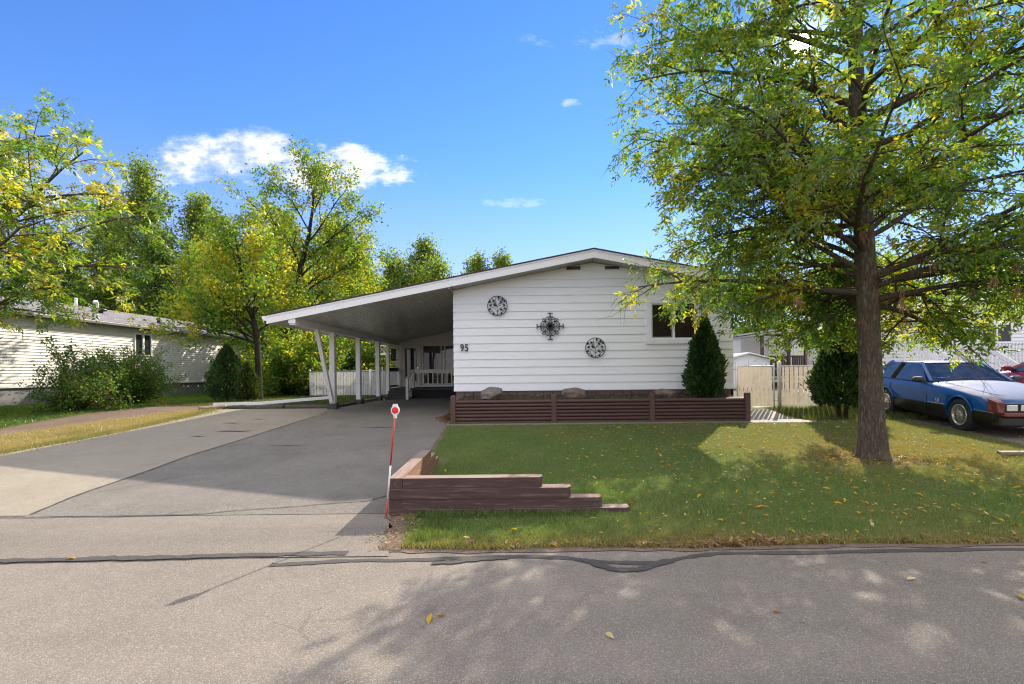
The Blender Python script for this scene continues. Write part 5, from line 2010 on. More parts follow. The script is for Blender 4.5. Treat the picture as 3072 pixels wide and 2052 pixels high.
def blue_car():
    head = R(9)
    f = Vector((-math.sin(head), -math.cos(head), 0))
    t = thing('parked_car', 'blue two-door coupe with black lower body parked nose-out on the gravel', 'car', (9.40, 10.65, g(10.65) + 0.0), math.atan2(f.y, f.x), local=True)
    t.rotation_euler = (0, 0.042, math.atan2(f.y, f.x))

    def sec(x, w, zb, zs, zc, tuck=.9):
        zm = min(.47, zs - .12)
        return (x, [(w * .55, zb), (w * tuck, zb + .01), (w * .985, zb + .10), (w, zm), (w * 1.002, zm + .02), (w * .998, (zm + zs) / 2 + .05), (w * .975, zs - .05), (w * .93, zs), (w * .5, zs + (zc - zs) * .75), (0, zc)])
    secs = [sec(2.17, .70, .27, .60, .615), sec(2.12, .80, .22, .645, .665), sec(2.0, .835, .19, .685, .715), sec(1.7, .862, .18, .745, .785), sec(1.3, .868, .18, .80, .845), sec(.9, .87, .18, .845, .895), sec(.35, .87, .18, .885, .935),
            sec(.1, .87, .18, .885, .90), sec(-.4, .87, .18, .895, .90), sec(-1.2, .87, .18, .91, .93), sec(-1.8, .86, .19, .93, .97), sec(-2.2, .83, .24, .93, .97), sec(-2.34, .77, .34, .90, .92)]
    mb = MB()
    loft(mb, secs, [0, 0, 0, 1, 1, 1, 1, 1, 1][:9] if False else [1, 1, 1, 0, 0, 0, 0, 0, 0])
    me = mb.mesh('body')
    bm = bmesh.new()
    bm.from_mesh(me)
    bmesh.ops.remove_doubles(bm, verts=bm.verts, dist=1e-4)
    bmesh.ops.holes_fill(bm, edges=[e for e in bm.edges if e.is_boundary])
    # close the open floor between the halves
    bmesh.ops.recalc_face_normals(bm, faces=bm.faces)
    bm.to_mesh(me)
    bm.free()
    me.materials.append(MAT['car_blue'])
    me.materials.append(MAT['car_black'])
    body = link('body', me, MAT['car_blue'], t)
    cut_wheel_wells(body, [(1.30, .80), (1.30, -.80), (-1.25, .80), (-1.25, -.80)], .375, .5)
    # side stripe along the top of the black
    for sg in (1, -1):
        MB().bar((-2.2, .868 * sg * .97, .485), (.90, .873 * sg, .485), .008, .014).build('side_stripe', MAT['car_trim'], t)
        MB().bar((1.70, .866 * sg, .470), (2.1, .822 * sg, .455), .008, .012).build('side_stripe', MAT['car_trim'], t)
    # wheel arch lips
    for x in (1.30, -1.25):
        for sg in (1, -1):
            pts = [(x + .385 * math.cos(a), .872 * sg, .30 + .385 * math.sin(a)) for a in [R(18) + R(144) * i / 16 for i in range(17)]]
            MB().tube(pts, .020, 6).build('arch_lip', MAT['car_blue'], t)
            make_wheel(t, x, .765 * sg, sg)
    # greenhouse
    A0, A1 = Vector((.27, .755, .90)), Vector((-.36, .575, 1.285))
    C1, C0 = Vector((-1.42, .575, 1.275)), Vector((-1.92, .74, .94))
    B1, B0 = Vector((-1.0, .59, 1.285)), Vector((-1.08, .80, .905))
    mb = MB()
    xs = [-.34, -.46, -.7, -1.05, -1.30, -1.45]
    zt = [1.295, 1.315, 1.33, 1.325, 1.305, 1.275]
    ys = [-.595, -.52, -.3, 0, .3, .52, .595]
    v, fc = [], []
    for x, z in zip(xs, zt):
        for y in ys:
            v.append((x, y, z - .12 * abs(y) ** 3 * 1.2 - (.025 if abs(y) > .58 else 0)))
    for i in range(len(xs) - 1):
        for j in range(len(ys) - 1):
            p = i * len(ys) + j
            fc.append((p, p + len(ys), p + len(ys) + 1, p + 1))
    mb.add(v, fc, 0, True)
    mb.add([(p[0], p[1], p[2] - .03) for p in v], [q[::-1] for q in fc], 0, True)
    mb.build('roof', MAT['car_blue'], t, recalc=False)
    for sg in (1, -1):
        def S(p):
            return Vector((p.x, p.y * sg, p.z))
        MB().bar(S(A0), S(A1), .055, .075).build('pillar', MAT['car_blue'], t)
        MB().bar(S(B0), S(B1), .05, .11).build('pillar', MAT['car_black'], t)
        MB().bar(S(C0), S(C1), .06, .16).build('pillar', MAT['car_blue'], t)
        MB().bar(S(A1), S(C1), .045, .045).build('roof_rail', MAT['car_blue'], t)
        m = MB()
        quad(m, S(Vector((.20, .795, .905))), S(Vector((-1.03, .805, .90))), S(Vector((-.98, .60, 1.265))), S(Vector((-.33, .59, 1.262))))
        m.build('side_window', MAT['car_glass'], t)
        m = MB()
        quad(m, S(Vector((-1.11, .80, .91))), S(Vector((-1.72, .77, .93))), S(Vector((-1.38, .59, 1.255))), S(Vector((-1.04, .60, 1.265))))
        m.build('quarter_window', MAT['glass_dark'], t)
        m = MB()
        m.bar((.22, .815 * sg, .895), (-1.8, .815 * sg, .915), .03, .016)
        m.build('belt_trim', MAT['car_black'], t)
        # door gap
        m = MB()
        m.bar((.33, .872 * sg, .22), (.33, .874 * sg, .60), .006, .008)
        m.bar((.33, .874 * sg, .60), (.29, .835 * sg, .88), .006, .008)
        m.bar((-1.05, .874 * sg, .22), (-1.05, .874 * sg, .84), .006, .008)
        m.build('door_gap', MAT['car_black'], t)
        # mirror
        m = MB()
        m.bbox(.08, .22, .86 * sg - .02 * sg if sg > 0 else -1.04, 1.04 if sg > 0 else -.84, .90, 1.01, .03)
        mi_ = m.build('mirror', MAT['car_plastic'], t)
        MB().bar((.19, .80 * sg, .90), (.18, .90 * sg, .93), .07, .05).build('mirror_arm', MAT['car_plastic'], mi_)
    m = MB()
    quad(m, (.28, -.735, .905), (.28, .735, .905), (-.35, .57, 1.275), (-.35, -.57, 1.275))
    m.build('windshield', MAT['car_glass'], t)
    m = MB()
    quad(m, (-1.44, -.55, 1.265), (-1.44, .55, 1.265), (-1.98, .70, .95), (-1.98, -.70, .95))
    m.build('rear_window', MAT['car_glass'], t)
    m = MB()
    m.bar((.28, -.75, .905), (.28, .75, .905), .03, .02)
    m.bar((-.36, -.59, 1.285), (-.36, .59, 1.285), .03, .02)
    m.build('windshield_trim', MAT['car_black'], t)
    for y0, y1 in ((-.55, .0), (.02, .58)):
        MB().tube([(.36, y0, .945), (.29, y0 + .1, .955), (.22, y1, .975)], .010, 5).build('wiper', MAT['car_plastic'], t)
    MB().tube([(.42, -.70, .89), (.42, -.70, .99), (.42, -.48, 1.01)], .008, 5).build('aerial', MAT['car_plastic'], t)
    # interior
    m = MB()
    m.bbox(-1.7, .2, -.72, .72, .55, .80, .03)
    m.bbox(-.85, -.68, -.62, -.12, .80, 1.14, .05)
    m.bbox(-.85, -.68, .12, .62, .80, 1.14, .05)
    m.bbox(-.05, .22, -.70, .70, .80, .90, .03)
    m.build('interior', MAT['car_interior'], t)
    # hood: gap lines and faded panel
    for sg in (1, -1):
        MB().bar((.40, .66 * sg, .925), (1.95, .57 * sg, .742), .007, .004).build('hood_gap', MAT['car_black'], t)
    # nose: reddish header panel, lamps, bumper
    for sg in (1, -1):
        m = MB()
        m.add([(2.0, .842 * sg, .45), (2.0, .838 * sg, .70), (2.14, .80 * sg, .65), (2.17, .79 * sg, .47), (1.95, .70 * sg, .728), (2.13, .70 * sg, .668), (2.20, .71 * sg, .47), (2.20, .71 * sg, .635)],
              [(0, 3, 2, 1), (1, 2, 5, 4), (2, 3, 6, 7), (2, 7, 5)])
        m.build('nose_corner', MAT['car_bumper_red'], t)
    m = MB()
    m.bbox(2.10, 2.235, -.74, .74, .40, .47, .015)
    m.build('bumper_strip', MAT['car_bumper_red'], t)
    m = MB()
    m.bbox(1.98, 2.215, -.79, .79, .22, .40, .03)
    m.build('bumper', MAT['car_black'], t)
    m = MB()
    m.box(2.165, 2.19, -.70, .70, .475, .635)
    m.build('grille', MAT['car_black'], t)
    for sg in (1, -1):
        for y in (.60, .38):
            m = MB()
            m.bbox(2.185, 2.215, sg * y - .085, sg * y + .085, .50, .61, .008)
            m.build('headlight', MAT['lamp_lens'], t)
        m = MB()
        m.add([(2.03, .848 * sg, .50), (2.10, .826 * sg, .51), (2.07, .836 * sg, .60), (2.01, .846 * sg, .62)], [(0, 1, 2, 3)])
        m.build('marker_light', MAT['amber'], t)
    cu = bpy.data.curves.new('badge', 'FONT')
    cu.body = '5.0'
    cu.size = .11
    cu.extrude = .003
    b = text_mesh('badge', cu, MAT['chrome'], t)
    b.matrix_local = Matrix(((1, 0, 0, .62), (0, 0, -1, -.879), (0, 1, 0, .515), (0, 0, 0, 1)))
    return t


blue_car()


def maroon_car():
    head = R(11)
    f = Vector((math.sin(head), math.cos(head), 0))
    t = thing('parked_car', 'maroon sedan parked nose-in beyond the blue coupe at the right edge', 'car', (13.15, 11.7, g(11.7) + 0.02), math.atan2(f.y, f.x), local=True)
    t.rotation_euler = (0, -0.045, math.atan2(f.y, f.x))

    def sec(x, w, zb, zs, zc):
        return (x, [(w * .6, zb), (w * .92, zb + .01), (w * .99, zb + .12), (w, .5), (w * 1.005, .62), (w * .99, (.6 + zs) / 2 + .06), (w * .965, zs - .06), (w * .92, zs), (w * .5, zs + (zc - zs) * .75), (0, zc)])
    secs = [sec(2.25, .62, .30, .66, .70), sec(2.18, .76, .22, .74, .79), sec(1.9, .86, .19, .82, .88), sec(1.4, .895, .18, .91, .98), sec(.95, .90, .18, .97, 1.05), sec(.6, .90, .18, .985, 1.04),
            sec(0, .90, .18, .985, 1.0), sec(-.8, .90, .18, 1.0, 1.01), sec(-1.5, .89, .19, 1.03, 1.07), sec(-2.1, .85, .24, 1.04, 1.09), sec(-2.3, .78, .35, .98, 1.02)]
    mb = MB()
    loft(mb, secs, [0] * 9)
    me = mb.mesh('body')
    bm = bmesh.new()
    bm.from_mesh(me)
    bmesh.ops.remove_doubles(bm, verts=bm.verts, dist=1e-4)
    bmesh.ops.holes_fill(bm, edges=[e for e in bm.edges if e.is_boundary])
    bmesh.ops.recalc_face_normals(bm, faces=bm.faces)
    bm.to_mesh(me)
    bm.free()
    me.materials.append(MAT['car_maroon'])
    body = link('body', me, MAT['car_maroon'], t)
    cut_wheel_wells(body, [(1.35, .82), (1.35, -.82), (-1.32, .82), (-1.32, -.82)], .37, .5)
    for x in (1.35, -1.32):
        for sg in (1, -1):
            make_wheel(t, x, .79 * sg, sg, spokes=10)
    A0, A1 = Vector((1.0, .76, 1.0)), Vector((.02, .60, 1.44))
    C1, C0 = Vector((-1.15, .60, 1.43)), Vector((-1.75, .74, 1.05))
    mb = MB()
    xs = [.06, -.2, -.6, -1.0, -1.2]
    zt = [1.445, 1.475, 1.485, 1.465, 1.43]
    ys = [-.61, -.5, -.25, 0, .25, .5, .61]
    v, fc = [], []
    for x, z in zip(xs, zt):
        for y in ys:
            v.append((x, y, z - .13 * abs(y) ** 3 * 1.2 - (.02 if abs(y) > .6 else 0)))
    for i in range(len(xs) - 1):
        for j in range(len(ys) - 1):
            p = i * len(ys) + j
            fc.append((p, p + len(ys), p + len(ys) + 1, p + 1))
    mb.add(v, fc, 0, True)
    mb.add([(p[0], p[1], p[2] - .03) for p in v], [q[::-1] for q in fc], 0, True)
    mb.build('roof', MAT['car_maroon'], t, recalc=False)
    for sg in (1, -1):
        def S(x, y, z):
            return Vector((x, y * sg, z))
        MB().bar(S(*A0), S(*A1), .05, .075).build('pillar', MAT['car_maroon'], t)
        MB().bar(S(*A1), S(*C1), .05, .05).build('roof_rail', MAT['car_maroon'], t)
        MB().bar(S(*C0), S(*C1), .05, .14).build('pillar', MAT['car_maroon'], t)
        MB().bar(S(-.35, .80, 1.0), S(-.38, .615, 1.43), .04, .08).build('pillar', MAT['car_black'], t)
        m = MB()
        quad(m, S(.80, .82, 1.0), S(-.32, .825, 1.0), S(-.36, .625, 1.41), S(.06, .615, 1.41))
        m.build('side_window', MAT['car_glass'], t)
        m = MB()
        quad(m, S(-.40, .825, 1.0), S(-1.4, .80, 1.04), S(-1.1, .615, 1.40), S(-.42, .625, 1.41))
        m.build('side_window', MAT['car_glass'], t)
        m = MB()
        m.bar((.86, .835 * sg, .99), (-1.5, .83 * sg, 1.03), .02, .016)
        m.build('belt_trim', MAT['car_black'], t)
        m = MB()
        m.bbox(.66, .80, .90 if sg > 0 else -1.10, 1.10 if sg > 0 else -.90, 1.0, 1.13, .035)
        mm = m.build('mirror', MAT['car_maroon'], t)
        MB().bar((.76, .82 * sg, 1.0), (.73, .93 * sg, 1.04), .10, .06).build('mirror_arm', MAT['car_plastic'], mm)
        m = MB()
        for x in (.78, -.33):
            m.bar((x, .904 * sg, .25), (x + .02, .88 * sg, .96), .006, .008)
        m.build('door_gap', MAT['car_black'], t)
        m = MB()
        m.bbox(-.22, -.02, .895 * sg - .012, .895 * sg + .012, .86, .89, .006)
        m.build('door_handle', MAT['car_maroon'], t)
        m = MB()
        m.bbox(2.08, 2.2, .50 * sg if sg > 0 else -.74, .74 if sg > 0 else -.50, .62, .74, .02)
        m.build('headlight', MAT['lamp_lens'], t)
        m = MB()
        m.bbox(-2.33, -2.24, .55 * sg if sg > 0 else -.78, .78 if sg > 0 else -.55, .80, .98, .02)
        m.build('tail_light', MAT['reflector_red'], t)
    m = MB()
    quad(m, (1.0, -.74, 1.01), (1.0, .74, 1.01), (.04, .59, 1.43), (.04, -.59, 1.43))
    m.build('windshield', MAT['car_glass'], t)
    m = MB()
    quad(m, (-1.18, -.58, 1.42), (-1.18, .58, 1.42), (-1.8, .70, 1.07), (-1.8, -.70, 1.07))
    m.build('rear_window', MAT['car_glass'], t)
    m = MB()
    m.bbox(-1.5, .8, -.74, .74, .6, .88, .03)
    m.bbox(-.4, -.2, -.62, -.12, .88, 1.25, .05)
    m.bbox(-.4, -.2, .12, .62, .88, 1.25, .05)
    m.build('interior', MAT['car_interior'], t)


maroon_car()

# ------------------------------------------------------------------ vegetation helpers
def leaf_mesh(name, P, A, N, L, W, col, near=False):
    A = A / np.linalg.norm(A, axis=1)[:, None]
    S = np.cross(A, N)
    S /= np.maximum(np.linalg.norm(S, axis=1)[:, None], 1e-6)
    N2 = np.cross(S, A)
    if near:
        loc = [(0, 0, 0), (.30, .5, .07), (.66, .40, .05), (1, 0, -.10), (.66, -.40, .05), (.30, -.5, .07)]
        quads = [(0, 1, 2, 3), (0, 3, 4, 5)]
    else:
        loc = [(0, 0, 0), (.45, .5, .10), (1, 0, 0), (.45, -.5, .10)]
        quads = [(0, 1, 2), (0, 2, 3)]
    k = len(loc)
    n = len(P)
    V = np.empty((n, k, 3), dtype=np.float32)
    for i, (a, s, h) in enumerate(loc):
        V[:, i] = P + A * (a * L)[:, None] + S * (s * W)[:, None] + N2 * (h * L)[:, None]
    base = (np.arange(n) * k)[:, None]
    F = np.concatenate([base + np.array(q)[None, :] for q in quads], axis=1).reshape(-1, len(quads[0]))
    C = np.repeat(col, k, axis=0)
    return np_mesh(name, V.reshape(-1, 3), len(quads[0]), C, False, F)


def rand_dirs(rs, n):
    d = rs.normal(size=(n, 3))
    return d / np.linalg.norm(d, axis=1)[:, None]


class Wood:
    """collects branch tubes quickly"""

    def __init__(self):
        self.mb = MB()

    def add(self, pts, rad, sides):
        self.mb.tube(pts, rad, sides, cap=False, smooth=True)


def grow(rnd, p, d, L, r, level, spec, wood, anchors):
    sp = spec[level]
    n = sp['n']
    pts, dirs, rad = [p.copy()], [d.copy()], [r]
    step = L / n
    for i in range(n):
        t = (i + 1) / n
        w = sp['wig']
        d = d + Vector((rnd.gauss(0, w), rnd.gauss(0, w), rnd.gauss(0, w) + sp['lift'] - sp['droop'] * t))
        d.normalize()
        p = p + d * step
        pts.append(p.copy())
        dirs.append(d.copy())
        rad.append(r * (1 - t * sp.get('taper', .72)))
    wood.add(pts, rad, sp['sides'])
    if sp.get('leaf'):
        m = max(1, int(L / sp['leaf'] * rnd.uniform(.8, 1.2)))
        for i in range(m):
            t = sp.get('leaf0', .1) + (1 - sp.get('leaf0', .1)) * (i + rnd.random()) / m
            k = min(int(t * n), n - 1)
            q = t * n - k
            anchors.append((pts[k].lerp(pts[k + 1], q), dirs[k + 1]))
    if level + 1 < len(spec):
        m = max(1, int(round(sp['kids'] * rnd.uniform(.8, 1.2))))
        ph = rnd.uniform(0, 6.28)
        for i in range(m):
            t = sp['t0'] + (1 - sp['t0']) * (i + rnd.uniform(.2, .8)) / m
            k = min(int(t * n), n - 1)
            q = t * n - k
            base = pts[k].lerp(pts[k + 1], q)
            dd = dirs[k + 1]
            ref = Vector((0, 0, 1)) if abs(dd.z) < .85 else Vector((1, 0, 0))
            s1 = dd.cross(ref).normalized()
            s2 = dd.cross(s1)
            ph += 2.4
            # side shoots mostly in the plane of the branch
            a = ph if sp.get('round') else (rnd.gauss(0, .55) + (0 if i % 2 else math.pi))
            ang = R(sp['ang']) * rnd.uniform(.75, 1.25)
            nd = dd * math.cos(ang) + (s1 * math.cos(a) + s2 * math.sin(a)) * math.sin(ang)
            LL = L * sp['ratio'] * rnd.uniform(.7, 1.2) * (1.15 - .45 * t)
            grow(rnd, base, nd.normalized(), LL, max(.003, r * (1 - t * .7) * .55), level + 1, spec, wood, anchors)


def colours(rs, P, pal, wts, patch=0.5, seed=0, jitter=.18):
    """per leaf colour; neighbouring leaves tend to the same tone"""
    n = len(P)
    pal = np.array(pal)
    cum = np.cumsum(np.array(wts) / sum(wts))
    nz = vnoise(P[:, 0] + P[:, 2] * .37, P[:, 1] + P[:, 2] * .9, 1.6, seed)
    u = np.clip((1 - patch) * rs.rand(n) + patch * nz, 0, .999)
    # spread noise to a flat distribution
    u = np.argsort(np.argsort(u)) / n
    idx = np.searchsorted(cum, u)
    c = pal[np.minimum(idx, len(pal) - 1)]
    return c * (1 + rs.uniform(-jitter, jitter, (n, 1))) * (1 + rs.uniform(-.06, .06, (n, 3)))


GREEN = (0.062, 0.135, 0.024)
DGREEN = (0.038, 0.088, 0.020)
LGREEN = (0.115, 0.185, 0.030)
YGREEN = (0.185, 0.225, 0.030)
YELLOW = (0.34, 0.30, 0.030)
GOLD = (0.36, 0.24, 0.035)
OLIVE = (0.105, 0.135, 0.042)
BROWN = (0.17, 0.085, 0.035)


def compound(rs, anchors, nl=5, rach=.17, L=.085, W=.032, droop=.35):
    P0 = np.array([a[0] for a in anchors])
    D0 = np.array([a[1] for a in anchors])
    n = len(P0)
    ax = D0 * .55 + rand_dirs(rs, n) * .85 + np.array([0, 0, -droop * .6])
    ax /= np.linalg.norm(ax, axis=1)[:, None]
    up = np.array([0, 0, 1.0]) + rand_dirs(rs, n) * .55
    side = np.cross(ax, up)
    side /= np.maximum(np.linalg.norm(side, axis=1)[:, None], 1e-6)
    nrm = np.cross(side, ax)
    Ps, As, Ns, Ls, Ws = [], [], [], [], []
    lay = [(.40, 1.0), (.40, -1.0), (.75, .9), (.75, -.9), (1.0, 0.0), (.15, .95), (.15, -.95)][:nl]
    rl = rach * rs.uniform(.7, 1.25, n)
    for t, s in lay:
        a = ax * math.cos(s * .95) + side * math.sin(s * .95) + rand_dirs(rs, n) * .22 + np.array([0, 0, -droop]) * .5
        Ps.append(P0 + ax * (rl * t)[:, None] + np.array([0, 0, -1.0]) * (rl * t * t * .25)[:, None])
        As.append(a)
        Ns.append(nrm + rand_dirs(rs, n) * .45)
        k = rs.uniform(.75, 1.2, n)
        Ls.append(L * k)
        Ws.append(W * k)
    return [np.concatenate(x) for x in (Ps, As, Ns, Ls, Ws)]


def clustered(rs, anchors, per, spread, L, W, droop=.3):
    P0 = np.repeat(np.array([a[0] for a in anchors]), per, axis=0)
    D0 = np.repeat(np.array([a[1] for a in anchors]), per, axis=0)
    n = len(P0)
    P = P0 + rs.normal(size=(n, 3)) * spread
    A = D0 * .4 + rand_dirs(rs, n) + np.array([0, 0, -droop])
    N = np.array([0, 0, .8]) + rand_dirs(rs, n)
    k = rs.uniform(.7, 1.25, n)
    return [P, A, N, L * k, W * k]


def trunk_mesh(pts, rad, sides=20, rough=.05, seed=0):
    """trunk with a flared, slightly ridged surface"""
    rs = np.random.RandomState(seed)
    pts = np.array(pts, dtype=float)
    rad = np.array(rad, dtype=float)
    zs = np.linspace(0, len(pts) - 1, max(24, len(pts) * 8))
    idx = np.arange(len(pts))
    C = np.stack([np.interp(zs, idx, pts[:, k]) for k in range(3)], 1)
    rr = np.interp(zs, idx, rad)
    a = np.linspace(0, 2 * np.pi, sides, endpoint=False)
    ph = rs.uniform(0, 6.28, 6)
    V = []
    for i in range(len(zs)):
        h = C[i, 2]
        m = 1 + rough * (np.sin(a * 5 + ph[0] + .7 * np.sin(h * 1.7 + ph[1])) * .45 + np.sin(a * 9 + ph[2] + np.sin(h * 3.1)) * .35 + np.sin(a * 3 + h * .8 + ph[3]) * .5)
        V.append(np.stack([C[i, 0] + rr[i] * m * np.cos(a), C[i, 1] + rr[i] * m * np.sin(a), np.full(sides, h)], 1))
    V = np.concatenate(V)
    F = []
    for i in range(len(zs) - 1):
        for k in range(sides):
            k2 = (k + 1) % sides
            F.append((i * sides + k, i * sides + k2, (i + 1) * sides + k2, (i + 1) * sides + k))
    return V, np.array(F)


def make_tree(name, label, base, trunk_pts, trunk_rad, limbs, spec, leaf, pal, wts, bark, seed, group=None, cat='tree', mat='leaf_far', keep=None, near=False, limb_parts=False, patch=.5, trunk_sides=14, limb_r=.013):
    """limbs: list of (height fraction index on trunk, azimuth, elevation, length)"""
    rnd = random.Random(seed)
    rs = np.random.RandomState(seed)
    bx, by = base
    b = Vector((bx, by, g(by)))
    t = thing(name, label, cat, b, group=group)
    tp = [Vector(p) + b for p in trunk_pts]
    V, F = trunk_mesh(tp, trunk_rad, trunk_sides, seed=seed)
    me = np_mesh('trunk', V - np.array(b), 4, None, True, F)
    link('trunk', me, MAT[bark], t)
    zt = [p.z for p in tp]
    anchors = []
    wood = Wood()
    for (h, az, el, L) in limbs:
        k = 0
        hz = b.z + h
        while k < len(zt) - 2 and zt[k + 1] < hz:
            k += 1
        q = min(1, max(0, (hz - zt[k]) / max(1e-6, zt[k + 1] - zt[k])))
        p = tp[k].lerp(tp[k + 1], q)
        r = (trunk_rad[k] * (1 - q) + trunk_rad[k + 1] * q)
        d = Vector((math.cos(az) * math.cos(el), math.sin(az) * math.cos(el), math.sin(el)))
        if limb_parts:
            wood = Wood()
        grow(rnd, p, d, L, min(r * .5, .012 + L * limb_r), 0, spec, wood, anchors)
        if limb_parts:
            wood.mb.build('limb', MAT[bark], t, recalc=False)
    if not limb_parts and wood.mb.v:
        wood.mb.build('limbs', MAT[bark], t, recalc=False)
    if keep:
        anchors = [a for a in anchors if keep(a[0])]
    P, A, N, L, W = leaf(rs, anchors)
    c = colours(rs, P, pal, wts, patch, seed)
    me = leaf_mesh('crown', P - np.array(b), A, N, L, W, c, near)
    o = link('crown', me, MAT[mat], t)
    tag(o, kind='stuff')
    return t


# ------------------------------------------------------------------ the ash on the front lawn
def front_ash():
    rnd = random.Random(21)
    T = [(0, 0, -.1), (.0, 0, .12), (-.01, 0, .5), (-.03, 0, 1.3), (-.07, 0, 2.4), (-.12, .02, 4.0), (-.18, .03, 5.6), (-.16, .05, 7.2), (-.2, .02, 9.0), (-.15, 0, 10.6)]
    Rr = [.27, .205, .168, .150, .142, .122, .10, .078, .048, .015]
    limbs = []
    n = 34
    az = .6
    for i in range(n):
        f = i / (n - 1)
        h = 2.45 + 7.3 * f ** 1.05
        az += 2.399
        el = R(16 + 34 * f + rnd.uniform(-8, 8))
        L = (3.35 - .3 * f - 1.8 * max(0, f - .55) / .45) * rnd.uniform(.86, 1.10)
        limbs.append((h, az, el, L))
    # long low limbs that reach over the drive, towards the house wall and to the right
    limbs += [(2.75, R(168), R(30), 2.9), (3.0, R(192), R(28), 2.9), (3.2, R(150), R(24), 2.9), (2.3, R(10), R(12), 3.6), (2.5, R(-35), R(14), 3.4), (2.6, R(40), R(18), 3.4),
              (3.4, R(205), R(25), 3.4), (4.6, R(5), R(24), 3.9), (5.0, R(-12), R(28), 3.8), (3.9, R(175), R(28), 3.6), (5.2, R(178), R(30), 3.4), (6.0, R(165), R(28), 3.3), (6.4, R(195), R(30), 3.2), (2.4, R(110), R(16), 3.0), (2.2, R(70), R(10), 3.0),
              (2.35, R(-10), R(4), 3.3), (2.7, R(-60), R(10), 2.8), (2.3, R(20), R(2), 3.4), (2.4, R(55), R(4), 3.2), (2.45, R(85), R(6), 2.9), (2.6, R(0), R(8), 3.6), (2.5, R(120), R(10), 2.6), (7.0, R(185), R(22), 3.0), (4.3, R(150), R(22), 3.3),
              (2.9, R(80), R(24), 2.9), (3.5, R(105), R(28), 2.8), (4.2, R(62), R(30), 2.8), (3.3, R(40), R(26), 2.8), (4.9, R(88), R(35), 2.6), (3.8, R(20), R(30), 2.8), (2.7, R(135), R(26), 2.7), (3.6, R(160), R(26), 2.8), (3.4, R(178), R(34), 2.8)]
    spec = [dict(n=7, wig=.07, lift=.02, droop=.13, sides=7, kids=11, t0=.16, ang=48, ratio=.40, taper=.8),
            dict(n=5, wig=.10, lift=.02, droop=.16, sides=4, kids=7, t0=.15, ang=46, ratio=.42, taper=.8, leaf=.16, leaf0=.35),
            dict(n=4, wig=.12, lift=.03, droop=.10, sides=3, leaf=.064, leaf0=.08, taper=.7)]
    base = (5.02, 7.15)

    cam_p = Vector((0, 0, CAM_H))

    def keep(p):
        # the crown is open where the sun comes through, and nothing grows into the house
        v = p - cam_p
        t = v.dot(SUN)
        if (v - SUN * t).length < .06 + .10 * rnd.random() and t > 4:
            return False
        if p.y > 11.4 and p.x < 5.6:
            return False
        lim = 1.25 + .30 * rnd.random() + (1.6 if p.z < 2.25 else .7 if p.z < 2.5 else .15 if p.z < 2.8 else 0)
        if p.x < lim:
            return False
        if p.z > 2.9 and rnd.random() < .22:
            return False
        return p.z > 1.5 + .3 * rnd.random() + (.55 if p.x < 3.9 else 0)

    def leaf(rs, an):
        return compound(rs, an, 5, .15, .084, .033)
    return make_tree('ash_tree', 'tall ash tree with straight grey trunk on the front lawn, leaves turning yellow', base, T, Rr, limbs, spec, leaf,
              [DGREEN, GREEN, LGREEN, YGREEN, YELLOW], [.10, .25, .34, .22, .09], 'bark_ash', 21, mat='leaf', near=True, limb_parts=True, keep=keep, patch=.55, trunk_sides=28, limb_r=.0105)


ASH = front_ash()


# hanging bunches of dry ash seeds in the lower crown
def seed_bunch():
    m = MB()
    rs = random.Random(2)
    for i in range(26):
        a = rs.uniform(0, 6.28)
        r0 = rs.uniform(0, .018)
        L = rs.uniform(.04, .06)
        z = -rs.uniform(0, .09)
        p = Vector((r0 * math.cos(a), r0 * math.sin(a), z))
        d = Vector((math.cos(a) * .45, math.sin(a) * .45, -1)).normalized()
        s = d.cross(Vector((rs.uniform(-1, 1), rs.uniform(-1, 1), .2))).normalized() * .005
        m.add([p, p + d * L * .5 + s, p + d * L, p + d * L * .5 - s], [(0, 1, 2, 3)])
    return m.mesh('seed_bunch', recalc=False)


simple('seed_brown', (0.22, 0.11, 0.05), .8, var=.3, scale=30)
SB = seed_bunch()
SB.materials.append(MAT['seed_brown'])
rs_ = random.Random(77)
for k in range(46):
    a = rs_.uniform(-2.9, 1.9)
    rr = rs_.uniform(.35, 2.9)
    x, y = 5.0 + rr * math.cos(a), 7.1 + rr * math.sin(a) * .9
    if y > 11 or y < 4.2:
        continue
    o = bpy.data.objects.new('seed_bunch', SB)
    COL.objects.link(o)
    o.parent = ASH
    o.location = Vector((x, y, rs_.uniform(2.1, 3.6))) - OFFSET[ASH]
    o.rotation_euler = (rs_.uniform(-.2, .2), rs_.uniform(-.2, .2), rs_.uniform(0, 6))
    s = rs_.uniform(.8, 1.4)
    o.scale = (s, s, s * 1.2)

# ------------------------------------------------------------------ other trees
SPEC_BROAD = [dict(n=6, wig=.09, lift=.05, droop=.06, sides=6, kids=8, t0=.2, ang=42, ratio=.42, round=True),
              dict(n=4, wig=.12, lift=.04, droop=.08, sides=4, kids=5, t0=.2, ang=42, ratio=.45, round=True, leaf=.30, leaf0=.4),
              dict(n=3, wig=.14, lift=.03, droop=.08, sides=3, leaf=.15, leaf0=.1)]
SPEC_FAR = [dict(n=5, wig=.09, lift=.06, droop=.03, sides=5, kids=7, t0=.15, ang=40, ratio=.40, round=True, leaf=.5, leaf0=.4),
            dict(n=3, wig=.13, lift=.04, droop=.05, sides=3, leaf=.20, leaf0=.05)]


def auto_limbs(rnd, n, h0, h1, L0, L1, e0, e1, p=1.0):
    out = []
    az = rnd.uniform(0, 6.28)
    for i in range(n):
        f = i / max(1, n - 1)
        az += 2.399
        out.append((h0 + (h1 - h0) * f, az, R(e0 + (e1 - e0) * f + rnd.uniform(-7, 7)), (L0 + (L1 - L0) * f ** p) * rnd.uniform(.8, 1.15)))
    return out


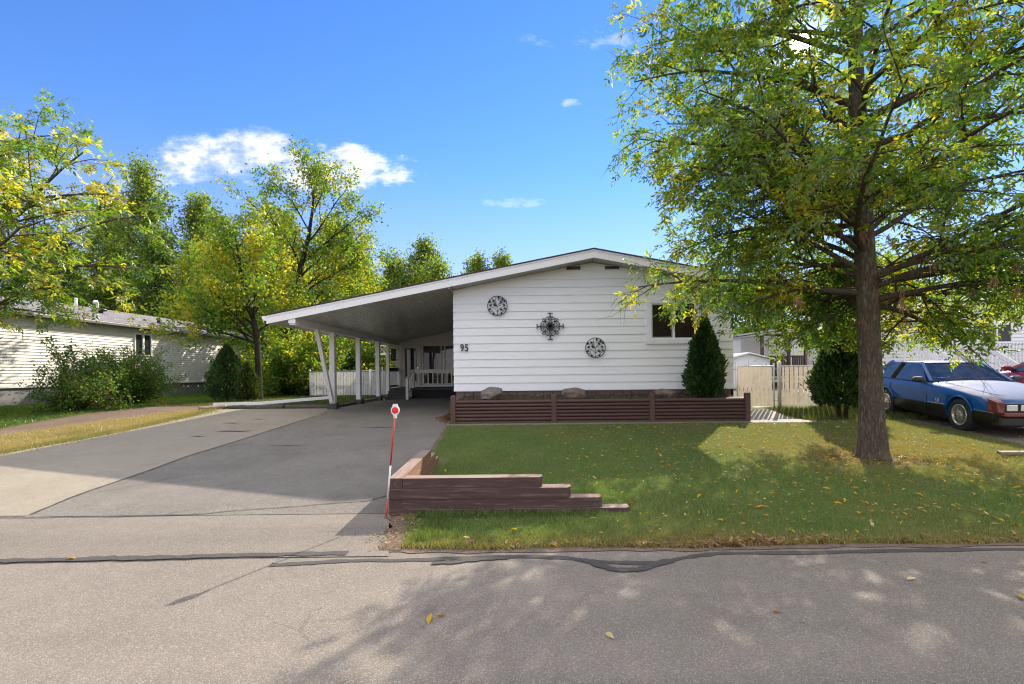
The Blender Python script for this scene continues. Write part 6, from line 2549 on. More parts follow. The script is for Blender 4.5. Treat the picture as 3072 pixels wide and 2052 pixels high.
def left_ash():
    rnd = random.Random(31)
    T = [(0, 0, -.1), (0, 0, 1.5), (.1, .05, 2.8), (.15, .1, 4.4), (.3, .1, 6.0), (.3, .1, 7.4)]
    limbs = auto_limbs(rnd, 18, 2.2, 7.0, 3.4, 1.6, 18, 50)
    limbs += [(2.6, R(15), R(20), 5.2), (2.9, R(-10), R(25), 5.2), (3.2, R(30), R(33), 5.4), (3.7, R(5), R(36), 5.4), (4.2, R(-20), R(32), 4.6), (4.8, R(20), R(34), 4.2), (2.4, R(-5), R(14), 3.6), (5.4, R(0), R(48), 3.8), (5.8, R(-30), R(40), 3.0), (3.4, R(-35), R(25), 4.6)]
    spec = [dict(n=7, wig=.08, lift=.03, droop=.14, sides=6, kids=10, t0=.2, ang=46, ratio=.36, taper=.8),
            dict(n=4, wig=.12, lift=.02, droop=.15, sides=4, kids=5, t0=.2, ang=45, ratio=.42, leaf=.3, leaf0=.5),
            dict(n=3, wig=.13, lift=.02, droop=.10, sides=3, leaf=.085, leaf0=.1)]

    def leaf(rs, an):
        return compound(rs, an, 5, .18, .125, .052)
    make_tree('ash_tree', 'yellow-green ash tree reaching in from the left edge in front of the grey mobile home', (-15.9, 12.6), T, [.30, .22, .19, .14, .09, .03], limbs, spec, leaf,
              [GREEN, LGREEN, YGREEN, YELLOW], [.26, .32, .28, .14], 'bark_ash', 31, mat='leaf', limb_parts=True, patch=.7)


left_ash()


def tall_maple():
    rnd = random.Random(41)
    T = [(0, 0, -.1), (.02, 0, 1.2), (.15, 0, 3.0), (.25, .1, 4.6), (.6, .1, 6.2), (1.05, .1, 7.8), (1.3, .1, 9.4), (1.5, 0, 11.4)]
    limbs = [(2.9, R(180), R(35), 2.4), (3.4, R(20), R(45), 3.8), (4.2, R(200), R(48), 2.8), (4.7, R(-20), R(38), 4.4), (5.0, R(5), R(30), 4.6), (5.4, R(165), R(55), 3.0), (5.8, R(30), R(52), 4.0), (6.0, R(190), R(58), 3.4), (6.6, R(-10), R(40), 4.2), (7.0, R(170), R(55), 4.0), (7.6, R(15), R(55), 3.4), (8.2, R(200), R(60), 3.2), (8.8, R(-15), R(58), 2.8), (9.6, R(100), R(70), 2.4), (9.9, R(-90), R(65), 2.2), (4.4, R(90), R(40), 3.2), (4.4, R(-90), R(40), 3.2), (6.2, R(-80), R(50), 3.0), (6.4, R(80), R(50), 3.0), (3.2, R(-60), R(30), 3.0), (3.0, R(120), R(30), 3.0)]

    def leaf(rs, an):
        return clustered(rs, an, 8, .16, .15, .095)
    make_tree('maple_tree', 'tall open maple with dark leaning trunk behind the carport roof', (-12.3, 24.2), T, [.26, .21, .18, .16, .13, .10, .06, .02], limbs, SPEC_BROAD, leaf,
              [GREEN, OLIVE, LGREEN, YGREEN, YELLOW], [.22, .24, .26, .20, .08], 'bark_dark', 41, patch=.5)


tall_maple()


def yellow_maple():
    rnd = random.Random(51)
    T = [(0, 0, -.1), (-.02, 0, 1.2), (-.08, 0, 2.6), (-.35, 0, 3.9), (-.7, 0, 5.2), (-.9, 0, 6.6)]
    limbs = [(2.2, R(180), R(28), 3.0), (2.4, R(200), R(40), 2.8), (2.7, R(10), R(40), 2.2), (2.9, R(165), R(45), 3.0), (3.2, R(-60), R(42), 2.4), (3.3, R(90), R(45), 2.4), (3.6, R(190), R(50), 2.8), (4.0, R(20), R(50), 2.2), (4.4, R(160), R(55), 2.4), (4.8, R(-40), R(55), 2.0), (5.2, R(60), R(60), 1.9), (5.6, R(200), R(62), 1.8), (6.0, R(0), R(65), 1.6), (2.5, R(-120), R(38), 2.6), (3.0, R(130), R(40), 2.6), (2.3, R(-170), R(14), 3.2)]

    def leaf(rs, an):
        return clustered(rs, an, 9, .15, .135, .09)
    make_tree('maple_tree', 'smaller yellowing maple with forked trunk at the far end of the grey mobile home', (-10.95, 19.3), T, [.15, .12, .105, .08, .05, .02], limbs, SPEC_BROAD, leaf,
              [GREEN, LGREEN, YGREEN, YELLOW], [.14, .28, .42, .16], 'bark_dark', 51, patch=.6)


yellow_maple()


def far_tree(px, D, h, r, kind, seed, label, group):
    """px: sideways position, D: distance, h: height, r: crown radius"""
    rnd = random.Random(seed)
    T = [(0, 0, -.1), (rnd.uniform(-.1, .1), 0, h * .3), (rnd.uniform(-.3, .3), 0, h * .65), (rnd.uniform(-.3, .3), 0, h * .97)]
    r0 = .05 + h * .010
    if kind == 'poplar':
        limbs = auto_limbs(rnd, int(12 + h * 1.5), h * .14, h * .95, r * 1.4, r * .42, 36, 64, 1.3)
        pal, w, bark = [OLIVE, GREEN, LGREEN, YGREEN], [.40, .16, .28, .16], 'bark_poplar'
        spread, per = .32, 13
    elif kind == 'yellow':
        limbs = auto_limbs(rnd, 28, h * .08, h * .92, r * 1.2, r * .5, 25, 68, 1.2)
        pal, w, bark = [GREEN, LGREEN, YGREEN, YELLOW], [.14, .34, .40, .12], 'bark_dark'
        spread, per = .30, 10
    else:
        limbs = auto_limbs(rnd, 28, h * .08, h * .92, r * 1.2, r * .5, 20, 65, 1.2)
        pal, w, bark = [DGREEN, GREEN, OLIVE, LGREEN, YGREEN], [.30, .30, .20, .14, .06], 'bark_dark'
        spread, per = .30, 10
    s = .13 + D * .0026

    def leaf(rs, an):
        return clustered(rs, an, per, spread, s, s * .62)
    nm = 'poplar_tree' if kind == 'poplar' else 'leafy_tree'
    return make_tree(nm, label, (px, D), T, [r0, r0 * .8, r0 * .5, r0 * .12], limbs, SPEC_FAR, leaf, pal, w, bark, seed, group=group, patch=.55, trunk_sides=9)


GB = 'trees rising behind the houses'
far_list = [
    (-41, 40, 12.5, 3.4, 'poplar', 'poplar behind the grey roof, furthest left'),
    (-36, 41, 16.0, 3.2, 'poplar', 'tall slender poplar second from the left behind the grey roof'),
    (-32.0, 40, 18.6, 3.3, 'poplar', 'tallest poplar behind the two pipes on the grey roof'),
    (-29.0, 42, 16.5, 3.0, 'poplar', 'poplar beside the tallest one, just left of the cumulus cloud'),
    (-25.5, 40, 13.6, 3.0, 'poplar', 'shorter poplar above the far end of the grey roof'),
    (-22.0, 43, 15.2, 3.0, 'poplar', 'pointed poplar left of the tall open maple'),
    (-17.5, 42, 14.0, 3.0, 'poplar', 'poplar hidden behind the tall open maple'),
    (-21.5, 33, 9.2, 3.2, 'yellow', 'bushy yellow-green tree behind the end of the grey mobile home'),
    (-15.0, 31.5, 7.4, 2.6, 'yellow', 'bright yellow-green tree left of the dark maple trunk'),
    (-11.5, 31, 8.4, 3.0, 'yellow', 'yellow-green tree right of the dark maple trunk above the carport roof'),
    (-13.5, 47, 11.5, 3.4, 'poplar', 'small poplar over the carport roof slope'),
    (-10.5, 46, 12.6, 3.6, 'poplar', 'thin poplar above the middle of the carport roof'),
    (-5.8, 50, 12.6, 3.2, 'poplar', 'thin poplar top left of the roof ridge'),
    (-3.4, 52, 13.2, 2.8, 'poplar', 'thin poplar top closest to the roof ridge'),
    (-8.4, 42, 10.2, 3.2, 'poplar', 'green tree crown just above the carport roof edge'),
    (-27.5, 36, 11.5, 3.2, 'green', 'broad green tree between the poplars behind the grey roof'),
    (-35.0, 36, 11.0, 3.2, 'green', 'broad green tree at the left behind the grey roof'),
    (-19.5, 38, 12.0, 3.0, 'poplar', 'poplar right behind the cumulus, left of the open maple crown'),
    (-13.8, 39, 10.5, 2.8, 'poplar', 'poplar filling the gap right of the open maple trunk'),
    (-24.0, 34, 9.6, 2.8, 'yellow', 'yellow-green tree over the middle of the grey roof'),
    (16.5, 46, 9.0, 3.6, 'green', 'dense green tree behind the roof of the white bungalow on its right side'),
    (21.0, 44, 9.5, 3.6, 'green', 'dark green tree behind the garden shed'),
    (26.0, 42, 9.2, 3.8, 'green', 'dark green tree behind the dark wooden porch'),
    (32.0, 42, 10.0, 4.0, 'green', 'dark green tree behind the white house on the right'),
    (39.0, 42, 10.5, 4.0, 'green', 'dark green tree behind the white house near the right edge'),
    (12.5, 44, 7.0, 3.0, 'green', 'lower green tree beyond the outbuilding next to the bungalow wall'),
]
for k, (x, D, h, r, kind, lab) in enumerate(far_list):
    far_tree(x, D, h, r, kind, 100 + k, lab, GB)


# ------------------------------------------------------------------ bushes and shrubs
def bush(name, label, x, y, h, r, seed, pal, w, nst=16, L=.09, W=.05, per=4, cat='shrub', el=(20, 80), group=None, bark='bark_dark', spread=.07, droop=.10):
    rnd = random.Random(seed)
    b = Vector((x, y, g(y)))
    t = thing(name, label, cat, b, group=group)
    wood = Wood()
    an = []
    spec = [dict(n=6, wig=.10, lift=.04, droop=droop, sides=4, kids=8, t0=.12, ang=40, ratio=.42, round=True, leaf=.16, leaf0=.25),
            dict(n=3, wig=.14, lift=.05, droop=.08, sides=3, leaf=.085, leaf0=.1)]
    for i in range(nst):
        az = i * 2.399 + rnd.uniform(-.3, .3)
        f = rnd.random()
        e = R(el[0] + (el[1] - el[0]) * f)
        ln = math.hypot(r * math.cos(e), h * math.sin(e)) * rnd.uniform(.8, 1.15)
        grow(rnd, b + Vector((rnd.uniform(-.12, .12), rnd.uniform(-.12, .12), -.03)), Vector((math.cos(az) * math.cos(e), math.sin(az) * math.cos(e), math.sin(e))), ln, .02, 0, spec, wood, an)
    an = [a for a in an if a[0].z > b.z + .03]
    wood.mb.build('stems', MAT[bark], t, recalc=False)
    rs = np.random.RandomState(seed)
    P, A, N, LL, WW = clustered(rs, an, per, spread, L, W)
    ok = P[:, 2] > b.z + .02
    P, A, N, LL, WW = P[ok], A[ok], N[ok], LL[ok], WW[ok]
    me = leaf_mesh('foliage', P - np.array(b), A, N, LL, WW, colours(rs, P, pal, w, .5, seed))
    tag(link('foliage', me, MAT['leaf_far'], t), kind='stuff')
    return t


bush('arching_shrub', 'dark arching shrub in front of the grey mobile home, nearest the road', -13.4, 14.3, 1.7, 1.15, 301, [DGREEN, OLIVE, GREEN, BROWN, LGREEN], [.22, .28, .26, .06, .18], 22, .08, .046, el=(14, 80), per=8)
bush('dense_shrub', 'dense rounded dark shrub under the window of the grey mobile home', -14.4, 17.3, 1.9, 1.3, 302, [DGREEN, OLIVE, GREEN, LGREEN], [.25, .38, .25, .12], 40, .075, .036, per=10, el=(15, 82))
UB = 'undergrowth between the mobile home and the carport'
for k, (x, y, h, r, lab, pal, w) in enumerate((
        (-11.6, 22.9, 3.0, 1.5, 'leafy yellow-green bush at the foot of the dark maple trunk', [GREEN, LGREEN, YGREEN, YELLOW], [.25, .34, .33, .08]),
        (-10.4, 23.2, 2.6, 1.3, 'bright bush covering the left end of the white slatted fence', [GREEN, LGREEN, YGREEN, YELLOW], [.22, .36, .34, .08]),
        (-13.8, 24.8, 3.2, 1.6, 'dark green bush left of the dark maple trunk', [DGREEN, GREEN, LGREEN, YGREEN], [.35, .3, .2, .15]),
        (-15.0, 28.4, 3.2, 1.8, 'deep green thicket behind the corner of the grey mobile home', [DGREEN, GREEN, LGREEN, YGREEN], [.35, .3, .2, .15]),
        (-13.0, 28.5, 4.4, 2.0, 'leafy thicket in shade behind the maple trunks', [DGREEN, GREEN, LGREEN, YGREEN], [.3, .3, .25, .15]),
        (-10.6, 26.6, 4.2, 1.7, 'sunlit thicket above the slatted fence, left of the first post', [GREEN, LGREEN, YGREEN, YELLOW], [.25, .34, .33, .08]),
        (-8.8, 27.2, 4.0, 1.6, 'sunlit thicket seen between the carport posts', [GREEN, LGREEN, YGREEN, YELLOW], [.25, .34, .33, .08]),
        (-18.8, 34.5, 5.5, 2.4, 'dark thicket behind the far corner of the grey mobile home', [DGREEN, GREEN, LGREEN], [.4, .4, .2]),
        (-12.0, 33.5, 5.5, 2.6, 'shaded thicket behind the left end of the garage', [DGREEN, GREEN, LGREEN, YGREEN], [.35, .3, .2, .15]),
        (-15.3, 36.5, 6.0, 2.8, 'far dark thicket deep between the trees', [DGREEN, GREEN, OLIVE], [.4, .35, .25]))):
    bush('undergrowth_bush', lab, x, y, h, r, 320 + k, pal, w, 22 if k < 7 else 24, .15, .09, 5, 'bush', (18, 85), UB, spread=.12)


def hedge_row():
    """far wood beyond the lots; reads as one mass"""
    rs = np.random.RandomState(5)
    n = 60000
    x = rs.uniform(-70, 75, n)
    top = 5.0 + 2.4 * vnoise(x, x * .3, .5, 4) + 1.2 * vnoise(x, x * .7, 1.7, 9)
    z = .3 + (top - .3) * rs.rand(n) ** .8
    y = 58 + 7 * rs.rand(n) + 1.5 * np.sin(x * .4)
    P = np.stack([x, y, z], 1)
    A = rand_dirs(rs, n)
    N = np.array([0, -.3, .8]) + rand_dirs(rs, n)
    k = rs.uniform(.3, .62, n)
    me = leaf_mesh('far_wood', P, A, N, k, k * .6, colours(rs, P, [DGREEN, GREEN, OLIVE, LGREEN, YGREEN], [.35, .25, .2, .12, .08], .6, 5))
    tag(link('far_wood', me, MAT['leaf_far']), 'distant belt of green trees closing the view behind the lots', 'trees', kind='stuff')


hedge_row()


# ------------------------------------------------------------------ cedars
def cedar(label, x, y, z0, h, r, seed, n=11000, bare=.0, pal=None, stems=1, lobes=5):
    rs = np.random.RandomState(seed)
    b = Vector((x, y, z0))
    t = thing('cedar', label, 'cedar', b)
    m = MB()
    for s in range(stems):
        a = 6.28 * s / max(1, stems) + seed
        o = .06 * (stems > 1)
        m.tube([(x + o * math.cos(a), y + o * math.sin(a), z0 - .05), (x + o * 2 * math.cos(a), y + o * 2 * math.sin(a), z0 + h * .4), (x, y, z0 + h * .9)], [.05 * r + .02, .035, .008], 8)
    m.build('trunk', MAT['bark_cedar'], t, recalc=False)
    f = rs.beta(1.25, 1.55, n)
    az = rs.uniform(0, 2 * np.pi, n)
    prof = np.sin(np.clip((f * .93 + .07), 0, 1) ** .62 * np.pi) ** .75 * (1 - .30 * f)
    lob = 1 + .13 * np.sin(az * lobes + f * 9 + seed) + .10 * np.sin(az * 3 - f * 17 + seed * 2) + .08 * np.sin(az * 11 + f * 31)
    rad = r * prof * lob * (1 - .6 * rs.rand(n) ** 2.0) * (1 + .10 * rs.normal(size=n) * (rs.rand(n) < .35))
    z = z0 + bare * h + f * h * (1 - bare)
    z = z + rs.normal(0, .025, n)
    P = np.stack([x + rad * np.cos(az), y + rad * np.sin(az), z], 1)
    out = np.stack([np.cos(az), np.sin(az), np.zeros(n)], 1)
    A = out * .55 + np.array([0, 0, .75]) + rand_dirs(rs, n) * .5
    N = np.stack([-np.sin(az), np.cos(az), np.zeros(n)], 1) + rand_dirs(rs, n) * .7
    k = rs.uniform(.7, 1.25, n)
    pal = pal or [(.030, .068, .022), (.044, .095, .026), (.075, .130, .034)]
    c = colours(rs, P, pal, [.4, .38, .22], .35, seed)
    me = leaf_mesh('foliage', P - np.array(b), A, N, .105 * k, .042 * k, c)
    tag(link('foliage', me, MAT['needle'], t), kind='stuff')
    return t


cedar('slim dark cedar growing in the planter in front of the window', 4.12, 11.62, .74, 1.90, .42, 5, 12000, 0.0)
cedar('broad dark cedar with bare lower stems between the gate and the ash trunk', 7.15, 11.2, g(11.2), 2.45, .60, 9, 16000, .12, stems=2, lobes=4)
cedar('dark cedar at the end of the grey mobile home beside the white downspout', -11.75, 18.55, g(18.5), 2.15, .68, 12, 9000, .05)
cedar('small yellowing cedar right of the larger one by the white downspout', -10.85, 18.35, g(18.3), 1.45, .42, 14, 4500, .05, pal=[(.03, .06, .02), (.06, .09, .02), (.10, .11, .025)])


# ------------------------------------------------------------------ grass
def blades(name, label, n, sample, h, w, colf, seed, cat='grass', dz=.008):
    rs = np.random.RandomState(seed)
    x, y = sample(rs, n)
    n = len(x)
    z = gz(y) + dz
    az = rs.uniform(0, 2 * np.pi, n)
    hh = h * rs.uniform(.55, 1.35, n) * (0.75 + .5 * vnoise(x, y, 5.0, seed + 1))
    lean = rs.uniform(.15, 1.0, n) * hh
    la = rs.uniform(0, 2 * np.pi, n)
    ww = w * rs.uniform(.7, 1.3, n)
    V = np.empty((n, 3, 3), dtype=np.float32)
    V[:, 0] = np.stack([x - ww * np.cos(az), y - ww * np.sin(az), z], 1)
    V[:, 1] = np.stack([x + ww * np.cos(az), y + ww * np.sin(az), z], 1)
    V[:, 2] = np.stack([x + lean * np.cos(la), y + lean * np.sin(la), z + hh], 1)
    col = colf(rs, x, y)
    F = (np.arange(n) * 3)[:, None] + np.array([[0, 1, 2]])
    me = np_mesh(name, V.reshape(-1, 3), 3, np.repeat(col, 3, axis=0), False, F)
    o = link(name, me, MAT['grass_blade'])
    return tag(o, label, cat, kind='stuff')


def mixcol(a, b, f):
    return np.array(a)[None, :] * (1 - f)[:, None] + np.array(b)[None, :] * f[:, None]


def lawn_sample(rs, n):
    # more blades near the camera
    y = 3.80 + (11.0 - 3.80) * rs.rand(n) ** 1.55
    a = np.array([lawn_l(v) for v in np.linspace(3.8, 11, 60)])
    xa = np.interp(y, np.linspace(3.8, 11, 60), a)
    b = np.array([grav_l(v) for v in np.linspace(3.8, 11, 60)])
    xb = np.interp(y, np.linspace(3.8, 11, 60), b) + .05
    x = xa + (xb - xa) * rs.rand(n)
    vis = x < y * 1.08 + .4
    edge = np.interp(x, [-2, -1.2, -.4, .3, 1.2, 2.4, 3.4, 5, 7, 9], [3.84, 3.86, 3.80, 3.84, 3.80, 3.86, 3.82, 3.90, 3.88, 3.90])
    vis &= y > edge - .01 + .05 * rs.rand(len(y))
    wall = (x > -1.45) & (x < .95) & (y > 4.70) & (y < 4.88)
    wall |= (x < -1.28) & (y > 4.6) & (y < 7.5)
    trunk = np.hypot(x - 5.02, y - 7.15) < .30
    bare = (np.hypot((x - 5.02) / 1.0, (y - 7.0) / .55) < .75) & (rs.rand(len(x)) < .55)
    corner = (np.hypot(x + 1.15, y - 4.45) < .28) & (rs.rand(len(x)) < .85)
    gate_side = (y > 10.6) & (x > 4.6) & (x < 6.4)
    ok = vis & ~wall & ~trunk & ~bare & ~corner & ~gate_side
    return x[ok], y[ok]


def lawn_col(rs, x, y):
    n = len(x)
    dry = np.clip(1.15 * vnoise(x, y, 1.1, 3) - .62, 0, 1) * .7
    dry += np.clip(1 - (y - 3.85) / .38, 0, 1) * .75                       # scorched road edge
    dry += np.clip(1 - np.hypot(x - 5.2, (y - 7.4)) / 2.6, 0, 1) * .75     # under the ash
    dry += np.clip((x - 2.2) / 2.0, 0, 1) * np.clip((y - 5.6) / 2, 0, 1) * .40
    dry += np.clip((x - 6) / 2.0, 0, 1) * .25
    dry = np.clip(dry * .78 + rs.uniform(-.12, .16, n), 0, 1)
    g1 = mixcol((.088, .192, .044), (.155, .268, .064), np.clip(rs.rand(n) * .6 + .5 * vnoise(x, y, 2.3, 8) - .1, 0, 1))
    straw = mixcol((.26, .205, .075), (.40, .315, .145), rs.rand(n))
    fleck = rs.rand(n) < .13
    dry = np.where(fleck, np.maximum(dry, .75), dry)
    return g1 * (1 - dry)[:, None] + straw * dry[:, None]


blades('lawn_grass', 'mown front lawn of green grass with dry patches', 400000, lawn_sample, .036, .0030, lawn_col, 1)


def tall_sample(rs, n):
    # unmown tufts at the foot of the timber wall and along the planter edging
    k = n // 2
    x1 = rs.uniform(-1.15, .7, k)
    y1 = 4.68 - np.abs(rs.normal(0, .05, k))
    x2 = -1.0 + np.abs(rs.normal(0, .10, n - k))
    y2 = 3.95 + rs.uniform(0, .7, n - k)
    return np.concatenate([x1, x2]), np.concatenate([y1, y2])


blades('tall_grass_tufts', 'longer grass tufts at the foot of the timber wall', 3500, tall_sample, .065, .0030, lambda rs, x, y: mixcol((.07, .14, .03), (.17, .22, .06), rs.rand(len(x))), 2)


def fence_grass(rs, n):
    x = np.concatenate([7.4 + 2.6 * rs.rand(n // 2), rs.uniform(6.2, 9.5, n - n // 2)])
    y = np.concatenate([12.75 + .18 * rs.normal(size=n // 2), rs.uniform(10.9, 13, n - n // 2)])
    return x, y


blades('fence_grass', 'shaggy grass along the foot of the cream slatted fence', 16000, fence_grass, .10, .006, lambda rs, x, y: mixcol((.05, .10, .018), (.16, .17, .05), rs.rand(len(x))), 3)


def verge_sample(rs, n):
    y = 5.5 + (14.2 - 5.5) * rs.rand(n)
    yy = np.linspace(3.8, 16, 80)
    xa = np.interp(y, yy, [dirt_a(v) for v in yy])
    xb = np.interp(y, yy, [pad_l(v) for v in yy])
    x = xa + (xb - xa) * rs.rand(n) ** .9 + rs.normal(0, .16, n) * (rs.rand(n) < .4)
    return x, y


def verge_col(rs, x, y):
    n = len(x)
    yy = np.linspace(3.8, 16, 80)
    xb = np.interp(y, yy, [pad_l(v) for v in yy])
    green = np.clip(1 - np.abs(xb - .1 - x) / .35, 0, 1) * .65 + np.clip(vnoise(x, y, 1.8, 12) - .6, 0, 1) * .9
    green = np.clip(green + rs.uniform(-.15, .15, n), 0, 1)
    straw = mixcol((.30, .245, .115), (.46, .385, .21), rs.rand(n))
    gr = mixcol((.09, .13, .025), (.17, .20, .04), rs.rand(n))
    return straw * (1 - green)[:, None] + gr * green[:, None]


blades('verge_grass', 'dry straw-coloured grass verge along the left edge of the parking pad', 70000, verge_sample, .045, .006, verge_col, 4)


def nlawn_sample(rs, n):
    y = 8 + (31 - 8) * rs.rand(n)
    yy = np.linspace(3.8, 19, 80)
    xb = np.interp(np.minimum(y, 19), yy, [dirt_b(v) for v in yy])
    x = -18.4 + (xb + 18.4) * rs.rand(n) + rs.normal(0, .08, n)
    ok = x < -12.0
    return x[ok], y[ok]


blades('neighbour_lawn_grass', 'bright green lawn strip in front of the grey mobile home', 80000, nlawn_sample, .06, .009,
       lambda rs, x, y: mixcol((.05, .125, .014), (.13, .21, .02), np.clip(rs.rand(len(x)) * .6 + .5 * vnoise(x, y, .9, 6), 0, 1)), 5)


def yard_sample(rs, n):
    y = 14.7 + (24 - 14.7) * rs.rand(n)
    x = np.where(rs.rand(n) < .8, rs.uniform(-12.8, -6.05, n), rs.uniform(-12.8, -9.5, n))
    ok = ~((y < 16.0) & (x < -9.9))
    return x[ok], y[ok]


blades('yard_grass', 'green grass behind the log edging under the maples', 60000, yard_sample, .06, .008,
       lambda rs, x, y: mixcol((.05, .10, .016), (.15, .17, .04), np.clip(rs.rand(len(x)) * .7 + .4 * (vnoise(x, y, 1.2, 16) - .3), 0, 1)), 6)


# ------------------------------------------------------------------ fallen leaves
def fallen_variants():
    out = []
    for k, mt in enumerate(('fallen_yellow', 'fallen_gold', 'fallen_tan', 'fallen_pale', 'fallen_yellow')):
        rnd = random.Random(k)
        m = MB()
        cv = rnd.uniform(.1, .5)
        n = 6
        v, f = [], []
        for i in range(n + 1):
            t = i / n
            w = .5 * math.sin(math.pi * t ** .8) * .36
            z = .10 * cv * math.sin(math.pi * t) * 2
            x = t - .5
            v += [(x, -w, z + w * cv), (x, 0, z), (x, w, z + w * cv)]
            if i:
                a = (i - 1) * 3
                f += [(a, a + 1, a + 4, a + 3), (a + 1, a + 2, a + 5, a + 4)]
        m.add(v, f, 0, True)
        me = m.mesh('fallen_leaf', recalc=False)
        me.materials.append(MAT[mt])
        out.append(me)
    return out


FL_V = fallen_variants()


LEAF_TONE = ('bright yellow', 'orange-gold', 'dry tan', 'pale cream', 'bright yellow')


def lawn_place(x, y):
    if math.hypot(x - 5.02, y - 7.15) < 1.3:
        return 'close around the ash trunk'
    if y < 4.7 and x < 1.0:
        return 'in the grass strip before the timber wall'
    if y < 4.6:
        return 'in the grass along the road edge'
    if x < 1.6:
        return 'in the shaded lawn behind the timber wall'
    if y > 9.0:
        return 'on the lawn in front of the planter'
    if x > 5.6:
        return 'on the lawn between ash trunk and gravel drive'
    return 'on the open lawn left of the ash trunk'


def put_leaf(x, y, size, rnd, label, group, k=None, dz=.036):
    if k is None:
        k = rnd.choice((0, 0, 1, 2, 3, 4))
        label = LEAF_TONE[k] + ' fallen leaf ' + lawn_place(x, y)
    o = bpy.data.objects.new('fallen_leaf', FL_V[k])
    COL.objects.link(o)
    o.location = (x, y, g(y) + dz)
    o.rotation_euler = (rnd.uniform(-.4, .4), rnd.uniform(-.4, .4), rnd.uniform(0, 6.28))
    o.scale = (size, size * rnd.uniform(.8, 1.3), size)
    tag(o, label, 'leaf', group)


rl = random.Random(9)
cnt = 0
while cnt < 295:
    y = 4.0 + 6.8 * rl.random() ** 1.1
    x = rl.uniform(-1.6, 7.6)
    if x < lawn_l(y) + .1 or x > min(grav_l(y), y * 1.07) or (x < 1.0 and 4.65 < y < 4.95):
        continue
    if rl.random() > .22 + .78 * min(1, max(0, (x - .2) / 2.6)):
        continue
    put_leaf(x, y, rl.uniform(.05, .105), rl, 'fallen yellow ash leaf lying on the front lawn', 'fallen leaves scattered on the lawn')
    cnt += 1
for (x, y, k, lab) in ((-.60, 2.74, 0, 'pair of curled leaves on the road left of centre, paler one'), (-.55, 2.79, 1, 'pair of curled leaves on the road left of centre, browner one'), (.39, 2.55, 3, 'pale upturned leaf alone on the road near the bottom centre'), (2.49, 3.20, 3, 'pale yellow leaf on the road below the ash trunk'), (2.93, 2.92, 0, 'yellow leaf on the road at the right edge'), (1.39, 2.79, 1, 'tiny orange leaf on the road in the centre right'), (3.22, 3.47, 1, 'small orange leaf on the road close to the tar seam'), (-3.55, 3.70, 0, 'yellow speck of a leaf on the left tar seam')):
    put_leaf(x, y, .085 if k != 1 else .06, rl, lab, 'leaves on the road', k, .008)


def corner_s(rs, n):
    return -1.17 + rs.normal(0, .09, n), rs.uniform(3.85, 4.68, n)


def litter(name, label, n, sample, size, pal, seed, cat='leaf litter', zf=None):
    rs = np.random.RandomState(seed)
    x, y = sample(rs, n)
    n = len(x)
    z = gz(y) + .014 + .02 * rs.rand(n) if zf is None else zf(rs, x, y)
    P = np.stack([x, y, z], 1)
    A = rand_dirs(rs, n) * np.array([1, 1, .25])
    N = np.array([0, 0, 1.0]) + rand_dirs(rs, n) * .5
    k = size * rs.uniform(.5, 1.3, n)
    pal = np.array(pal)
    col = pal[rs.randint(0, len(pal), n)] * rs.uniform(.7, 1.25, (n, 1))
    me = leaf_mesh(name, P, A, N, k, k * .34, col, True)
    return tag(link(name, me, MAT['grass_blade']), label, cat, kind='stuff')


def edge_s(rs, n):
    x = np.concatenate([rs.normal(1.55, .38, n // 2), rs.uniform(-.6, 5.2, n - n // 2)])
    e = np.interp(x, [-2, -1.2, -.4, .3, 1.2, 2.4, 3.4, 5, 7], [3.84, 3.86, 3.80, 3.84, 3.80, 3.86, 3.82, 3.90, 3.88])
    return x, e + .02 + np.abs(rs.normal(0, .055, n))


litter('leaf_litter', 'drift of dry tan leaves along the road edge of the lawn', 1100, edge_s, .055, [(.36, .22, .10), (.28, .16, .08), (.42, .30, .17), (.20, .12, .06)], 1)


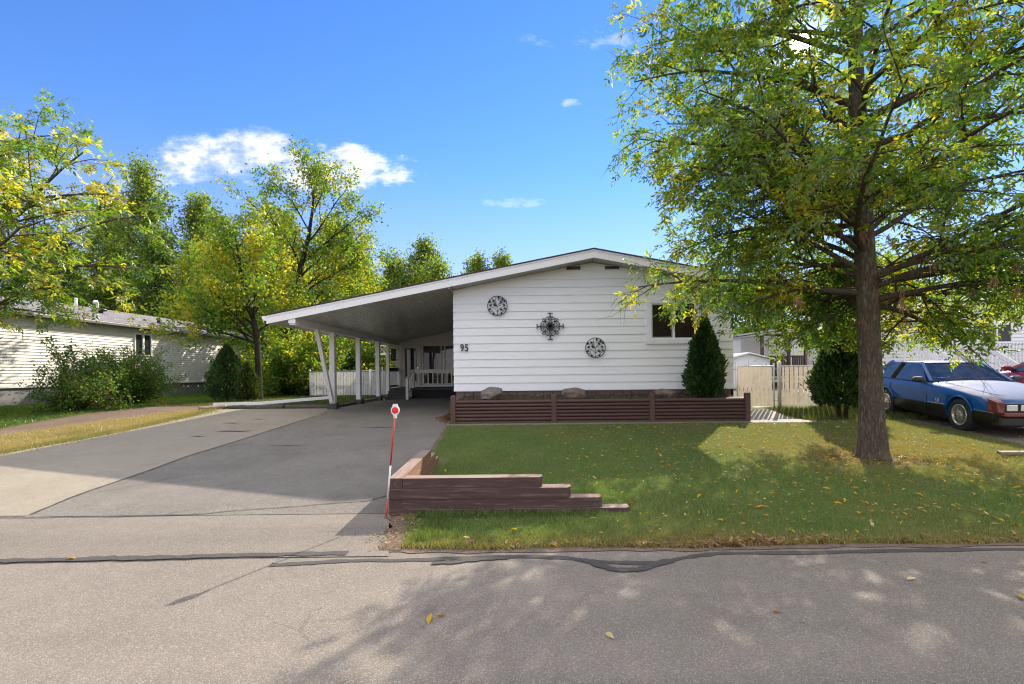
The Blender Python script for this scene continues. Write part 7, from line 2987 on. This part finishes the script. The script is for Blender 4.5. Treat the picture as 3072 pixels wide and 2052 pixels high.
litter('leaf_litter', 'dry grass clippings and leaf bits on the bare corner beside the marker stake', 260, corner_s, .032, [(.34, .26, .15), (.26, .18, .10), (.42, .33, .20), (.14, .18, .05)], 8)


def trunk_s(rs, n):
    a = rs.uniform(0, 6.28, n)
    r_ = .27 + np.abs(rs.normal(0, .28, n))
    return 5.02 + r_ * np.cos(a) * 1.3, 7.1 + r_ * np.sin(a) * .7


litter('leaf_litter', 'ring of dry leaves around the foot of the ash trunk', 500, trunk_s, .06, [(.30, .19, .10), (.22, .14, .07), (.36, .24, .12)], 2)
def lawn_leaf_s(rs, n):
    y = 4.0 + 6.8 * rs.rand(n)
    x = .2 + 7.2 * rs.rand(n) ** .8
    ok = (x < y * 1.07) & ~((y > 4.6) & (y < 4.95) & (x < 1.0))
    return x[ok], y[ok]


litter('leaf_litter', 'scattering of tiny yellow leaf fragments over the whole lawn', 2000, lawn_leaf_s, .050, [(.60, .40, .05), (.50, .30, .04), (.55, .45, .20), (.40, .28, .12)], 6, zf=lambda rs, x, y: gz(y) + .035 + .012 * rs.rand(len(x)))
litter('mulch_pile', 'small heap of reddish bark chips at the left corner of the planter', 1500, lambda rs, n: (-2.0 - np.abs(rs.normal(0, .16, n)), 11.95 + rs.normal(0, .30, n)), .05,
       [(.22, .10, .055), (.30, .15, .08), (.16, .075, .045)], 3, 'mulch', zf=lambda rs, x, y: gz(y) + .01 + np.maximum(0, .22 - .8 * (-2.0 - x) - .25 * np.abs(y - 11.95)) * rs.rand(len(x)) ** .6)
litter('planter_litter', 'dry leaves and chips lying on the planter soil', 1400, lambda rs, n: (rs.uniform(-1.7, 4.7, n), rs.uniform(11.1, 12.15, n)), .05,
       [(.10, .065, .04), (.17, .12, .07), (.07, .045, .03), (.24, .18, .08)], 4, zf=lambda rs, x, y: .775 + .09 * (y - 11.05) / 1.15 + .03 * rs.rand(len(x)))
litter('drive_litter', 'scattered dry leaves on the neighbour gravel drive under the blue car', 900, lambda rs, n: (rs.uniform(8.2, 12, n), rs.uniform(7, 12, n)), .06,
       [(.26, .16, .09), (.18, .11, .06), (.36, .24, .12)], 5)
